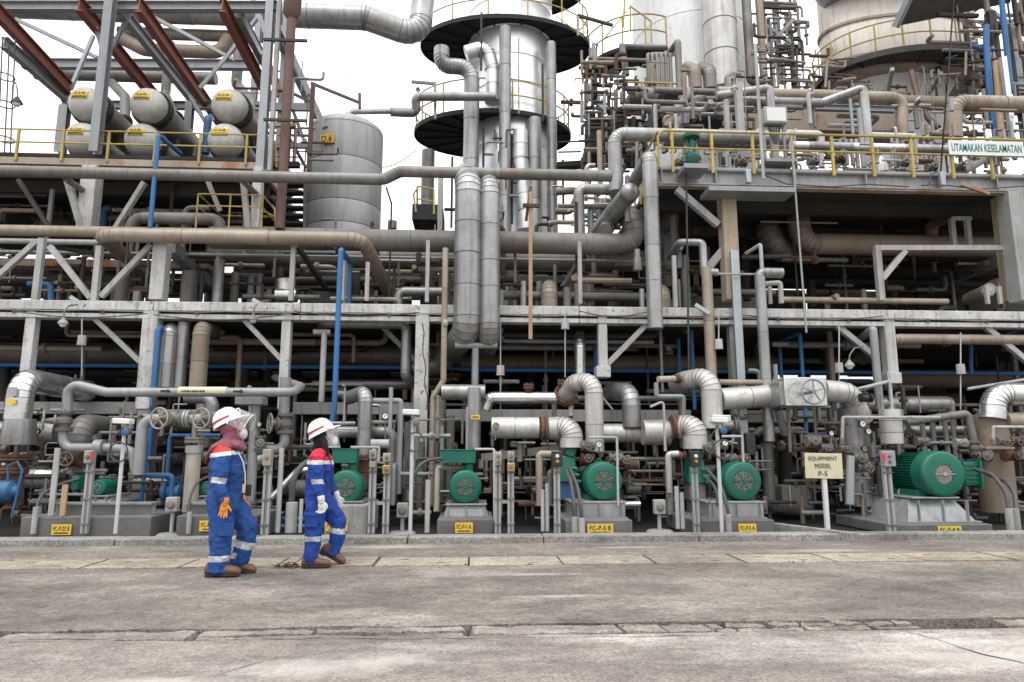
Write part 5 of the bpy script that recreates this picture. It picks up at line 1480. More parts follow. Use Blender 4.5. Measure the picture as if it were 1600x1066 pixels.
# upright insulated risers behind the left handwheels
for (u, v0, v1, r, Y, m_, lb) in ((263, 514, 606, 10, 12.1, 'clad', 'left of three pale risers behind the labelled pipe'), (313, 512, 606, 11, 12.0, 'clad_rusty', 'rust stained right riser of three behind the labelled pipe')):
    pipe(lb, [(u + 30, v0 + 6, Y + 1.6), (u + 1, v0 + 2, Y), (u - 3, v1, Y)], r, m_, clad=.55, R=.5)
pipe('middle of three pale risers behind the labelled pipe', [(302, 506, 13.4), (287, 500, 12.2), (281, 606, 12.2)], 8.5, 'clad', clad=.6, R=.6)
pipe('tall blue riser on the white flaking column at left', [(252, 512, 12), (246, 514, 11.9), (238, 640, 11.9), (232, 730, 11.9)], 4.4, 'blue', R=.6)
pipe('grey bend under the beam beside the tall white column', [(503, 512, 13.4), (505, 505, 12.4), (632, 506, 12.4), (637, 590, 12.4), (650, 600, 12.8), (650, 640, 12.8)], 7.5, 'clad', clad=1.2, R=.8)
pipe('slim pale prop with a tee head behind the walkers', [(505, 628, 12.2), (504, 520, 12.2)], 4.5, 'light_paint')
pipe('tee head on the slim pale prop', [(490, 519, 12.2), (516, 519, 12.2)], 4.5, 'light_paint')
pipe('slim riser left of the twin pipes down to the first motor', [(694, 388, 11.55), (695, 595, 11.55), (678, 622, 11.55), (672, 790, 11.55)], 4.5, 'clad_tan', R=.6, clad=.8)
T(MB().ball(P(696, 505, 11.5), .05, (1, 1, 1.4), 10).build('fitting', 'light_paint'), 'small pale fitting on the slim riser left of the twin pipes', 'fitting')
root = thing('pipe_support', 'grey tee shaped pipe support under the twin pipes', 'pipe support', P(743, 605, 11.8))
MB().cyl(P(711, 540, 11.8), P(777, 540, 11.8), px(5, P(743, 540, 11.8)), n=16).build('tee_head', 'grey_paint', root)
MB().cyl(P(743, 544, 11.8), P(742, 602, 11.8), px(5.5, P(743, 570, 11.8)), n=16).build('stem', 'grey_paint', root)
# pendant canisters and lamps under the beam
for (u, v, t, b, lb) in ((128, 532, 498, 588, 'pale canister on a rod hanging at the far left'), (782, 579, 500, 640, 'pale canister on a rod hanging right of the twin pipes'), (883, 507, 490, 590, 'pale canister on a rod hanging under the beam at centre'), (1123, 538, 492, 545, 'pale canister hanging left of the cable tray'),
                       (1311, 575, 505, 600, 'left pale canister hanging by the right white column'), (1501, 577, 520, 640, 'pale canister hanging at the far right')):
    p = P(u, v, 11.75)
    root = thing('hanging_canister', lb, 'canister', p, 'canisters hung on rods under the beam')
    k = px(6.5, p)
    MB().lathe(p - Z1 * k * 1.2, Z1, [(0, k * 1.05), (.04 * k, k * 1.05), (.1 * k, k * .98), (2.1 * k, k * .92), (2.4 * k, k * .86), (2.42 * k, .1 * k)], 20).build('can', 'light_paint', root)
    MB().tube([P(u, t, 11.75), P(u, b, 11.75)], .012, 6).build('rod', 'light_paint', root)
for (u, v, lb) in ((99, 500, 'white bulkhead lamp hanging under the beam at far left'), (396, 494, 'grey bulkhead lamp hanging under the beam above the walkers'), (1327, 566, 'small white lamp hanging by the right white column')):
    pendant(lb, u, v, 11.7, 7.5, [(u + 1, v - 12, 11.7), (u + 8, v - 22, 11.75), (u + 22, v - 24, 11.9)], 'light_paint' if 'white' in lb else 'cast')
for (u, v, lb) in ((118, 470, 'small bracket lamp arm on the beam at left'), (403, 474, 'small bracket lamp arm on the beam above the walkers'), (1094, 482, 'small flood lamp on the weathered riser')):
    bar(lb, (u - 8, v - 6, 11.75), (u + 14, v + 8, 11.75), 4, 6, 'galv', 'bracket', 'bracket')
# small and deep pipework too dense to pick apart: one mass
PWM = ['deep_pipe_shade', 'clad_dull', 'clad_rusty', 'interior_shade', 'dark_steel', 'rust', 'clad_tan', 'yellow', 'steel', 'clad', 'light_paint']
PW = MB()
def pw(pts, r, m):
    st = [V(q) for q in pts]
    PW.cyl(st[0], st[1], px(r, st[0]), n=8 if r < 5 else 14, mi=PWM.index(m))
rg = random.Random(5)
GB = 'dark pipes deep in the ground bay'
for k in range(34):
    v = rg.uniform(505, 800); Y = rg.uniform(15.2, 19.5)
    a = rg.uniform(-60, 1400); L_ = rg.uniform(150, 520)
    pw([(a, v, Y), (a + L_, v, Y)], rg.uniform(4, 15), rg.choice(['deep_pipe_shade', 'deep_pipe_shade', 'deep_pipe_shade', 'clad_rusty']))
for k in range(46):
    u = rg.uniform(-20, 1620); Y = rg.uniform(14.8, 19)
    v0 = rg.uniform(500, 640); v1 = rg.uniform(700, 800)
    pw([(u, v1, Y), (u, v0, Y)], rg.uniform(4, 13), rg.choice(['deep_pipe_shade', 'deep_pipe_shade', 'deep_pipe_shade', 'interior_shade']))
# dense tangle left of the white tower (small pipes one by one)
rg = random.Random(11)
for k in range(46):
    u = rg.uniform(908, 992); v = rg.uniform(96, 190); L_ = rg.uniform(16, 60); Y = rg.uniform(15.5, 18)
    m_ = rg.choice(['clad_dull', 'clad_rusty', 'dark_steel', 'dark_steel', 'steel', 'rust', 'clad_dull'])
    if rg.random() < .6:
        pts = [(u, v, Y), (u, v + L_, Y)]
    else:
        pts = [(u - L_ / 3, v, Y), (u + L_ / 3, v, Y)]
    pw(pts, rg.uniform(1.3, 3.6), m_)
for k in range(40):
    u = rg.uniform(908, 1000); v = rg.uniform(170, 270); L_ = rg.uniform(16, 50); Y = rg.uniform(15.5, 18)
    pts = [(u, v, Y), (u, v + L_, Y)] if rg.random() < .5 else [(u - L_ / 3, v, Y), (u + L_ / 3, v, Y)]
    pw(pts, rg.uniform(1.5, 4), rg.choice(['dark_steel', 'dark_steel', 'clad_rusty', 'deep_pipe_shade']))
for k in range(36):                                        # tangle around the ring platform of the rusty vessel
    u = rg.uniform(1195, 1330) if rg.random() < .7 else rg.uniform(1480, 1600); v = rg.uniform(70, 140); L_ = rg.uniform(14, 50); Y = rg.uniform(15.8, 17.4)
    pts = [(u, v, Y), (u + rg.uniform(-4, 4), v + L_, Y)] if rg.random() < .5 else [(u - L_ / 2, v, Y), (u + L_ / 2, v + rg.uniform(-8, 8), Y)]
    pw(pts, rg.uniform(1, 2.6), rg.choice(['rust', 'clad_rusty', 'clad_rusty', 'dark_steel']))
for k in range(30):                                        # low clutter on the deck behind the rail
    u = rg.uniform(1250, 1600); v = rg.uniform(238, 262); Y = rg.uniform(14, 16)
    pts = [(u, v - 12, Y), (u, v + 10, Y)] if rg.random() < .6 else [(u - 14, v, Y), (u + 14, v, Y)]
    pw(pts, rg.uniform(1.5, 4), rg.choice(['clad', 'clad_dull', 'rust', 'light_paint', 'dark_steel']))
# random pipes behind rack above the beam (left) and in the upper bays
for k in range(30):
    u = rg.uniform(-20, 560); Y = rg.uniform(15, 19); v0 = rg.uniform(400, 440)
    pw([(u, 482, Y), (u, v0, Y)], rg.uniform(3, 13), rg.choice(['clad_dull', 'deep_pipe_shade', 'deep_pipe_shade', 'deep_pipe_shade', 'dark_steel']))
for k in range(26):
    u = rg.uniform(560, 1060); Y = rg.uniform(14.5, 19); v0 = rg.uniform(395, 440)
    pw([(u, 482, Y), (u, v0, Y)], rg.uniform(3, 13), rg.choice(['clad_dull', 'deep_pipe_shade', 'deep_pipe_shade', 'deep_pipe_shade', 'dark_steel']))
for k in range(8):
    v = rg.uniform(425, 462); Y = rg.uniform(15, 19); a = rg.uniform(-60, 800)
    pw([(a, v, Y), (a + rg.uniform(200, 400), v, Y)], rg.uniform(4, 12), 'deep_pipe_shade')
o_ = PW.build('pipework', PWM); o_['kind'] = 'stuff'; o_['label'] = 'mass of small weathered pipes deep in the plant and between the towers'
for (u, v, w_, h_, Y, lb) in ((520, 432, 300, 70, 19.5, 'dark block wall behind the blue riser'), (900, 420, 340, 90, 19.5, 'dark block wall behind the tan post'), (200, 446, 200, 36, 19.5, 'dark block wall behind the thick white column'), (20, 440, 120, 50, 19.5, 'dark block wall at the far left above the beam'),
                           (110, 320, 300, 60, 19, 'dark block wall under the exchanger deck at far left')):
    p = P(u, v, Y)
    T(MB().box(p, (px(w_, p), .3, px(h_, p))).build('block_wall', 'interior_shade'), lb, 'wall')
# ================================================================== PUMP SETS
YM = 10.35
def dashes(parent, c, w_, h, n):
    mb = MB()
    for k in range(n):
        mb.box(c + X1 * (w_ * (-.5 + (k + .5) / n)), (w_ / n * .7, .004, h * (.7 + .3 * ((k * 7) % 3) / 2)))
    return mb.build('small_print', 'ink', parent)
def plinth(label, u0, u1, v, Y0, dep, txt, tu, tv, tw=30, th=16, m='concrete_dark'):
    a, b = P(u0, v, Y0), P(u1, v, Y0)
    root = thing('concrete_plinth', label, 'plinth', Vector(((a.x + b.x) / 2, Y0, 0)))
    MB().box(((a.x + b.x) / 2, Y0 + dep / 2, a.z / 2), (b.x - a.x, dep, a.z)).build('block', m, root, bevel=.015)
    if txt:
        c = P(tu, tv, Y0 - .02)
        w_, h = px(tw, c), px(th, c)
        t = MB().box(c, (w_, .012, h)).build('number_tag', 'tag_yellow', root, bevel=.002)
        lettering(txt, c + Vector((0, -.009, h * .13)), h * .42, 'ink', root, width=w_ * .82, bold=.003)
        dashes(root, c + Vector((0, -.0075, -h * .3)), w_ * .72, h * .16, 11)
    return root
plinth('long dark plinth tagged FC-P-23 B at the left', 33, 236, 808, 9.8, 1.3, 'FC-P-23 B', 96, 828)
plinth('dark plinth tagged FC-P-23 behind the walker in the headscarf', 276, 402, 806, 9.8, 1.2, 'FC-P-23 A', 329, 822, 34)
plinth('rough grey plinth half hidden by the walker with black hair', 508, 574, 790, 10.0, 1.2, 'FC-P-1 B', 526, 822, 34, m='concrete_lintel')
plinth('black plinth tagged FC-P-1 A', 683, 771, 812, 9.8, 1.2, 'FC-P-1 A', 725, 825, 28)
plinth('black plinth tagged FC-P-5 B', 883, 988, 813, 9.8, 1.4, 'FC-P-5 B', 938, 827, 41)
plinth('black plinth tagged FC-P-5 A', 1084, 1210, 813, 9.8, 1.4, 'FC-P-5 A', 1168, 827, 28)
plinth('low dark plinth tagged FC-P-4 B at the right', 1396, 1551, 820, 9.8, 1.6, 'FC-P-4 B', 1484, 829, 38, 13)
def steel_base(root, u0, u1, v0, v1, Y, dep, m='grey_paint', splay=.0):
    a, b = P(u0, v1, Y), P(u1, v1, Y)
    z1 = P(u0, v0, Y).z
    cx, w_ = (a.x + b.x) / 2, b.x - a.x
    mb = MB()
    mb.box((cx, Y + dep / 2, (a.z + z1) / 2), (w_ * .94, dep, (z1 - a.z)), taper=1 - splay)
    mb.box((cx, Y + dep / 2, a.z + .015), (w_, dep + .1, .03))
    mb.box((cx, Y + dep / 2, z1 + .008), (w_ * (1 - splay) * 1.02, dep * (1 - splay * .5) + .03, .022))
    mb.build('base_frame', m, root, bevel=.006)
    for q in (-.4, 0, .4):
        MB().box((cx + w_ * q * (1 - splay * .5), Y - .02, (a.z + z1) / 2), (.015, .06, (z1 - a.z) * .9)).build('gusset', m, root)
def motor(label, u, v, rp, L_, Y=YM, base=None, box=None, plain=False, pump=True, eye=True, splay=0.0, group='green electric pump motors'):
    c = P(u, v, Y)
    r = px(rp, c)
    zb_ = P(u, base[2] if base else v + rp + 4, Y).z
    root = thing('electric_pump', label, 'pump motor', Vector((c.x, Y, zb_)), group)
    MB().cyl(c + Y1 * .2, c + Y1 * L_, r * .80, n=32).build('motor_body', 'green', root)
    fb = MB()
    nf = 44
    for i in range(nf):
        a = 2 * PI * i / nf
        e = Vector((math.cos(a), 0, math.sin(a)))
        fb.beam(c + e * r * .86 + Y1 * .2, c + e * r * .86 + Y1 * (L_ - .05), .012, .012) if False else fb.add(
            [c + q for q in ((e * r * .78 + Vector((-e.z, 0, e.x)) * .006 + Y1 * .2), (e * r * .78 - Vector((-e.z, 0, e.x)) * .006 + Y1 * .2), (e * r * .93 - Vector((-e.z, 0, e.x)) * .005 + Y1 * .2), (e * r * .93 + Vector((-e.z, 0, e.x)) * .005 + Y1 * .2),
                             (e * r * .78 + Vector((-e.z, 0, e.x)) * .006 + Y1 * (L_ - .06)), (e * r * .78 - Vector((-e.z, 0, e.x)) * .006 + Y1 * (L_ - .06)), (e * r * .93 - Vector((-e.z, 0, e.x)) * .005 + Y1 * (L_ - .06)), (e * r * .93 + Vector((-e.z, 0, e.x)) * .005 + Y1 * (L_ - .06)))],
            [(3, 2, 1, 0), (4, 5, 6, 7), (0, 1, 5, 4), (1, 2, 6, 5), (2, 3, 7, 6), (3, 0, 4, 7)])
    o = fb.build('cooling_fins', 'green', root); o['kind'] = 'stuff'
    ri = r * (.52 if not plain else .42)
    MB().lathe(c + Y1 * .3, -Y1, [(0, r * .97), (.0, r), (.22, r), (.265, r * .985), (.29, r * .93), (.3, r * .86), (.3, ri), (.27, ri), (.27, r * .2)], 40).build('fan_cowl', ['green'], root)
    MB().lathe(c + Y1 * .03, -Y1, [(0, ri), (.005, ri)], 28).build('fan_opening', 'black' if not plain else 'box_tan', root)
    gm = MB()
    for q in ((.3, .45, .6, .75, .9) if not plain else (.5, .75)):
        gm.torus(c - Y1 * .004, Y1, ri * q, .0045, 28, 5)
    for i in range(16):
        a = 2 * PI * i / 16
        e = Vector((math.cos(a), 0, math.sin(a)))
        gm.tube([c + e * ri * .2 - Y1 * .004, c + e * ri - Y1 * .004], .004, 5)
    gm.build('fan_grille', 'wheel', root)
    g2 = MB()
    for i in range(6 if not plain else 2):
        a = 2 * PI * i / (6 if not plain else 2)
        e = Vector((math.cos(a), 0, math.sin(a)))
        g2.beam(c - Y1 * .012, c + e * ri * 1.04 - Y1 * .012, .014, .014)
    g2.cyl(c - Y1 * .022, c + Y1 * .0, ri * .2, n=14)
    g2.build('grille_spokes', 'green' if not plain else 'light_paint', root)
    for s_ in (-1, 1):
        MB().box(c + Vector((s_ * r * .62, L_ * .55, -r * .88)), (r * .42, L_ * .62, r * .34)).build('foot', 'green', root, bevel=.006)
    if eye:
        MB().torus(c + Vector((0, L_ * .5, r * 1.02)), Y1, .035, .011, 14, 6).build('lifting_eye', 'green', root)
    if pump:
        pb = MB()
        pb.lathe(c + Y1 * (L_ - .02), Y1, [(0, r * .5), (.12, r * .45), (.12, r * .2), (.4, r * .2), (.4, r * .6), (.5, r * .75), (.8, r * .75), (.9, r * .4)], 24)
        pb.build('pump_casing', 'cast', root)
    if box:
        u0, u1, v0, v1, yo = box
        a, b = P(u0, v0, Y + yo), P(u1, v1, Y + yo)
        MB().box(((a.x + b.x) / 2, Y + yo + .13, (a.z + b.z) / 2), (b.x - a.x, .26, a.z - b.z)).build('terminal_box', 'green', root, bevel=.008)
        MB().box(((a.x + b.x) / 2, Y + yo + .13, a.z + .008), (b.x - a.x + .02, .28, .018)).build('box_lid', 'green', root, bevel=.004)
        if v1 < v - rp * .6:
            MB().cyl(Vector((c.x + (b.x - c.x) * .35, Y + yo + .13, c.z + r * .7)), Vector((c.x + (b.x - c.x) * .35, Y + yo + .13, b.z)), r * .28, n=14).build('box_neck', 'green', root)
    if base:
        steel_base(root, base[0], base[1], base[2], base[3], Y - .1, L_ + .35, splay=splay)
    return root
motor('green motor half hidden by the walker with black hair, box on top', 539, 762, 27, .62, base=(516, 572, 786, 806), box=(519, 557, 703, 724, .25), splay=.2)
motor('green motor tagged FC-P-1 A with a wide box on top', 727, 761, 26, .55, base=(690, 766, 790, 811), box=(687, 743, 704, 724, .2), splay=.15)
motor('green motor tagged FC-P-5 B with black cables on its left', 944, 752, 30, .75, base=(893, 980, 786, 812))
motor('green motor tagged FC-P-5 A behind a white pole', 1162, 752, 30, .75, base=(1106, 1197, 786, 812))
motor('largest green motor with long cooling fins, tagged FC-P-4 B', 1476, 741, 36, 1.05, Y=10.3, base=(1416, 1532, 780, 818), plain=True, splay=.36)
c = P(1476, 741, 10.3)
root = thing('terminal_box', 'ribbed green terminal box on the right side of the largest motor', 'box', P(1518, 756, 10.6))
a, b = P(1504, 722, 10.62), P(1531, 759, 10.62)
MB().box(((a.x + b.x) / 2, 10.75, (a.z + b.z) / 2), (b.x - a.x, .3, a.z - b.z)).build('case', 'green', root, bevel=.01)
for k in range(5):
    MB().box(((a.x + b.x) / 2, 10.595, b.z + (a.z - b.z) * (k + .7) / 5.4), (b.x - a.x - .03, .02, .022)).build('rib', 'green', root)
MB().box((b.x - .004, 10.72, (a.z + b.z) / 2), (.03, .36, a.z - b.z + .06)).build('flange_plate', 'green', root)
motor('small green motor on the long plinth tagged FC-P-23 B', 152, 762, 12.5, .42, Y=10.4, base=(126, 174, 777, 788), splay=.3, pump=False)
motor('small green motor behind the walker in the headscarf', 322, 763, 11, .4, Y=10.5, base=(300, 344, 777, 788), splay=.3, pump=False, eye=False)
T(MB().box(P(124, 754, 10.5), (.09, .25, .2)).build('terminal_box', 'green', bevel=.01), 'small green box on the left of the small FC-P-23 B motor', 'box')
for (u0, u1, v0, v1, lb) in ((76, 236, 786, 808, 'long grey steel bed frame on the FC-P-23 B plinth'), (284, 372, 786, 806, 'grey steel bed frame on the FC-P-23 plinth behind the walker')):
    a, b = P(u0, v1, 9.9), P(u1, v0, 9.9)
    T(MB().ibeam(Vector((a.x, 10.05, (a.z + b.z) / 2)), Vector((b.x, 10.05, (a.z + b.z) / 2)), .3, b.z - a.z, .02).build('bed_frame', 'grey_paint'), lb, 'frame')
# big green pump heads beside the P-5 motors
for (u, v, lb) in ((888, 733, 'green pump head left of the FC-P-5 B motor'), (1090, 735, 'green pump head left of the FC-P-5 A motor')):
    c = P(u, v, 10.9)
    root = thing('centrifugal_pump', lb, 'pump', c - Z1 * .3)
    MB().box(c + Vector((0, .15, 0)), (.32, .34, .42), taper=.72).build('housing', 'green', root, bevel=.025)
    MB().box(c + Vector((.05, .1, .27)), (.16, .2, .16), R=Matrix.Rotation(.35, 3, 'Y')).build('neck', 'green', root, bevel=.02)
    for k in range(3):
        MB().cyl(c + Vector((.05 + .03 * k, -.05, .02 - .1 * k)), c + Vector((.13 + .03 * k, -.09, -.0 - .1 * k)), .03, n=12).build('cable_gland', 'green', root)
    MB().box(c + Vector((0, .18, -.34)), (.26, .3, .27)).build('pedestal', 'blue_dark' if u < 1000 else 'cast', root, bevel=.01)
# black cables with pale conduit ends
def cable(label, pts, r=.026, conduit=None, group=None):
    p = [V(q) for q in pts]
    st = route(p, .16, 1.2, 10, snap=False)
    root = thing('cable', label, 'cable', p[-1], group)
    MB().tube([q[0] for q in st], r, 10).build('sheath', 'rubber', root)
    if conduit:
        a, b = V(conduit[0]), V(conduit[1])
        a.x = b.x
        MB().cyl(b, a, r * 1.75, n=14).build('conduit', 'light_paint', root)
    return root
cable('left black cable curving down beside the FC-P-5 B motor', [(884, 735, 10.7), (892, 752, 10.2), (897, 790, 9.95), (898, 812, 9.95)], .028, ((898, 808, 9.8), (898, 834, 9.8)))
cable('right black cable curving down beside the FC-P-5 B motor', [(890, 731, 10.7), (902, 760, 10.15), (908, 790, 9.95), (909, 812, 9.95)], .028, ((909, 810, 9.78), (909, 834, 9.78)))
cable('black cable curving down beside the FC-P-5 A motor', [(1104, 733, 10.7), (1126, 758, 10.15), (1136, 790, 9.95), (1139, 808, 9.95)], .026, ((1139, 804, 9.8), (1139, 834, 9.8)))
cable('second black cable beside the FC-P-5 A motor', [(1100, 744, 10.7), (1118, 760, 10.3), (1124, 790, 10.2)], .026)
cable('left black cable from the terminal box of the largest motor', [(1522, 733, 10.5), (1552, 742, 10.1), (1574, 772, 9.8), (1576, 800, 9.75)], .03, ((1577, 795, 9.7), (1580, 834, 9.7)))
cable('right black cable from behind the largest motor', [(1545, 742, 10.9), (1572, 752, 10.2), (1586, 772, 9.85), (1588, 800, 9.75)], .03, ((1588, 795, 9.72), (1590, 834, 9.72)))
cable('black cable looping left from the FC-P-1 A box', [(690, 716, 10.5), (668, 719, 10.4), (652, 730, 10.3), (646, 752, 10.3)], .026)
cable('thin black cable dropping left of the FC-P-1 A motor', [(700, 722, 10.4), (676, 728, 10.2), (669, 748, 10.1), (667, 765, 10.1)], .013, ((666, 752, 9.9), (666, 830, 9.9)))
cable('black cable arching behind the walker with black hair', [(500, 712, 10.6), (470, 728, 10.3), (458, 748, 10.2), (455, 795, 10.2)], .045, ((455, 785, 10.0), (454, 832, 10.0)))
cable('grey cable arching left from the small FC-P-23 B motor', [(124, 748, 10.4), (88, 758, 10.2), (62, 775, 9.9), (56, 800, 9.8)], .02, ((57, 792, 9.75), (52, 834, 9.75)))
cable('grey cable arching behind the walker in the headscarf', [(328, 744, 10.3), (308, 752, 10.1), (297, 775, 9.9), (294, 806, 9.8)], .018, ((295, 800, 9.75), (294, 834, 9.75)))
cable('white cable looping at the foot of the FC-P-5 A station', [(1112, 780, 10.2), (1100, 792, 9.9), (1094, 812, 9.75), (1098, 834, 9.7)], .006)
# control stations: a double channel post with push button boxes
def station(label, u, v0, v1, boxes, w=11, Y=9.72, group='control stations along the kerb'):
    p0, p1 = P(u, v1, Y), P(u, (v0 + v1) / 2, Y)
    z1 = P(u, v0, Y).z
    x = p1.x
    root = thing('control_station', label, 'control station', Vector((x, Y, p0.z)), group)
    ww = px(w, p1)
    for s_ in (-1, 1):
        MB().box((x + s_ * ww * .32, Y, (p0.z + z1) / 2), (ww * .34, .06, z1 - p0.z)).build('channel', 'box_grey', root, bevel=.004)
    MB().tube([Vector((x, Y - .02, p0.z)), Vector((x + .006, Y - .025, (p0.z + z1) / 2)), Vector((x, Y - .02, z1))], .012, 8).build('conduit', 'cable_grey', root)
    for q in (.12, .42, .75):
        MB().box((x, Y - .03, p0.z + (z1 - p0.z) * q), (ww * 1.15, .03, .025)).build('clip', 'cast', root)
    for (bv, bh, bw, m_, kn) in boxes:
        c = P(u, bv, Y - .06); c.x = x
        MB().box(c, (px(bw, c), .09, px(bh, c))).build('button_box', m_, root, bevel=.012)
        for k in range(kn):
            b_ = c + Vector((0, -.045, (k - (kn - 1) / 2) * -.075 + .0))
            MB().lathe(b_, -Y1, [(0, .026), (.012, .026), (.014, .018), (.03, .017)], 14).build('button', 'cast' if m_ != 'black' else ('sign_white', 'brass')[k % 2], root)
    return root
station('control station left of the walker with black hair', 417, 705, 836, [(715, 26, 13, 'box_tan', 1)], 12)
station('left control station of the pair beside the half hidden motor', 582, 705, 834, [(710, 14, 11, 'box_tan', 1), (726, 10, 10, 'box_tan', 0)], 11)
station('right control station of the pair beside the half hidden motor', 604, 708, 834, [(715, 14, 12, 'box_tan', 1), (734, 14, 13, 'brass', 1)], 10)
station('left control station of the pair right of the FC-P-1 A motor', 778, 705, 834, [(717, 20, 10, 'box_tan', 2)], 10)
station('right control station of the pair right of the FC-P-1 A motor', 798, 705, 834, [(713, 14, 10, 'box_tan', 1), (730, 14, 12, 'brass', 1)], 10)
station('control station with a black box left of the FC-P-5 B motor', 870, 706, 834, [(717, 24, 17, 'black', 2)], 10)
station('control station with a black box left of the FC-P-5 A motor', 1086, 706, 834, [(717, 24, 16, 'black', 2)], 10)
station('control station with a red marked box left of the largest motor', 1388, 706, 836, [(717, 24, 20, 'box_grey', 2)], 13)
station('control station with a red marked box on the long left plinth', 138, 705, 834, [(714, 20, 12, 'box_grey', 1)], 11)
for (u, v, lb) in ((1381, 715, 'small red mark on the box left of the largest motor'), (143, 712, 'small red mark on the box of the far left station')):
    c = P(u, v, 9.6)
    T(MB().box(c, (px(5, c), .008, px(12, c))).build('warning_label', 'cloth_red'), lb, 'label')
bar('short grey tie between the pair of stations beside the half hidden motor', (588, 786, 9.74), (600, 786, 9.74), 4, 5, 'box_grey', 'tie', 'tie_bar')
bar('short grey tie between the pair of stations right of the FC-P-1 A motor', (783, 784, 9.74), (794, 784, 9.74), 4, 5, 'box_grey', 'tie', 'tie_bar')
# bent guard pipes over motors
for (pts, lb) in (([(548, 699, 10.1), (592, 699, 10.1), (592, 722, 10.1)], 'thin pale guard pipe right of the half hidden motor'), ([(742, 702, 10.1), (772, 702, 10.1), (773, 834, 9.9)], 'thin pale guard pipe right of the FC-P-1 A motor'), ([(920, 683, 10.4), (964, 684, 10.4), (966, 790, 10.2)], 'thin pale guard pipe right of the FC-P-5 B motor'), ([(1128, 682, 10.4), (1160, 682, 10.4), (1161, 722, 10.4)], 'thin pale guard pipe above the FC-P-5 A motor')):
    pipe(lb, pts, 2, 'light_paint', R=.6)
# lamp posts with flat heads along the kerb
for (u, v0, v1, hu, lb) in ((188, 662, 834, 195, 'white post with a flat lamp head by the left wheel valve'), (643, 648, 832, 643, 'white post with a flat lamp head beside the tall white column'), (1124, 660, 834, 1121, 'white post with a flat lamp head before the FC-P-5 A motor')):
    p0, p1 = P(u, v1, 9.66), P(u, (v0 + v1) / 2, 9.66)
    root = thing('work_lamp_post', lb, 'lamp post', Vector((p1.x, 9.66, p0.z)), 'white work lamp posts along the kerb')
    z1 = P(u, v0, 9.66).z
    MB().cyl(Vector((p1.x, 9.66, p0.z)), Vector((p1.x, 9.66, z1)), px(3, p1), n=12).build('pole', 'post_white', root)
    MB().box(Vector((P(hu, v0, 9.66).x, 9.62, z1 + .03)), (.23, .16, .075), R=Matrix.Rotation(.05, 3, 'Y')).build('lamp_head', 'sign_white', root, bevel=.012)
    MB().lathe(Vector((p1.x + .06, 9.6, z1 - .12)), -Y1, [(-.08, .03), (0, .045), (.05, .05), (.06, .03)], 14).build('socket', 'blue_dark' if u > 1000 or u < 300 else 'cast', root)
    cc = Vector((p1.x + (.05 if u > 300 else -.02), 9.6, z1 - .38))
    MB().torus(cc, Vector((.2, 1, .1)), .13, .011, 24, 6).build('cable_loop', 'rubber', root)
    MB().tube([Vector((p1.x, 9.62, z1 - .05)), Vector((p1.x - .12, 9.6, z1 - .2)), cc + Vector((-.13, 0, 0))], .01, 6).build('lead', 'rubber', root)
# slim conduit posts along the kerb
for (u, v0, v1, r, m_, lb) in ((437, 700, 832, 4, 'light_paint', 'slim grey pipe post right of the station by the walkers'), (470, 780, 832, 3, 'light_paint', 'short thin post left of the walker with black hair'), (100, 757, 806, 4.5, 'tan_angle', 'flat tan post standing on the long left plinth'), (85, 700, 806, 4.5, 'light_paint', 'grey pipe post left of the flat tan post'),
        (668, 750, 832, 4, 'light_paint', 'pale conduit post left of the FC-P-1 A motor'), (848, 765, 830, 3, 'light_paint', 'thin pale post left of the FC-P-5 B station'), (855, 755, 830, 3, 'light_paint', 'second thin pale post left of the FC-P-5 B station'), (1058, 760, 826, 3.5, 'light_paint', 'thin pale post left of the FC-P-5 A station'), (1066, 770, 826, 3.5, 'light_paint', 'second thin pale post left of the FC-P-5 A station')):
    p = P(u, (v0 + v1) / 2, 9.85)
    z0, z1 = P(u, v1, 9.85).z, P(u, v0, 9.85).z
    mb = MB()
    if 'flat' in lb:
        mb.box((p.x, 9.85, (z0 + z1) / 2), (px(8, p), .03, z1 - z0))
    else:
        mb.cyl(Vector((p.x, 9.85, z0)), Vector((p.x, 9.85, z1)), px(r, p), n=12)
    T(mb.build('post', m_), lb, 'post')
MB().lathe(P(437, 700, 9.85), Z1, [(0, .02), (.0, .07), (.02, .07), (.02, .03), (.06, .03), (.06, .07), (.08, .07)], 14)
# switch boxes on pads
for (u, v, lb) in ((270, 788, 'grey switch box on a round pad left of the thick pale post'), (629, 797, 'grey switch box on a short leg beside the white lamp post'), (1030, 792, 'grey switch box on a round pad between the FC-P-5 motors')):
    c = P(u, v, 9.9)
    root = thing('switch_box', lb, 'switch box', Vector((c.x, 9.9, 0)), 'switch boxes on short legs')
    MB().box(c, (px(17, c), .12, px(22, c))).build('box', 'box_grey', root, bevel=.01)
    MB().lathe(c - Y1 * .06, -Y1, [(0, .06), (.015, .06), (.02, .045), (.04, .04), (.045, .0)], 18).build('knob', 'cast', root)
    MB().cyl(Vector((c.x, 9.92, .08)), Vector((c.x, 9.92, c.z - .1)), .028, n=12).build('leg', 'box_grey', root)
    MB().lathe(Vector((c.x, 9.92, 0)), Z1, [(0, .2), (.07, .19), (.09, .16)], 18).build('pad', 'concrete_lintel', root)
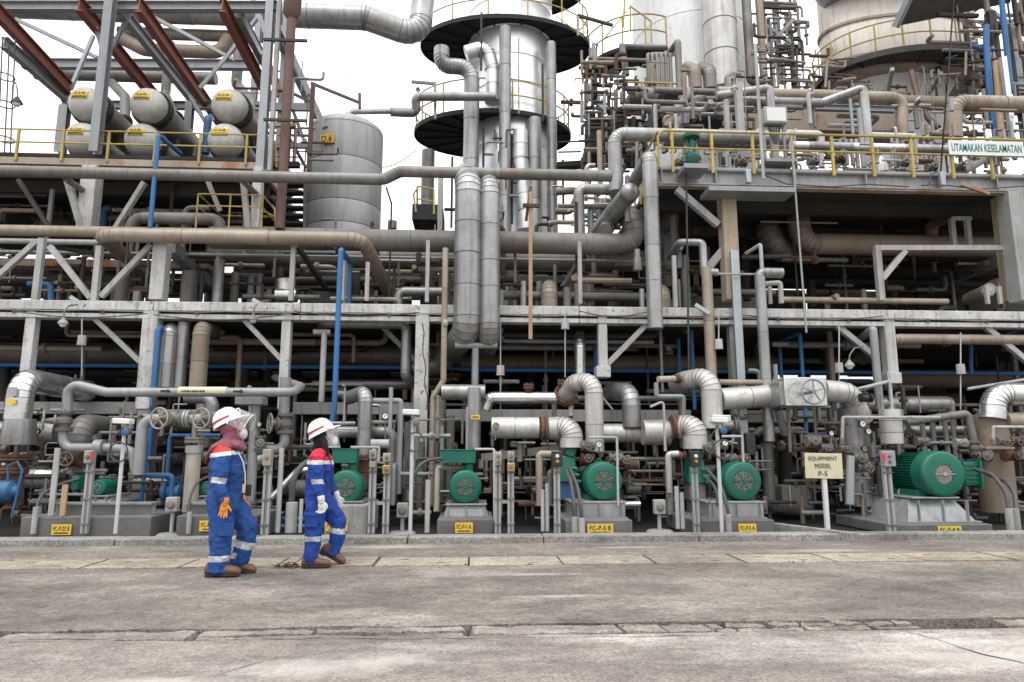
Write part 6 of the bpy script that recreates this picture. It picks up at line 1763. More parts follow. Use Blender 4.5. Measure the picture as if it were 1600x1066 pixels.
# ================================================================== LEFT PIPING AT PUMP LEVEL
pipe('big shiny elbow pipe at the far left going back over the beam', [(26, 655, 10.6), (36, 592, 10.6), (135, 612, 12.6)], 19, 'clad_shiny', clad=.45, R=.75)
c = P(30, 674, 10.55)
root = thing('pipe_cover', 'flared grey box cover at the foot of the far left elbow pipe', 'cover', c - Z1 * .25)
MB().lathe(c - Z1 * .2, Z1, [(0, .225), (.02, .23), (.36, .205), (.38, .2)], 28).build('skirt', 'clad', root)
MB().box(c + Vector((-.03, -.205, .42)), (.13, .012, .07)).build('tag', 'tag_yellow', root)
MB().box(c + Vector((-.03, -.205, .57)), (.13, .012, .13)).build('white_patch', 'light_paint', root)
mb = MB()
flange(mb, P(24, 715, 10.6), Z1, .21); flange(mb, P(22, 735, 10.6), Z1, .19)
mb.cyl(P(22, 790, 10.6), P(24, 712, 10.6), .12, n=16)
T(mb.build('rusty_flange', 'rust'), 'rusty flanged joint under the far left elbow pipe', 'flange')
pipe('thick dull drum pipe behind the far left elbow', [(-60, 676, 12.0), (92, 675, 12.0)], 17, 'clad', clad=.8)
pipe('shiny horizontal suction pipe at far left with a rising elbow', [(20, 747, 11.4), (118, 745, 11.4), (140, 690, 11.6), (142, 680, 11.8)], 16, 'clad', clad=.35, R=.8, mark=((0, 1),))
pipe('dull fat elbow right of the small wheel valve', [(121, 715, 11.3), (124, 662, 11.3), (195, 672, 13.2)], 18, 'clad_dull', clad=.4, R=.75, mark=((0, 1),), fl=(0,))
pipe('long grey pipe with yellow flow label crossing the left', [(105, 648, 10.6), (106, 598, 10.6), (166, 613, 10.6), (458, 613, 10.6), (470, 604, 11.4), (430, 590, 13)], 7.3, 'grey_paint', R=1.0, snap=False)
for (a, b, m_, lb) in ((280, 355, 'tag_yellow', 'yellow flow label on the long left pipe'),):
    p0, p1 = P(a, 612, 10.6), P(b, 612, 10.6)
    root = thing('flow_label', lb, 'label', p0)
    MB().cyl(p0, p1, px(7.6, p0), n=20).build('band', 'sign_cream', root)
    dashes(root, (p0 + p1) / 2 - Vector((.12, px(7.6, p0) + .004, 0)), .35, .03, 9)
    for q in (-.55, .52):
        mb = MB()
        mb.box((p0 + p1) / 2 + Vector((q, -px(7.4, p0), 0)), (.1, .008, .03))
        mb.add([(p0 + p1) / 2 + Vector((q + s, -px(7.6, p0) - .003, z)) for s, z in ((.05, .035), (.05, -.035), (.11, 0))], [(0, 1, 2)])
        mb.build('flow_arrow', 'ink', root)
valve('wheel valve below the long left pipe with its wheel to the left', (101, 658, 10.6), Z1, px(7.5, P(101, 658, 10.6)), Vector((-1, -.55, 0)), .135, .26, material='cast')
pipe('grey pipe curving right below the far left wheel valve', [(98, 672, 10.6), (100, 699, 10.6), (176, 701, 10.6), (208, 704, 10.6), (212, 742, 10.6)], 7.2, 'grey_paint', R=1.1, fl=(-1,), flm='cast')
T(MB().cyl(P(149, 699, 10.6), P(162, 699, 10.6), .115, n=18).build('union', 'grey_paint'), 'pale coupling on the grey pipe below the far left valve', 'coupling')
pipe('grey pipe bending right into the two wheel valves', [(219, 742, 10.5), (221, 655, 10.5), (345, 655, 10.5)], 8.5, 'grey_paint', R=1.0)
valve('left of the two wheel valves above the thick pale post', (271, 655, 10.5), X1, px(8, P(271, 655, 10.5)), Vector((-.35, -1, 0)), .15, .28, material='cast')
valve('right of the two wheel valves, next to the walker in the headscarf', (335, 655, 10.5), X1, px(8, P(335, 655, 10.5)), Vector((-.35, -1, 0)), .145, .28, material='cast')
mb = MB(); flange(mb, P(293, 655, 10.5), X1, .135)
T(mb.build('pipe_flange', 'grey_paint'), 'grey flange pair between the two wheel valves', 'flange')
p = P(300, 750, 10.4)
root = thing('support_post', 'thick pale pipe support post behind the walker in the headscarf', 'post', Vector((p.x, 10.4, .25)))
z0, z1 = P(300, 800, 10.4).z, P(300, 708, 10.4).z
MB().cyl(Vector((p.x, 10.4, z0)), Vector((p.x, 10.4, z1)), px(11, p), n=22).build('shaft', 'box_tan', root)
MB().cyl(Vector((p.x, 10.4, z1)), Vector((p.x, 10.4, z1 + .11)), px(13, p), n=22).build('collar', 'grey_paint', root)
mb = MB(); flange(mb, Vector((p.x, 10.4, z1 + .19)), Z1, .14)
mb.cyl(Vector((p.x, 10.4, z1 + .12)), P(304, 655, 10.5), .04, n=12); mb.build('flange', 'cast', root)
pipe('grey bend dropping behind the two wheel valves', [(290, 620, 11.4), (332, 622, 11.4), (330, 668, 11.4)], 10, 'clad', R=.8)
pipe('grey upright pipe behind the labelled pipe at left centre', [(319, 620, 12), (316, 700, 12)], 12, 'clad_dull')
pipe('blue pipe dropping into the blue pump at left', [(226, 742, 10.8), (268, 744, 10.8), (268, 790, 10.8)], 4.2, 'blue', R=.8)
pipe('blue pipe looping over behind the thick pale post', [(262, 750, 11), (264, 681, 11), (345, 680, 11)], 3, 'blue', R=.9)
pipe('thin blue pipe down the column at left', [(226, 690, 11.2), (223, 800, 11.2)], 3, 'blue')
c = P(270, 768, 10.9)
root = thing('blue_pump', 'small dark blue pump with flanges behind the switch box', 'pump', c - Z1 * .4)
MB().lathe(c - X1 * .16, X1, [(0, .08), (.02, .14), (.08, .14), (.1, .1), (.2, .12), (.28, .12), (.3, .07)], 18).build('casing', 'blue_dark', root)
b2 = MB(); flange(b2, c + Z1 * .17, Z1, .1); flange(b2, c + X1 * .3, X1, .09); b2.build('flange', 'blue_dark', root)
MB().cyl(c - Z1 * .4, c - Z1 * .1, .1, n=14).build('pedestal', 'blue_dark', root)
MB().box(c + Vector((.05, 0, -.42)), (.6, .3, .06)).build('bed', 'blue_dark', root)
c = P(12, 768, 10.4)
root = thing('blue_pump', 'dull blue pump barrel at the far left edge', 'pump', c - Z1 * .2)
MB().lathe(c - X1 * .35, X1, [(0, .1), (.03, .15), (.42, .16), (.46, .1), (.52, .08)], 20).build('barrel', 'blue_dark', root)
MB().tube([c + Vector((.02, -.05, .15)), c + Vector((.0, -.05, .36)), c + Vector((.12, -.05, .42)), c + Vector((.2, -.05, .3)), c + Vector((.16, -.1, -.35))], .018, 8).build('hose', 'blue_dark', root)
gauge('round gauge on the thick drum pipe at far left', (57, 674, 10.95), 5.5, (57, 690, 11))
valve('small dark wheel valve below the far left gauge', (53, 716, 10.9), Z1, .045, Vector((-.6, -1, 0)), .06, .16)
valve('rust coloured wheel valve on the fat dull elbow', (112, 717, 11.0), X1, .08, Vector((.1, -1, 0)), .1, .2, material='rust')
# between the walkers
pipe('grey upright pipe with a flat cap plate between the walkers', [(396, 788, 11), (395, 632, 11)], 7.5, 'grey_paint', fl=(0,), flm='cast')
T(MB().box(P(393, 627, 11), (.42, .3, .13)).build('cap_plate', 'grey_paint', bevel=.012), 'flat grey bearing plate on the pipe between the walkers', 'plate')
pipe('grey upright pipe tapering down from the slim white column', [(446, 590, 11.2), (444, 652, 11.2)], 8.5, 'grey_paint')
valve('wheel valve between the two walkers', (446, 662, 11.0), Z1, px(7.5, P(446, 662, 11)), Vector((-1, -.6, 0)), .15, .24, material='cast')
pipe('grey elbow below the wheel valve between the walkers', [(445, 676, 11.0), (444, 702, 11.0), (396, 702, 11.0)], 7.5, 'grey_paint', R=1.2)
gauge('small gauge beside the pipe between the walkers', (405, 663, 10.9), 4, (405, 690, 11))
valve('small fluted valve below the gauge between the walkers', (407, 692, 10.9), Z1, .05, Vector((.3, -1, 0)), .05, .12)
pipe('round stub end left of the station between the walkers', [(412, 716, 10.8), (404, 718, 10.8)], 6, 'light_paint')
pipe('shiny pipe sloping up behind the walker with black hair', [(425, 778, 10.9), (466, 735, 10.9), (510, 734, 10.9)], 5.5, 'clad_shiny', R=.7)
pipe('fat dull pipe behind the walker with black hair', [(450, 764, 11.6), (560, 762, 11.6)], 13, 'clad_dull', clad=.6)
pipe('thin blue pipe low behind the walkers', [(400, 810, 11), (520, 811, 11)], 3, 'blue')
pipe('second thin blue pipe low behind the walkers', [(400, 822, 10.8), (520, 823, 10.8)], 3, 'blue')
# centre left
pipe('tall grey insulated riser right of the walker with black hair', [(544, 622, 11.8), (570, 612, 11.2), (570, 716, 11.2)], 10.5, 'clad', clad=.5, R=.7)
pipe('grey stub with a dark elbow left of the tall insulated riser', [(526, 616, 11.8), (552, 618, 11.8)], 6, 'clad_dull')
pipe('horizontal grey pipe behind the tall insulated riser, bending down', [(500, 675, 11.5), (612, 675, 11.5), (613, 786, 11.5)], 9, 'clad', clad=.8, R=.7)
pipe('slim grey pipe with a round top right of the gauge', [(582, 627, 11.3), (625, 626, 11.3), (624, 772, 11.3)], 4.6, 'grey_paint', R=.4)
pipe('short wide stub below the gauge at centre left', [(580, 694, 10.9), (608, 693, 10.9)], 7, 'light_paint')
gauge('black rimmed gauge on a stalk above the paired stations', (602, 650, 10.8), 5.5, (602, 690, 10.9))
pipe('rusty flange stack at the foot of the tall insulated riser', [(569, 738, 11.1), (569, 715, 11.1)], 9, 'rust', fl=(0, 1))
for (u, v0, v1, r, lb) in ((636, 660, 790, 6, 'dull pipe behind the white lamp post'), (656, 690, 800, 8, 'thick dull pipe at the foot of the tall white column'), (690, 620, 800, 6, 'dull upright pipe left of the FC-P-1 A motor'), (703, 650, 800, 7, 'second dull upright pipe left of the FC-P-1 A motor'), (678, 610, 690, 5, 'short upright pipe above the rusty stub column')):
    pipe(lb, [(u, v1, 12), (u, v0, 12)], r, 'clad_dull')
pipe('slanted conical tee pipe above the FC-P-1 A motor', [(690, 613, 11.4), (758, 613, 11.4)], 12, 'clad', clad=.6)
pipe('grey riser dropping to the FC-P-1 A pump', [(742, 606, 11.3), (739, 702, 11.3)], 10.5, 'clad', clad=.5)
root = thing('flow_label', 'small tan label on the riser above the FC-P-1 A motor', 'label', P(743, 654, 11))
c = P(743, 652, 11.17)
MB().box(c, (px(14, c), .01, px(7, c))).build('plate', 'tag_yellow', root); dashes(root, c - Y1 * .006, px(10, c), .03, 6)
pipe('slim pipe with fittings left of the riser to the FC-P-1 A pump', [(731, 636, 11.1), (729, 702, 11.1)], 2.5, 'grey_paint')
pipe('pale bent pipe left of the FC-P-1 A motor', [(735, 730, 10.8), (684, 731, 10.8), (682, 800, 10.6)], 4.5, 'box_tan', R=.5)
# ================================================================== CENTRE: FC-P-5 B
pipe('shiny pipe running left of the white arch, bent down at its left end', [(757, 640, 11.6), (764, 622, 11.6), (884, 622, 11.6)], 9.5, 'clad_shiny', clad=.9, R=.6)
pipe('fat pale insulated drum pipe left of the white elbow', [(768, 668, 11.2), (842, 669, 11.2)], 16.5, 'clad_white', clad=.5)
mb = MB(); flange(mb, P(850, 669, 11.2), X1, .2, t=.05, bolts=12); mb.cyl(P(842, 669, 11.2), P(862, 669, 11.2), .13, n=16)
T(mb.build('rusty_flange', 'rust'), 'rusty bolted flange pair left of the white elbow', 'flange')
pipe('white insulated elbow turning down above the FC-P-5 B pump head', [(860, 669, 11.2), (893, 669, 11.0), (893, 700, 11.0)], 17.5, 'clad_white', clad=.4, R=.75)
pipe('white insulated arch over the FC-P-5 B motor', [(884, 618, 11.6), (897, 598, 11.3), (928, 596, 11.0), (929, 706, 11.0)], 13.5, 'clad_white', clad=.45, R=.8, fl=(0,))
pipe('shiny riser behind the white arch', [(907, 590, 12.4), (906, 540, 12.4), (906, 526, 12.6), (900, 520, 14)], 9, 'clad_shiny', clad=.5, R=.6)
pipe('grey insulated elbow right of the white arch', [(955, 612, 12.6), (986, 614, 11.6), (987, 668, 11.6)], 13.5, 'clad', clad=.5, R=.8)
pipe('pale horizontal header between the arches', [(940, 676, 11.7), (1004, 678, 11.7)], 14.5, 'clad_white', clad=.35)
pipe('fat shiny drum pipe with a rusty right flange', [(1004, 676, 11.4), (1046, 676, 11.4)], 19.5, 'clad_white', clad=.6)
mb = MB(); flange(mb, P(1054, 667, 11.2), X1, .2, t=.05, bolts=14)
T(mb.build('rusty_flange', 'rust'), 'rusty bolted flange left of the FC-P-5 A elbow', 'flange')
mb = MB(); flange(mb, P(882, 598, 11.5), Z1, .12, bolts=8)
T(mb.build('rusty_flange', 'rust'), 'small rusty flange on top of the shiny pipe by the arch', 'flange')
mb = MB(); flange(mb, P(826, 604, 11.6), Z1, .09, bolts=8); mb.cyl(P(826, 612, 11.6), P(826, 602, 11.6), .05, n=12)
T(mb.build('rusty_flange', 'rust'), 'small rusty capped nozzle on the shiny pipe', 'flange')
pipe('short grey prop under the shiny pipe', [(866, 632, 11.9), (866, 660, 11.9)], 4, 'grey_paint')
pipe('short grey stem over the white elbow', [(892, 630, 11.6), (892, 652, 11.4)], 4, 'grey_paint')
gauge('brass faced gauge on the fat pale drum pipe', (775, 665, 10.95), 5, (774, 688, 11), 'brass')
gauge('white gauge above the FC-P-5 B motor', (936, 694, 10.7), 5.5, (937, 716, 10.9))
for k, (u, v, wx, m_, lb) in enumerate(((918, 697, (0, -1, 0), 'cast', 'small wheel valve left of the white gauge'), (918, 716, (0, -1, 0), 'rust', 'rusty fitting below the small wheel valve'), (962, 716, (0, -1, .2), 'cast', 'small valve over the FC-P-5 B motor, left'), (973, 719, (.4, -1, 0), 'cast', 'small valve over the FC-P-5 B motor, right'), (985, 726, (1, -.3, 0), 'rust', 'rusty stub valve right of the FC-P-5 B motor'))):
    valve(lb, (u, v, 10.9), X1, .05, Vector(wx), .06, .13, material=m_, wm='cast')
pipe('rusty crossing pipe behind the FC-P-5 B motor', [(905, 722, 11.2), (992, 727, 11.2)], 4, 'rust', fl=(-1,))
pipe('thin slanting rod right of the white arch', [(942, 622, 11.5), (957, 640, 11.5)], 1.5, 'light_paint')
pipe('pale bent pipe left of the FC-P-5 B station', [(874, 709, 10.9), (843, 710, 10.9), (842, 790, 10.9)], 5.5, 'clad_tan', R=.4)
pipe('second dull bent pipe left of the FC-P-5 B station', [(874, 736, 11.2), (860, 738, 11.2), (858, 790, 11.2)], 5, 'clad_dull', R=.4)
bar('grey box section arm behind the FC-P-5 B stations', (752, 715, 11.6), (884, 700, 11.6), 12, 12, 'grey_paint')
column('short grey hanger left of the white elbow', 812, 690, 722, 11.5, 8, 'grey_paint', cat='hanger', name='hanger')
pipe('thin hooked pipe left of the FC-P-5 A elbow', [(1016, 636, 10.9), (1036, 627, 10.9), (1040, 705, 10.9)], 2, 'light_paint')
pipe('pale pipe bent down right of the dark gap', [(1060, 709, 10.8), (1044, 710, 10.8), (1046, 770, 10.8)], 5, 'clad_white', R=.5)
pipe('lower section of the bent pipe in the dark gap', [(1046, 770, 10.9), (1047, 804, 10.9)], 6, 'clad_dull')
pipe('grey stub barrel in the dark gap', [(980, 762, 12), (1000, 762, 12)], 9, 'light_paint')
pipe('shiny pipe low right of the FC-P-5 B motor', [(966, 788, 11), (1000, 788, 11)], 5, 'clad_shiny')
# ================================================================== FC-P-5 A AND BOXED VALVE
pipe('white insulated elbow turning down above the FC-P-5 A pump head', [(1062, 668, 11.2), (1085, 667, 11.0), (1087, 702, 11.0)], 18.5, 'clad_white', clad=.4, R=.75)
pipe('white insulated arch over the FC-P-5 A motor', [(1058, 600, 12.0), (1072, 594, 11.5), (1111, 588, 11.1), (1113, 670, 11.1)], 14.5, 'clad_white', clad=.42, R=.85)
pipe('capped stub pipe left of the arch over the FC-P-5 A motor', [(1028, 593, 11.3), (1058, 592, 11.4)], 5, 'box_tan', fl=(1,))
pipe('small bent pipe under the capped stub', [(1025, 598, 11.3), (1026, 620, 11.3), (1068, 619, 11.3), (1068, 700, 11.4)], 3.8, 'grey_paint', R=.5)
pipe('fat pale horizontal pipe running into the boxed valve', [(1126, 624, 11.4), (1222, 617, 11.4)], 17, 'clad_white', clad=.55, snap=False)
pipe('thin level pipe above the fat pale pipe', [(1124, 598, 11.6), (1200, 597, 11.6)], 4.5, 'clad_tan')
pipe('dull fat stub behind the arch over the FC-P-5 A motor', [(1120, 664, 11.5), (1148, 664, 11.5)], 10, 'clad', fl=(-1,), flm='cast')
c = P(1248, 614, 11.1)
root = thing('boxed_valve', 'large wheel valve enclosed in a shiny sheet metal box', 'valve', c - Z1 * .3)
MB().box(c, (px(66, c), .5, px(44, c))).build('box_cover', 'clad_shiny', root, bevel=.012)
MB().box(c + Vector((-px(30, c), 0, -px(3, c))), (px(18, c), .42, px(36, c))).build('side_cover', 'clad', root, bevel=.012)
wc = P(1271, 612, 10.6)
MB().cyl(wc, Vector((wc.x, 10.9, wc.z)), .028, n=10).build('spindle', 'cast', root)
wheel(root, wc, -Y1, px(19, wc), 'steel')
pipe('fat shiny elbow right of the boxed valve turning down', [(1284, 610, 11.2), (1330, 615, 11.3), (1346, 660, 11.4)], 17, 'clad_white', clad=.35, R=.8)
p = P(1338, 720, 11.5)
T(MB().lathe(Vector((p.x, 11.5, P(1338, 790, 11.5).z)), Z1, [(0, px(22, p)), (P(1338, 640, 11.5).z - P(1338, 790, 11.5).z, px(23, p)), (P(1338, 637, 11.5).z - P(1338, 790, 11.5).z, px(20, p))], 28).build('pump_barrel', 'clad'), 'upright metal clad barrel under the fat shiny elbow', 'barrel')
gauge('black gauge at upper left of the clad barrel', (1348, 662, 11.05), 6, (1353, 690, 11.1)); gauge('second gauge on the clad barrel, lower right', (1357, 674, 11.05), 5, (1360, 700, 11.1)); gauge('brass gauge on the clad barrel', (1351, 701, 11.05), 5, None, 'brass'); gauge('small gauge left of the clad barrel', (1299, 677, 10.9), 4.5, (1299, 700, 10.9))
gauge('white gauge on the lamp post by the FC-P-5 A motor', (1133, 692, 10.4), 5.5, (1133, 715, 10.5))
pipe('pale thin pipe across the front of the clad barrel', [(1316, 690, 10.7), (1317, 653, 10.7), (1468, 652, 10.7)], 2.6, 'light_paint', R=.5, fl=(0,), flm='cast')
pipe('grey pipe post right of the boxed valve', [(1328, 788, 10.8), (1329, 712, 10.8)], 6, 'box_grey')
pipe('sloped pipe under the left of the boxed valve', [(1215, 640, 11.4), (1226, 678, 11.6)], 6, 'clad')
pipe('long dull pipe in the dark bay behind the notice', [(1196, 692, 12), (1205, 790, 12), (1260, 800, 12.4)], 9, 'clad_dull', clad=.8, R=.6)
pipe('dull pipe over the dark bay behind the notice', [(1180, 680, 12.4), (1186, 672, 12.4), (1258, 674, 12.4), (1262, 780, 12.4)], 6.5, 'clad_dull', R=.6)
T(MB().box(P(1236, 776, 12.6), (.56, .5, .42)).build('tank_box', 'wall_block', bevel=.02), 'pale grey box in the dark bay left of the notice', 'box')
T(MB().box(P(1172, 694, 10.9), (.15, .1, .36)).build('cabinet', 'black', bevel=.012), 'small dark cabinet on the cable tray behind the FC-P-5 A motor', 'cabinet')
p = P(1123, 655, 11.0)
T(MB().box(p, (.3, .3, .12)).build('sheet_cover', 'clad_shiny', bevel=.01), 'bright sheet cover at the foot of the arch over the FC-P-5 A motor', 'cover')
for (u, v, wx, m_, lb) in ((1106, 700, (0, -1, 0), 'cast', 'small wheel valve left of the FC-P-5 A lamp post'), (1140, 716, (.3, -1, 0), 'cast', 'small valve right of the FC-P-5 A lamp post'), (1156, 719, (.5, -1, .2), 'rust', 'rusty small valve above the FC-P-5 A motor'), (1062, 712, (-1, -.4, 0), 'rust', 'rusty small valve left of the FC-P-5 A station'), (1320, 702, (0, -1, 0), 'cast', 'dark wheel valve at the left of the clad barrel'), (1342, 716, (0, -1, 0), 'cast', 'small wheel valve low on the clad barrel'),
                           (1348, 730, (.3, -1, 0), 'cast', 'lowest small wheel valve on the clad barrel'), (1353, 622, (0, .2, 1), 'black', 'small black wheel valve on top of the clad barrel'), (1290, 700, (0, -1, 0), 'cast', 'small valve left of the notice top'), (1270, 690, (0, -1, .1), 'cast', 'thin wheel valve behind the notice'),
                           (1500, 692, (0, -1, 0), 'wheel', 'pale wheel valve above the largest motor'), (1440, 690, (.2, -1, 0), 'cast', 'dark small valve left above the largest motor'), (1522, 700, (1, -.5, 0), 'cast', 'dark valve right above the largest motor'), (1535, 712, (0, -1, 0), 'cast', 'small dark valve right of the largest motor'), (1566, 690, (0, -1, 0), 'cast', 'dark wheel valve at the right edge, upper'), (1588, 690, (0, -1, 0), 'rust', 'rusty wheel valve at the right edge'), (1580, 712, (.3, -1, 0), 'rust', 'rusty low valve at the right edge')):
    valve(lb, (u, v, 10.9), X1 if wx[0] < .8 else Z1, .045 + .015 * ((u * 7) % 3) / 2, Vector(wx), .05 + .03 * ((u * 13) % 5) / 4, .15, material=m_, wm='cast' if m_ != 'wheel' else 'wheel')
# notice
c = P(1287, 728, 9.75)
root = thing('notice_board', 'cream notice on a post reading EQUIPMENT MODEL P-5', 'notice', Vector((P(1290, 780, 9.75).x, 9.75, .0)))
MB().box(c, (px(60, c), .012, px(39, c)), R=Matrix.Rotation(.02, 3, 'Y')).build('board', 'sign_cream', root, bevel=.003)
for (t, v, w_) in (('EQUIPMENT', 717, 46), ('MODEL', 728, 26), ('P-5', 740, 14)):
    lettering(t, P(1286, v, 9.735), px(7, c), 'ink', root, width=px(w_, c))
x = P(1291, 790, 9.775).x
MB().box((x, 9.785, (P(1291, 834, 9.78).z + c.z) / 2), (px(6.5, c), .05, c.z - P(1291, 834, 9.78).z)).build('post', 'post_white', root)
# ================================================================== RIGHT END
pipe('white banded elbow drum above the station left of the largest motor', [(1392, 640, 11.0), (1393, 694, 11.0)], 16, 'clad_white', clad=.22)
pipe('thin upright pipe into the white banded drum', [(1392, 596, 10.9), (1393, 645, 10.9)], 2.5, 'light_paint')
pipe('upright grey pipe with a slanted head left of the white column', [(1328, 540, 13), (1365, 514, 11.8), (1374, 640, 11.8)], 5.5, 'grey_paint', R=.3)
pipe('small grey pipe slanting into the right white column', [(1334, 610, 11.6), (1390, 596, 11.6)], 3, 'light_paint')
pipe('shiny elbow at the right edge turning down', [(1700, 615, 11.2), (1553, 618, 11.2), (1551, 655, 11.2)], 18, 'clad_shiny', clad=.4, R=.9)
p = P(1553, 720, 11.4)
T(MB().lathe(Vector((p.x, 11.4, P(1553, 800, 11.4).z)), Z1, [(0, px(25, p)), (P(1553, 648, 11.4).z - P(1553, 800, 11.4).z, px(25, p))], 28).build('pump_barrel', 'clad_rusty'), 'upright tan clad barrel at the right edge under the shiny elbow', 'barrel')
pipe('dull fat pipe at the right edge below the shiny elbow', [(1570, 660, 11.2), (1700, 655, 11.2)], 13, 'clad_tan', clad=.4)
pipe('thin pale pipe at the right edge', [(1552, 690, 10.6), (1552, 668, 10.6), (1700, 667, 10.6)], 2.4, 'light_paint', R=.4, fl=(0,), flm='cast')
pipe('dull pipe bending down above the largest motor', [(1415, 660, 11.3), (1512, 646, 11.3), (1528, 720, 11.3)], 6, 'clad_dull', R=.6, snap=False)
for (u, lb) in ((1442, 'first upright pipe above the largest motor'), (1458, 'second upright pipe above the largest motor'), (1478, 'third upright pipe above the largest motor'), (1490, 'fourth upright pipe above the largest motor')):
    pipe(lb, [(u, 655, 11.5), (u + 2, 716, 11.5)], 4, 'clad_dull')
pipe('pale horizontal pipe behind the upright pipes at right', [(1420, 672, 12), (1530, 674, 12)], 8, 'clad')
pipe('grey slanting rod at the far right under the shade', [(1512, 608, 12), (1610, 592, 12)], 2.5, 'light_paint')
# clutter of small lines around the pumps: one mass
rg = random.Random(21)
CW = ['cast', 'rust', 'deep_pipe_shade', 'clad_dull', 'clad_rusty', 'dark_steel']
CL = MB()
for (a, b, v0, v1, n) in ((0, 90, 690, 810, 34), (60, 250, 700, 790, 36), (230, 340, 680, 800, 30), (380, 520, 690, 820, 30), (540, 720, 690, 815, 44), (740, 880, 690, 815, 40), (860, 1010, 700, 800, 44), (1010, 1120, 690, 810, 36), (1150, 1290, 690, 815, 36), (1270, 1400, 650, 800, 70), (1400, 1600, 650, 800, 90)):
    for k in range(n):
        u, v, Y = rg.uniform(a, b), rg.uniform(v0, v1), rg.uniform(11.1, 13.2)
        p = P(u, v, Y)
        t = rg.random(); mi = rg.randrange(6)
        if t < .4:
            CL.tube([p, p + Z1 * rg.uniform(.1, .5)], rg.uniform(.012, .05), 8, mi)
        elif t < .72:
            CL.tube([p - X1 * rg.uniform(.08, .4), p, p + X1 * rg.uniform(.08, .4)], rg.uniform(.012, .045), 8, mi)
        elif t < .82:
            q = rg.uniform(.1, .25)
            CL.tube([p - Z1 * q, p - Z1 * .03, p + Vector((.03, 0, 0)), p + X1 * q], rg.uniform(.012, .03), 8, mi)
        elif t < .93:
            flange(CL, p, rg.choice([X1, Z1]), rg.uniform(.05, .11), mi, .02, 6)
        else:
            CL.lathe(p, rg.choice([X1, Z1]), [(0, .03), (.02, .07), (.1, .07), (.12, .03)], 10, mi)
o_ = CL.build('small_pipework', CW); o_['kind'] = 'stuff'; o_['label'] = 'clutter of small rusty lines, flanges and fittings around the pumps'
# ================================================================== FINE PIPEWORK, too dense to pick apart singly
def small_lines(name, label, mats, zones, seed):
    rg = random.Random(seed)
    B = MB()
    for (u0, u1, v0, v1, y0, y1, n, rlo, rhi, lmax, hz) in zones:
        for k in range(n):
            p = P(rg.uniform(u0, u1), rg.uniform(v0, v1), rg.uniform(y0, y1))
            r = px(rg.uniform(rlo, rhi), p)
            mi = rg.randrange(len(mats))
            L_ = rg.uniform(.25, 1) * lmax
            dirs = [X1, Z1, Y1]
            d0 = X1 if rg.random() < hz else Z1
            d1 = rg.choice([d for d in dirs if d is not d0])
            s0, s1 = rg.choice((-1, 1)), rg.choice((-1, 1))
            if rg.random() < .45:
                pts = [p, p + d0 * (s0 * L_)]
                B.cyl(pts[0], pts[1], r, n=8, mi=mi)
            else:
                q = p + d0 * (s0 * L_)
                e = q + d1 * (s1 * L_ * rg.uniform(.15, .5))
                st = route([p, q, e], r, 1.1, 22, snap=False)
                B.tube([t[0] for t in st], r, 8, mi)
            if rg.random() < .3:
                flange(B, p + d0 * (s0 * L_ * .5), d0, r * 1.9, mi, r * .5, 6, r * .15)
    o = B.build(name, mats)
    o['kind'] = 'stuff'; o['label'] = label
small_lines('pump_lines', 'maze of small drain and flush lines round the pumps', ['clad_dull', 'clad', 'cast', 'grey_paint', 'clad_rusty', 'deep_pipe_shade', 'steel'],
            [(-10, 320, 640, 800, 10.9, 12.8, 75, 1, 3.6, .8, .5), (380, 700, 640, 810, 10.9, 12.8, 90, 1, 3.6, .7, .4), (690, 1130, 690, 815, 11.0, 12.8, 95, 1, 3.2, .7, .5), (1130, 1300, 600, 815, 11.4, 13, 60, 1.2, 4, .9, .45), (1290, 1410, 640, 815, 10.9, 12.6, 80, 1, 3, .5, .4), (1400, 1610, 640, 815, 11.4, 12.8, 120, 1, 3.4, .6, .45)], 31)
small_lines('rack_lines', 'dense weathered lines hung under and over the front beam', ['clad_rusty', 'clad_dull', 'clad_tan', 'dark_steel', 'deep_pipe_shade', 'rust', 'grey_paint'],
            [(-40, 1640, 502, 548, 12.8, 15, 70, 1.4, 5.5, 3.2, .85), (-40, 1640, 590, 640, 12.6, 15, 60, 1.2, 4.5, 2.2, .7), (-30, 560, 390, 468, 12.7, 15.5, 80, 1.0, 4.5, 1.4, .6), (560, 1130, 405, 470, 12.8, 15.5, 80, 1.0, 5, 1.4, .6), (1150, 1590, 310, 470, 13.2, 17, 60, 1.2, 4.5, 2.0, .6), (-30, 420, 285, 350, 13.6, 17, 50, 1.2, 5, 1.6, .6)], 32)
small_lines('deck_lines', 'crowded small lines and fittings on the valve deck', ['clad', 'clad_dull', 'light_paint', 'cast', 'clad_rusty', 'steel', 'clad_tan'],
            [(1040, 1610, 215, 268, 12.7, 15, 130, 1, 3.4, .6, .45), (1010, 1200, 150, 205, 14, 17, 50, 1.4, 5, 1.2, .5), (1180, 1620, 165, 210, 14.2, 17, 60, 1.2, 4, 1.2, .55), (880, 1020, 285, 360, 13.2, 16, 45, 1.2, 4.5, .8, .45)], 33)
small_lines('tower_lines', 'tangle of rusty lines, ladders and brackets about the towers', ['clad_dull', 'clad_rusty', 'dark_steel', 'dark_steel', 'steel', 'rust'],
            [(905, 1010, 95, 275, 15.6, 18, 130, 1, 3.2, .7, .45), (1195, 1275, 70, 140, 16, 18, 44, .9, 2.6, .9, .5), (1300, 1540, 128, 155, 17.4, 18.6, 34, .8, 2.0, .7, .6), (1500, 1620, 20, 215, 17, 20, 110, 1.2, 4.0, 1.6, .5), (1190, 1250, 0, 130, 18, 22, 40, 1.2, 3, 1.5, .5), (755, 850, 200, 352, 18.3, 19.2, 34, .8, 2.4, .6, .35), (400, 486, 120, 262, 13.6, 15, 30, .9, 2.4, .9, .4)], 34)
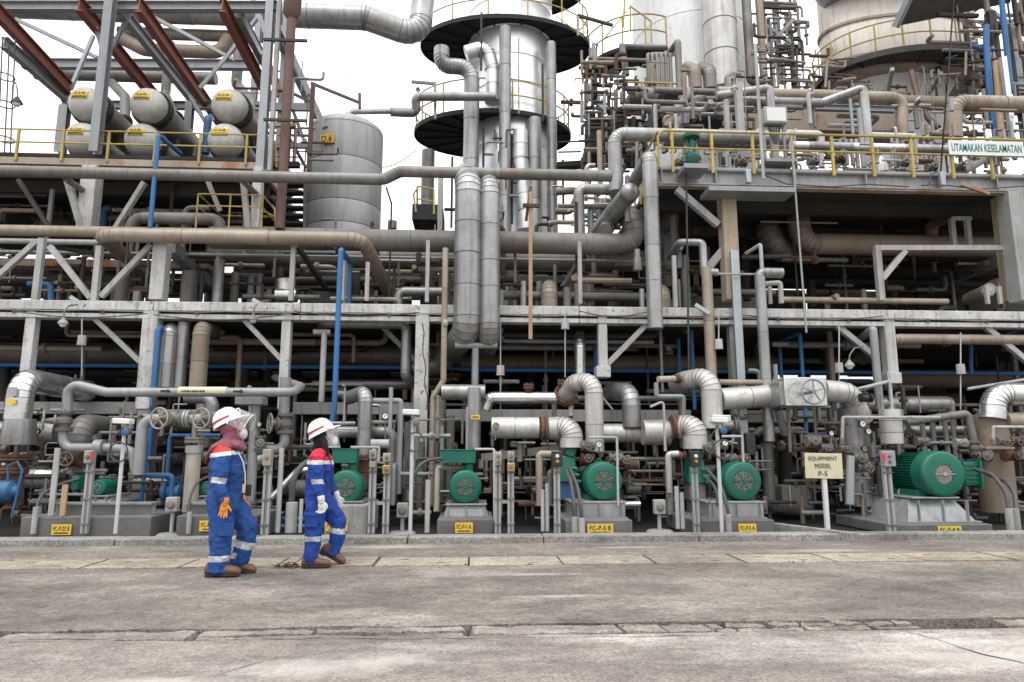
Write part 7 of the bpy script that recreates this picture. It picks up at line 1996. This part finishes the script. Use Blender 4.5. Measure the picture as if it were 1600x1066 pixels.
# loose black cables sagging along the front
rg = random.Random(40)
for k, (u0, v0, u1, v1, Y, lb) in enumerate(((240, 492, 445, 492, 11.85, 'thin black cable sagging under the left beam'), (660, 505, 668, 640, 11.7, 'thin black cable running down the tall white column'), (460, 486, 655, 488, 11.8, 'thin black cable sagging behind the blue riser'), (905, 486, 1010, 488, 11.8, 'thin black cable sagging right of the tan post'),
                                             (598, 262, 650, 235, 17.5, 'thin cable sagging from the tank to the lower tower platform'), (1160, 492, 1380, 494, 11.8, 'thin black cable sagging under the right beam'), (20, 486, 230, 490, 11.8, 'thin black cable sagging at the far left of the beam'))):
    a, b = P(u0, v0, Y), P(u1, v1, Y)
    pts = [a.lerp(b, i / 10) - Z1 * (.09 * math.sin(PI * i / 10)) + X1 * (.02 * math.sin(i * 1.7) if abs(a.x - b.x) < .3 else 0) for i in range(11)]
    T(MB().tube(pts, .011, 6).build('cable', 'rubber'), lb, 'cable')
# ================================================================== PEOPLE
def eloft(mb, rings, mi=0, n=20):
    """rings: (centre, half size across, half depth along Y); ring planes follow the path"""
    K = len(rings)
    vs, fs = [], []
    for k in range(K):
        c = rings[k][0]
        a = rings[min(k + 1, K - 1)][0] - rings[max(k - 1, 0)][0]
        t = a.normalized()
        x = Y1.cross(t)
        x = x.normalized() if x.length > .05 else X1.copy()
        y = t.cross(x).normalized()
        for i in range(n):
            q = 2 * PI * i / n
            vs.append(c + x * (math.cos(q) * rings[k][1]) + y * (math.sin(q) * rings[k][2]))
    for k in range(K - 1):
        fs += [(k * n + i, k * n + (i + 1) % n, (k + 1) * n + (i + 1) % n, (k + 1) * n + i) for i in range(n)]
    fs += [tuple(range(n - 1, -1, -1)), tuple((K - 1) * n + i for i in range(n))]
    mb.add(vs, fs, mi)
TEX = {}
def fuse(mb, name, mats, parent, voxel, smooth=4, folds=0.0, fscale=.12, classify=None):
    me = bpy.data.meshes.new(name)
    me.from_pydata(mb.v, [], mb.f)
    o = bpy.data.objects.new(name, me)
    COL.objects.link(o)
    r = o.modifiers.new('r', 'REMESH'); r.mode = 'VOXEL'; r.voxel_size = voxel
    if smooth:
        s = o.modifiers.new('s', 'SMOOTH'); s.factor = .5; s.iterations = smooth
    if folds:
        for k, (st, sc_) in enumerate(((folds, fscale), (folds * .35, fscale * .45))):
            t = bpy.data.textures.new('folds', 'CLOUDS'); t.noise_scale = sc_; t.noise_depth = 1
            d = o.modifiers.new('d', 'DISPLACE'); d.texture = t; d.strength = st; d.mid_level = .5; d.texture_coords = 'GLOBAL'
    dg = bpy.context.evaluated_depsgraph_get()
    m2 = bpy.data.meshes.new_from_object(o.evaluated_get(dg))
    bpy.data.objects.remove(o)
    bpy.data.meshes.remove(me)
    off = wloc(parent)
    for q in mats:
        m2.materials.append(M[q])
    if classify:
        for f in m2.polygons:
            f.material_index = classify(f.center)
    for v in m2.vertices:
        v.co -= off
    m2.shade_smooth()
    m2.name = name
    ob = bpy.data.objects.new(name, m2)
    COL.objects.link(ob)
    ob.parent = parent
    return ob
def on_limb(c, A, B, t0, t1, rad):
    d = B - A
    t = (c - A).dot(d) / d.length_squared
    if not (t0 < t < t1):
        return False
    return (c - (A + d * t)).length < rad
def helmet(root, c, tilt, visor):
    R = Matrix.Rotation(-tilt, 3, 'Y')
    def loc(x, y, z):
        return c + R @ Vector((x, y, z))
    n, K = 36, 9
    mb = MB()
    vs, fs = [], []
    for k in range(K + 1):
        a = k / K * PI / 2
        for i in range(n):
            q = 2 * PI * i / n
            rid = 1 + .035 * math.exp(-((math.sin(q) * math.cos(a)) / .16) ** 2) * (a > .3)
            vs.append(loc(.143 * math.cos(a) ** .8 * math.cos(q), .113 * math.cos(a) ** .8 * math.sin(q), .005 + .152 * math.sin(a) * rid))
    for k in range(K):
        fs += [(k * n + i, k * n + (i + 1) % n, (k + 1) * n + (i + 1) % n, (k + 1) * n + i) for i in range(n)]
    fs.append(tuple(K * n + i for i in range(n)))
    mb.add(vs, fs)
    vs, fs = [], []
    for i in range(n):                                     # rim and peak
        q = 2 * PI * i / n
        pk = .012 + .062 * max(0, math.cos(q)) ** 3
        for (e, z) in ((0, .014), (pk, .0 - pk * .12), (pk, -.008 - pk * .12), (-.004, -.006)):
            vs.append(loc((.143 + e) * math.cos(q), (.113 + e * .7) * math.sin(q), z))
    for i in range(n):
        j = (i + 1) % n
        fs += [(i * 4 + k, j * 4 + k, j * 4 + (k + 1) % 4, i * 4 + (k + 1) % 4) for k in range(4)]
    mb.add(vs, fs)
    h = mb.build('hard_hat', 'helmet', root, sharp=50)
    for sgn in (-1, 1):                                    # coloured stripe on both sides
        mb = MB()
        vs, fs = [], []
        m = 14
        for i in range(m + 1):
            q = sgn * math.radians(172 - i * (110 / m))
            for z in (.036, .036 + .021):
                a = math.asin(min(1, (z - .005) / .152))
                vs.append(loc(.1455 * math.cos(a) ** .8 * math.cos(q), .1155 * math.cos(a) ** .8 * math.sin(q), z))
        for i in range(m):
            fs.append((i * 2, i * 2 + 2, i * 2 + 3, i * 2 + 1))
        mb.add(vs, fs)
        mb.build('stripe', 'helmet_stripe', h)
    return h
def shield(root, C, d, up, L_, ry, ru, amax):
    vs, fs = [], []
    m, kk = 16, 5
    for i in range(m + 1):
        a = -amax + 2 * amax * i / m
        for k in range(kk + 1):
            vs.append(C + d * (L_ * k / kk) + up * (ru * math.cos(a)) + Y1 * (ry * math.sin(a)))
    for i in range(m):
        for k in range(kk):
            fs.append((i * (kk + 1) + k, (i + 1) * (kk + 1) + k, (i + 1) * (kk + 1) + k + 1, i * (kk + 1) + k + 1))
    o = MB().add(vs, fs).build('face_shield', 'shield', root)
    so_ = o.modifiers.new('s', 'SOLIDIFY'); so_.thickness = .0018
    MB().tube([vs[i * (kk + 1) + kk] for i in range(m + 1)], .0035, 6).build('shield_rim', 'helmet', o)
    MB().tube([vs[i * (kk + 1)] for i in range(m + 1)], .006, 6).build('shield_bracket', 'helmet', o)
    return o
def finger(mb, p, d, curl, L_, r, ax):
    pts = [p]
    dd = d.normalized()
    for k, q in enumerate((.42, .33, .25)):
        pts.append(pts[-1] + dd * L_ * q)
        dd = Matrix.Rotation(curl, 3, ax) @ dd
    mb.tube(pts, r, 8, r2=r * .8)
    mb.ball(pts[-1], r * .8, n=8)
def glove(root, wrist, down, fwd, material, curl, curlax, s=1.0, cuff=None):
    """hand hanging from the wrist: down = finger direction, fwd = thumb side"""
    down = down.normalized(); fwd = (fwd - down * fwd.dot(down)).normalized()
    nrm = down.cross(fwd)
    mb = MB()
    R = Matrix((fwd, nrm, down)).transposed()
    mb.ball(wrist + down * .052 * s, .05 * s, (.86, .42, 1.1), 14, R=R)
    mb.cyl(wrist - down * .025 * s, wrist + down * .03 * s, .034 * s, n=12)
    for k, (o, L_, sp) in enumerate(((.030, .074, .10), (.010, .083, .03), (-.011, .077, -.05), (-.031, .062, -.14))):
        finger(mb, wrist + down * .075 * s + fwd * o * s, down + fwd * sp, curl, L_ * s, .0105 * s, curlax)
    finger(mb, wrist + down * .03 * s + fwd * .032 * s, down * .75 + fwd * .62, curl * .6, .066 * s, .0115 * s, curlax)
    g_ = fuse(mb, 'glove', [material], root, .0042, 2)
    if cuff:
        MB().lathe(wrist - down * .05 * s, down, [(0, .038 * s), (.012, .041 * s), (.05, .039 * s), (.055, .036 * s)], 16).build('glove_cuff', cuff, g_)
    return g_
def boot(root, ankle, pitch, s=1.0, toe_v=None):
    R = Matrix.Rotation(pitch, 3, 'Y')
    ankle = ankle.copy()
    ankle.z = .014 - min((R @ (Vector(k) * s)).z for k in ((.198, 0, -.098), (-.085, 0, -.11)))
    def L(x, y, z):
        return ankle + R @ (Vector((x, y, z)) * s)
    mb = MB()
    pts = [(-.094, .04, .06), (-.05, .049, .08), (.02, .051, .078), (.08, .053, .062), (.13, .056, .054), (.178, .05, .046), (.206, .03, .03)]
    vs, fs = [], []
    n = 16
    for (x, hw, h) in pts:
        for i in range(n):
            q = 2 * PI * i / n
            vs.append(L(x, hw * math.cos(q), -.093 + h * (1 + math.sin(q)) * .72))
    for k in range(len(pts) - 1):
        fs += [(k * n + i, k * n + (i + 1) % n, (k + 1) * n + (i + 1) % n, (k + 1) * n + i) for i in range(n)]
    fs += [tuple(range(n - 1, -1, -1)), tuple((len(pts) - 1) * n + i for i in range(n))]
    mb.add(vs, fs)
    mb.cyl(L(-.01, 0, -.05), L(-.01, 0, .07), .05 * s, n=16)
    b = fuse(mb, 'boot', ['boot'], root, .008, 3)
    out = [(-.09, .026), (-.078, .044), (-.02, .046), (.05, .046), (.12, .052), (.17, .044), (.2, .018)]
    poly = [L(x, y, -.098) for x, y in out] + [L(x, -y, -.098) for x, y in reversed(out)]
    MB().prism(poly, R @ Vector((0, 0, .022 * s))).build('sole', 'sole', b, sharp=60)
    MB().box(L(-.055, 0, -.1), (.06 * s, .085 * s, .02 * s), R=R).build('heel', 'sole', b)
    return b
def head(root, c, tilt, s=1.0, neck=None):
    """face looks along +X"""
    R = Matrix.Rotation(-tilt, 3, 'Y')
    def L(x, y, z):
        return c + R @ (Vector((x, y, z)) * s)
    mb = MB()
    mb.ball(L(-.012, 0, .03), .098 * s, (1.0, .8, 1.0), 20, R=R)
    mb.ball(L(.03, 0, -.035), .068 * s, (.95, .88, 1.15), 16, R=R)
    mb.ball(L(.058, 0, -.088), .03 * s, (1, 1.1, .8), 12, R=R)
    mb.ball(L(.098, 0, -.02), .016 * s, (1.1, .9, 1.0), 10, R=R)
    mb.tube([L(.086, 0, .02), L(.1, 0, -.014)], .010 * s, 8)
    mb.ball(L(.086, 0, -.058), .017 * s, (.6, 1.5, .55), 10, R=R)
    for y in (-1, 1):
        mb.ball(L(-.012, y * .08, -.015), .03 * s, (.55, .3, 1), 10, R=R)
        mb.ball(L(.074, y * .036, .028), .02 * s, (.7, 1.3, .5), 8, R=R)
    if neck:
        mb.tube([L(-.01, 0, -.05), neck], .052 * s, 14)
        eloft(mb, [(neck + Z1 * .01, .05, .06), (neck - Z1 * .1, .07, .12), (neck - Z1 * .35, .07, .11), (neck - Z1 * .52, .08, .12)])
    b = fuse(mb, 'body', ['skin'], root, .0065, 3)
    for y in (-1, 1):
        MB().ball(L(.078, y * .034, .008), .0115 * s, (1, 1, 1), 10).build('eye', 'dial', b)
        MB().ball(L(.0865, y * .034, .008), .0055 * s, (.6, 1, 1), 8).build('iris', 'ink', b)
        MB().tube([L(.082, y * .02, .031), L(.086, y * .036, .036), L(.074, y * .054, .03)], .0035 * s, 6).build('eyebrow', 'hair', b)
    return b, L

# ------------------------------------------------ walker in the headscarf
YA_ = 7.05
k1 = px(1, P(350, 770, YA_))
def q1(u, v, dy=0):
    return P(u, v, YA_ + dy)
root = thing('person', 'person in blue coverall, mauve headscarf and raised face shield, walking with an orange glove', 'person', Vector((q1(346, 900).x, YA_, 0.012)), 'two women walking past the pumps')
mb = MB()
eloft(mb, [(q1(358, 692), 9 * k1, .08), (q1(355, 699), 17 * k1, .15), (q1(353, 709), 23 * k1, .185), (q1(355, 732), 25 * k1, .18), (q1(354, 750), 24.5 * k1, .165), (q1(353, 764), 24.5 * k1, .165), (q1(351, 780), 26.5 * k1, .185), (q1(352, 796), 25 * k1, .18), (q1(353, 804), 20 * k1, .15)])
nl = [q1(345, 788, -.085), q1(345, 842, -.1), q1(340, 897, -.1)]
eloft(mb, [(q1(346, 784, -.08), 20 * k1, .1), (q1(346, 812, -.09), 19 * k1, .105), (q1(345, 842, -.1), 16.5 * k1, .092), (q1(343, 866, -.1), 16 * k1, .09), (q1(341, 880, -.1), 16.3 * k1, .09), (q1(340, 894, -.1), 16 * k1, .085)])
fl_ = [q1(363, 790, .085), q1(388, 825, .1), q1(369, 887, .1)]
eloft(mb, [(q1(360, 784, .08), 19 * k1, .1), (q1(374, 806, .09), 19 * k1, .105), (q1(387, 825, .1), 16 * k1, .095), (q1(383, 850, .1), 15.5 * k1, .09), (q1(375, 872, .1), 13.5 * k1, .08), (q1(369, 888, .1), 12 * k1, .075)])
na = [q1(350, 712, -.2), q1(341, 757, -.235), q1(351, 782, -.24)]
eloft(mb, [(q1(353, 706, -.14), 9 * k1, .06), (q1(349, 714, -.2), 12 * k1, .075), (q1(345, 736, -.225), 11.5 * k1, .07), (q1(341, 756, -.235), 10.5 * k1, .064), (q1(345, 768, -.24), 9.5 * k1, .055), (q1(350.5, 783, -.24), 7.5 * k1, .045)])
fa = [q1(362, 712, .19), q1(368, 757, .22), q1(378, 778, .2)]
eloft(mb, [(q1(358, 706, .13), 9 * k1, .06), (q1(361, 714, .19), 11 * k1, .07), (q1(364, 736, .21), 10 * k1, .065), (q1(368, 757, .22), 9 * k1, .06), (q1(377, 776, .2), 7 * k1, .045)])
def cls1(c):
    d = (c - CAM); u = 800 + F * d.dot(RT) / d.dot(FW); v = 533 - F * d.dot(UP) / d.dot(FW)
    for (A, B, t0, t1, r) in ((nl[1], nl[2], .46, .63, .17), (fl_[1], fl_[2], .31, .49, .17), (na[0], na[1], .78, .98, .09), (fa[0], fa[1], .78, .98, .085)):
        if on_limb(c, A, B, t0, t1, r):
            return 3
    line = 715.5 - (u - 328) * .13
    if v < line - 6.5 and v < 725:
        return 1
    if v < line:
        return 2
    return 0
cov = fuse(mb, 'coverall', ['cloth_blue1', 'cloth_red', 'cloth_white', 'reflective'], root, .0068, 4, .036, .10, cls1)
MB().box(q1(352, 828, -.198), (.15, .02, .12), R=Matrix.Rotation(.04, 3, 'Y')).build('thigh_pocket', 'cloth_blue1', cov, bevel=.008)
MB().box(q1(367, 733, -.185), (.1, .02, .09)).build('chest_pocket', 'cloth_blue1', cov, bevel=.008)
b_, L = head(root, q1(366, 667), .28, 1.0, q1(358, 697))
mb = MB()
mb.ball(q1(362, 667), .122, (.9, .86, 1.06), 20)
eloft(mb, [(q1(366, 668), 12 * k1, .095), (q1(365, 678), 13.5 * k1, .098), (q1(363, 687), 14 * k1, .1), (q1(360, 693), 17 * k1, .125), (q1(359, 699), 21 * k1, .15)])
eloft(mb, [(q1(350, 694, -.02), 8 * k1, .11), (q1(338, 700, -.02), 6 * k1, .13), (q1(329, 711, -.02), 3.5 * k1, .11), (q1(322, 725, -.02), 1.6 * k1, .04)])
eloft(mb, [(q1(366, 693, -.03), 9 * k1, .1), (q1(377, 697, -.03), 6 * k1, .12), (q1(383, 703, -.03), 3 * k1, .06)])
fuse(mb, 'headscarf', ['hijab'], root, .0075, 5, .018, .07)
face = MB()
face.ball(q1(376, 670), .058, (.9, 1.08, 1.3), 16)
face.build('face_opening', 'skin', b_)
for y in (-1, 1):
    MB().ball(q1(382, 666.5, y * .03), .012, (1, 1, 1), 10).build('eye', 'dial', b_)
    MB().ball(q1(383.3, 666.3, y * .03), .006, (.8, 1, 1), 8).build('iris', 'ink', b_)
m_ = MB()
m_.ball(q1(379, 677), .056, (.85, .95, 1.16), 16, R=Matrix.Rotation(-.25, 3, 'Y'))
mk = m_.build('face_mask', 'mask', root)
for y in (-1, 1):
    MB().tube([q1(378, 674, y * .05), q1(369, 667, y * .108)], .003, 5).build('mask_strap', 'mask', mk)
hc = q1(356.5, 661.5)
hat = helmet(root, hc, math.radians(27), True)
MB().tube([q1(366, 658, -.115), q1(370, 668, -.118), q1(373, 682, -.09), q1(374, 690, -.03)], .006, 6).build('chin_strap', 'box_tan', hat)
d_ = Vector((.93, 0, -.37)).normalized()
shield(root, q1(362.5, 661), d_, Vector((.37, 0, .93)).normalized(), .17, .125, .158, math.radians(96))
glove(root, q1(351.3, 785, -.245), Vector((-.07, 0, -1)), X1 + Y1 * .1, 'glove_orange', .16, X1 * -1, .92, 'glove_orange')
glove(root, q1(379, 781, .2), Vector((.25, 0, -1)), X1, 'glove_orange', .3, Y1, .92, 'glove_orange')
boot(root, q1(338, 897, -.1), 0, 1.1)
boot(root, q1(368, 889, .1), .08, 1.0)
ly = MB()
ly.tube([q1(372, 706, -.12), q1(380, 722, -.1), q1(383, 740, -.09), q1(383, 757, -.1)], .006, 6)
ly.build('lanyard', 'cloth_white', cov)
MB().box(q1(381, 763.5, -.14), (.03, .012, .085)).build('badge', 'badge', cov, bevel=.004)
MB().box(q1(388, 766, .02), (.05, .05, .11)).build('radio', 'black', cov, bevel=.008)

# ------------------------------------------------ walker with black hair
YB_ = 7.5
k2 = px(1, P(495, 770, YB_))
def q2(u, v, dy=0):
    return P(u, v, YB_ + dy)
root = thing('person', 'person in bright blue coverall with crimson shoulders, black hair and white gloves, walking ahead', 'person', Vector((q2(490, 885).x, YB_, 0.012)), 'two women walking past the pumps')
mb = MB()
eloft(mb, [(q2(507, 702), 7 * k2, .06), (q2(503, 708), 13 * k2, .13), (q2(501, 717), 18 * k2, .17), (q2(500, 732), 20.5 * k2, .165), (q2(498, 750), 20 * k2, .15), (q2(497, 764), 19.5 * k2, .15), (q2(497, 780), 20.5 * k2, .17), (q2(499, 796), 20.5 * k2, .165), (q2(500, 802), 17 * k2, .14)])
nl2 = [q2(494, 786, -.08), q2(489, 832, -.09), q2(487, 878, -.09)]
eloft(mb, [(q2(494, 784, -.08), 16.5 * k2, .095), (q2(492, 806, -.085), 15.5 * k2, .095), (q2(490, 832, -.09), 13.5 * k2, .085), (q2(488, 852, -.09), 11.8 * k2, .08), (q2(486, 870, -.09), 11 * k2, .075), (q2(485.5, 879, -.09), 11 * k2, .072)])
fl2 = [q2(509, 788, .08), q2(528, 814, .09), q2(519, 866, .09)]
eloft(mb, [(q2(506, 784, .08), 15.5 * k2, .095), (q2(518, 801, .085), 15 * k2, .095), (q2(528, 816, .09), 13 * k2, .088), (q2(527, 838, .09), 11.5 * k2, .08), (q2(523, 854, .09), 10.8 * k2, .075), (q2(519, 866, .09), 10 * k2, .07)])
na2 = [q2(496, 716, -.17), q2(495, 764, -.2), q2(501, 780, -.21)]
eloft(mb, [(q2(501, 706, -.12), 8 * k2, .055), (q2(496, 715, -.17), 10.5 * k2, .068), (q2(495, 738, -.19), 9.5 * k2, .062), (q2(496, 756, -.2), 9.5 * k2, .06), (q2(498, 768, -.205), 8.5 * k2, .052), (q2(501.5, 780, -.21), 6.3 * k2, .042)])
eloft(mb, [(q2(506, 706, .12), 8 * k2, .055), (q2(508, 715, .17), 10 * k2, .065), (q2(511, 738, .19), 9 * k2, .06), (q2(516, 758, .2), 8 * k2, .055), (q2(524, 772, .18), 6 * k2, .042)])
def cls2(c):
    d = (c - CAM); u = 800 + F * d.dot(RT) / d.dot(FW); v = 533 - F * d.dot(UP) / d.dot(FW)
    for (A, B, t0, t1, r) in ((nl2[1], nl2[2], .12, .29, .17), (fl2[1], fl2[2], .20, .36, .17), (na2[0], na2[1], .70, .86, .08)):
        if on_limb(c, A, B, t0, t1, r):
            return 3
    if v < 719.5:
        return 1
    if v < 726:
        return 2
    return 0
cov = fuse(mb, 'coverall', ['cloth_blue2', 'cloth_crimson', 'cloth_white', 'reflective'], root, .0065, 4, .034, .09, cls2)
MB().box(q2(487, 813, -.185), (.135, .022, .15), R=Matrix.Rotation(.05, 3, 'Y')).build('thigh_pocket', 'cloth_blue2', cov, bevel=.01)
MB().box(q2(487, 805, -.192), (.142, .022, .035), R=Matrix.Rotation(.05, 3, 'Y')).build('pocket_flap', 'cloth_blue2', cov, bevel=.006)
MB().box(q2(512, 731, -.15), (.075, .03, .075)).build('chest_pocket', 'cloth_blue2', cov, bevel=.008)
b_, L = head(root, q2(508, 682), .2, .93, q2(504, 704))
mb = MB()
mb.ball(q2(502.5, 680), .1, (.98, .92, 1.0), 18)
eloft(mb, [(q2(502, 684), 12 * k2, .085), (q2(500, 694), 11 * k2, .07), (q2(495, 702), 8 * k2, .05), (q2(487, 708), 3 * k2, .02)])
eloft(mb, [(q2(507, 686, -.05), 8 * k2, .05), (q2(509, 698, -.07), 6 * k2, .045), (q2(511, 712, -.09), 3.2 * k2, .02)])
eloft(mb, [(q2(506, 686, .05), 8 * k2, .05), (q2(509, 700, .07), 5 * k2, .04), (q2(512, 712, .08), 2.5 * k2, .02)])
fuse(mb, 'hair', ['hair'], root, .007, 3, .012, .03)
m_ = MB()
m_.ball(q2(522.5, 689), .05, (.78, .95, 1.08), 16)
mk = m_.build('face_mask', 'mask', root)
for y in (-1, 1):
    MB().tube([q2(520, 687, y * .045), q2(512, 681, y * .085)], .003, 5).build('mask_strap', 'mask', mk)
hat = helmet(root, q2(503, 677), math.radians(27), False)
MB().tube([q2(508, 682, -.1), q2(514, 690, -.09), q2(518, 699, -.03)], .004, 6).build('chin_strap', 'box_tan', hat)
shield(root, q2(507, 670), Vector((.2, 0, -.98)).normalized(), X1, .2, .125, .135, math.radians(75))
glove(root, q2(502, 782, -.215), Vector((.14, 0, -1)), X1, 'glove_white', .75, Y1, .95, 'glove_white')
glove(root, q2(526, 775, .18), Vector((.4, 0, -1)), X1, 'glove_white', .6, Y1, .95, 'glove_white')
boot(root, q2(486, 877, -.09), 0, .98)
boot(root, q2(518, 868, .09), .5, .98)
ly = MB()
ly.tube([q2(514, 712, -.08), q2(519, 728, -.07), q2(520, 745, -.07), q2(519, 760, -.09)], .005, 6)
ly.build('lanyard', 'ink', cov)
MB().box(q2(519, 762, -.11), (.025, .01, .05)).build('badge', 'ink', cov, bevel=.003)
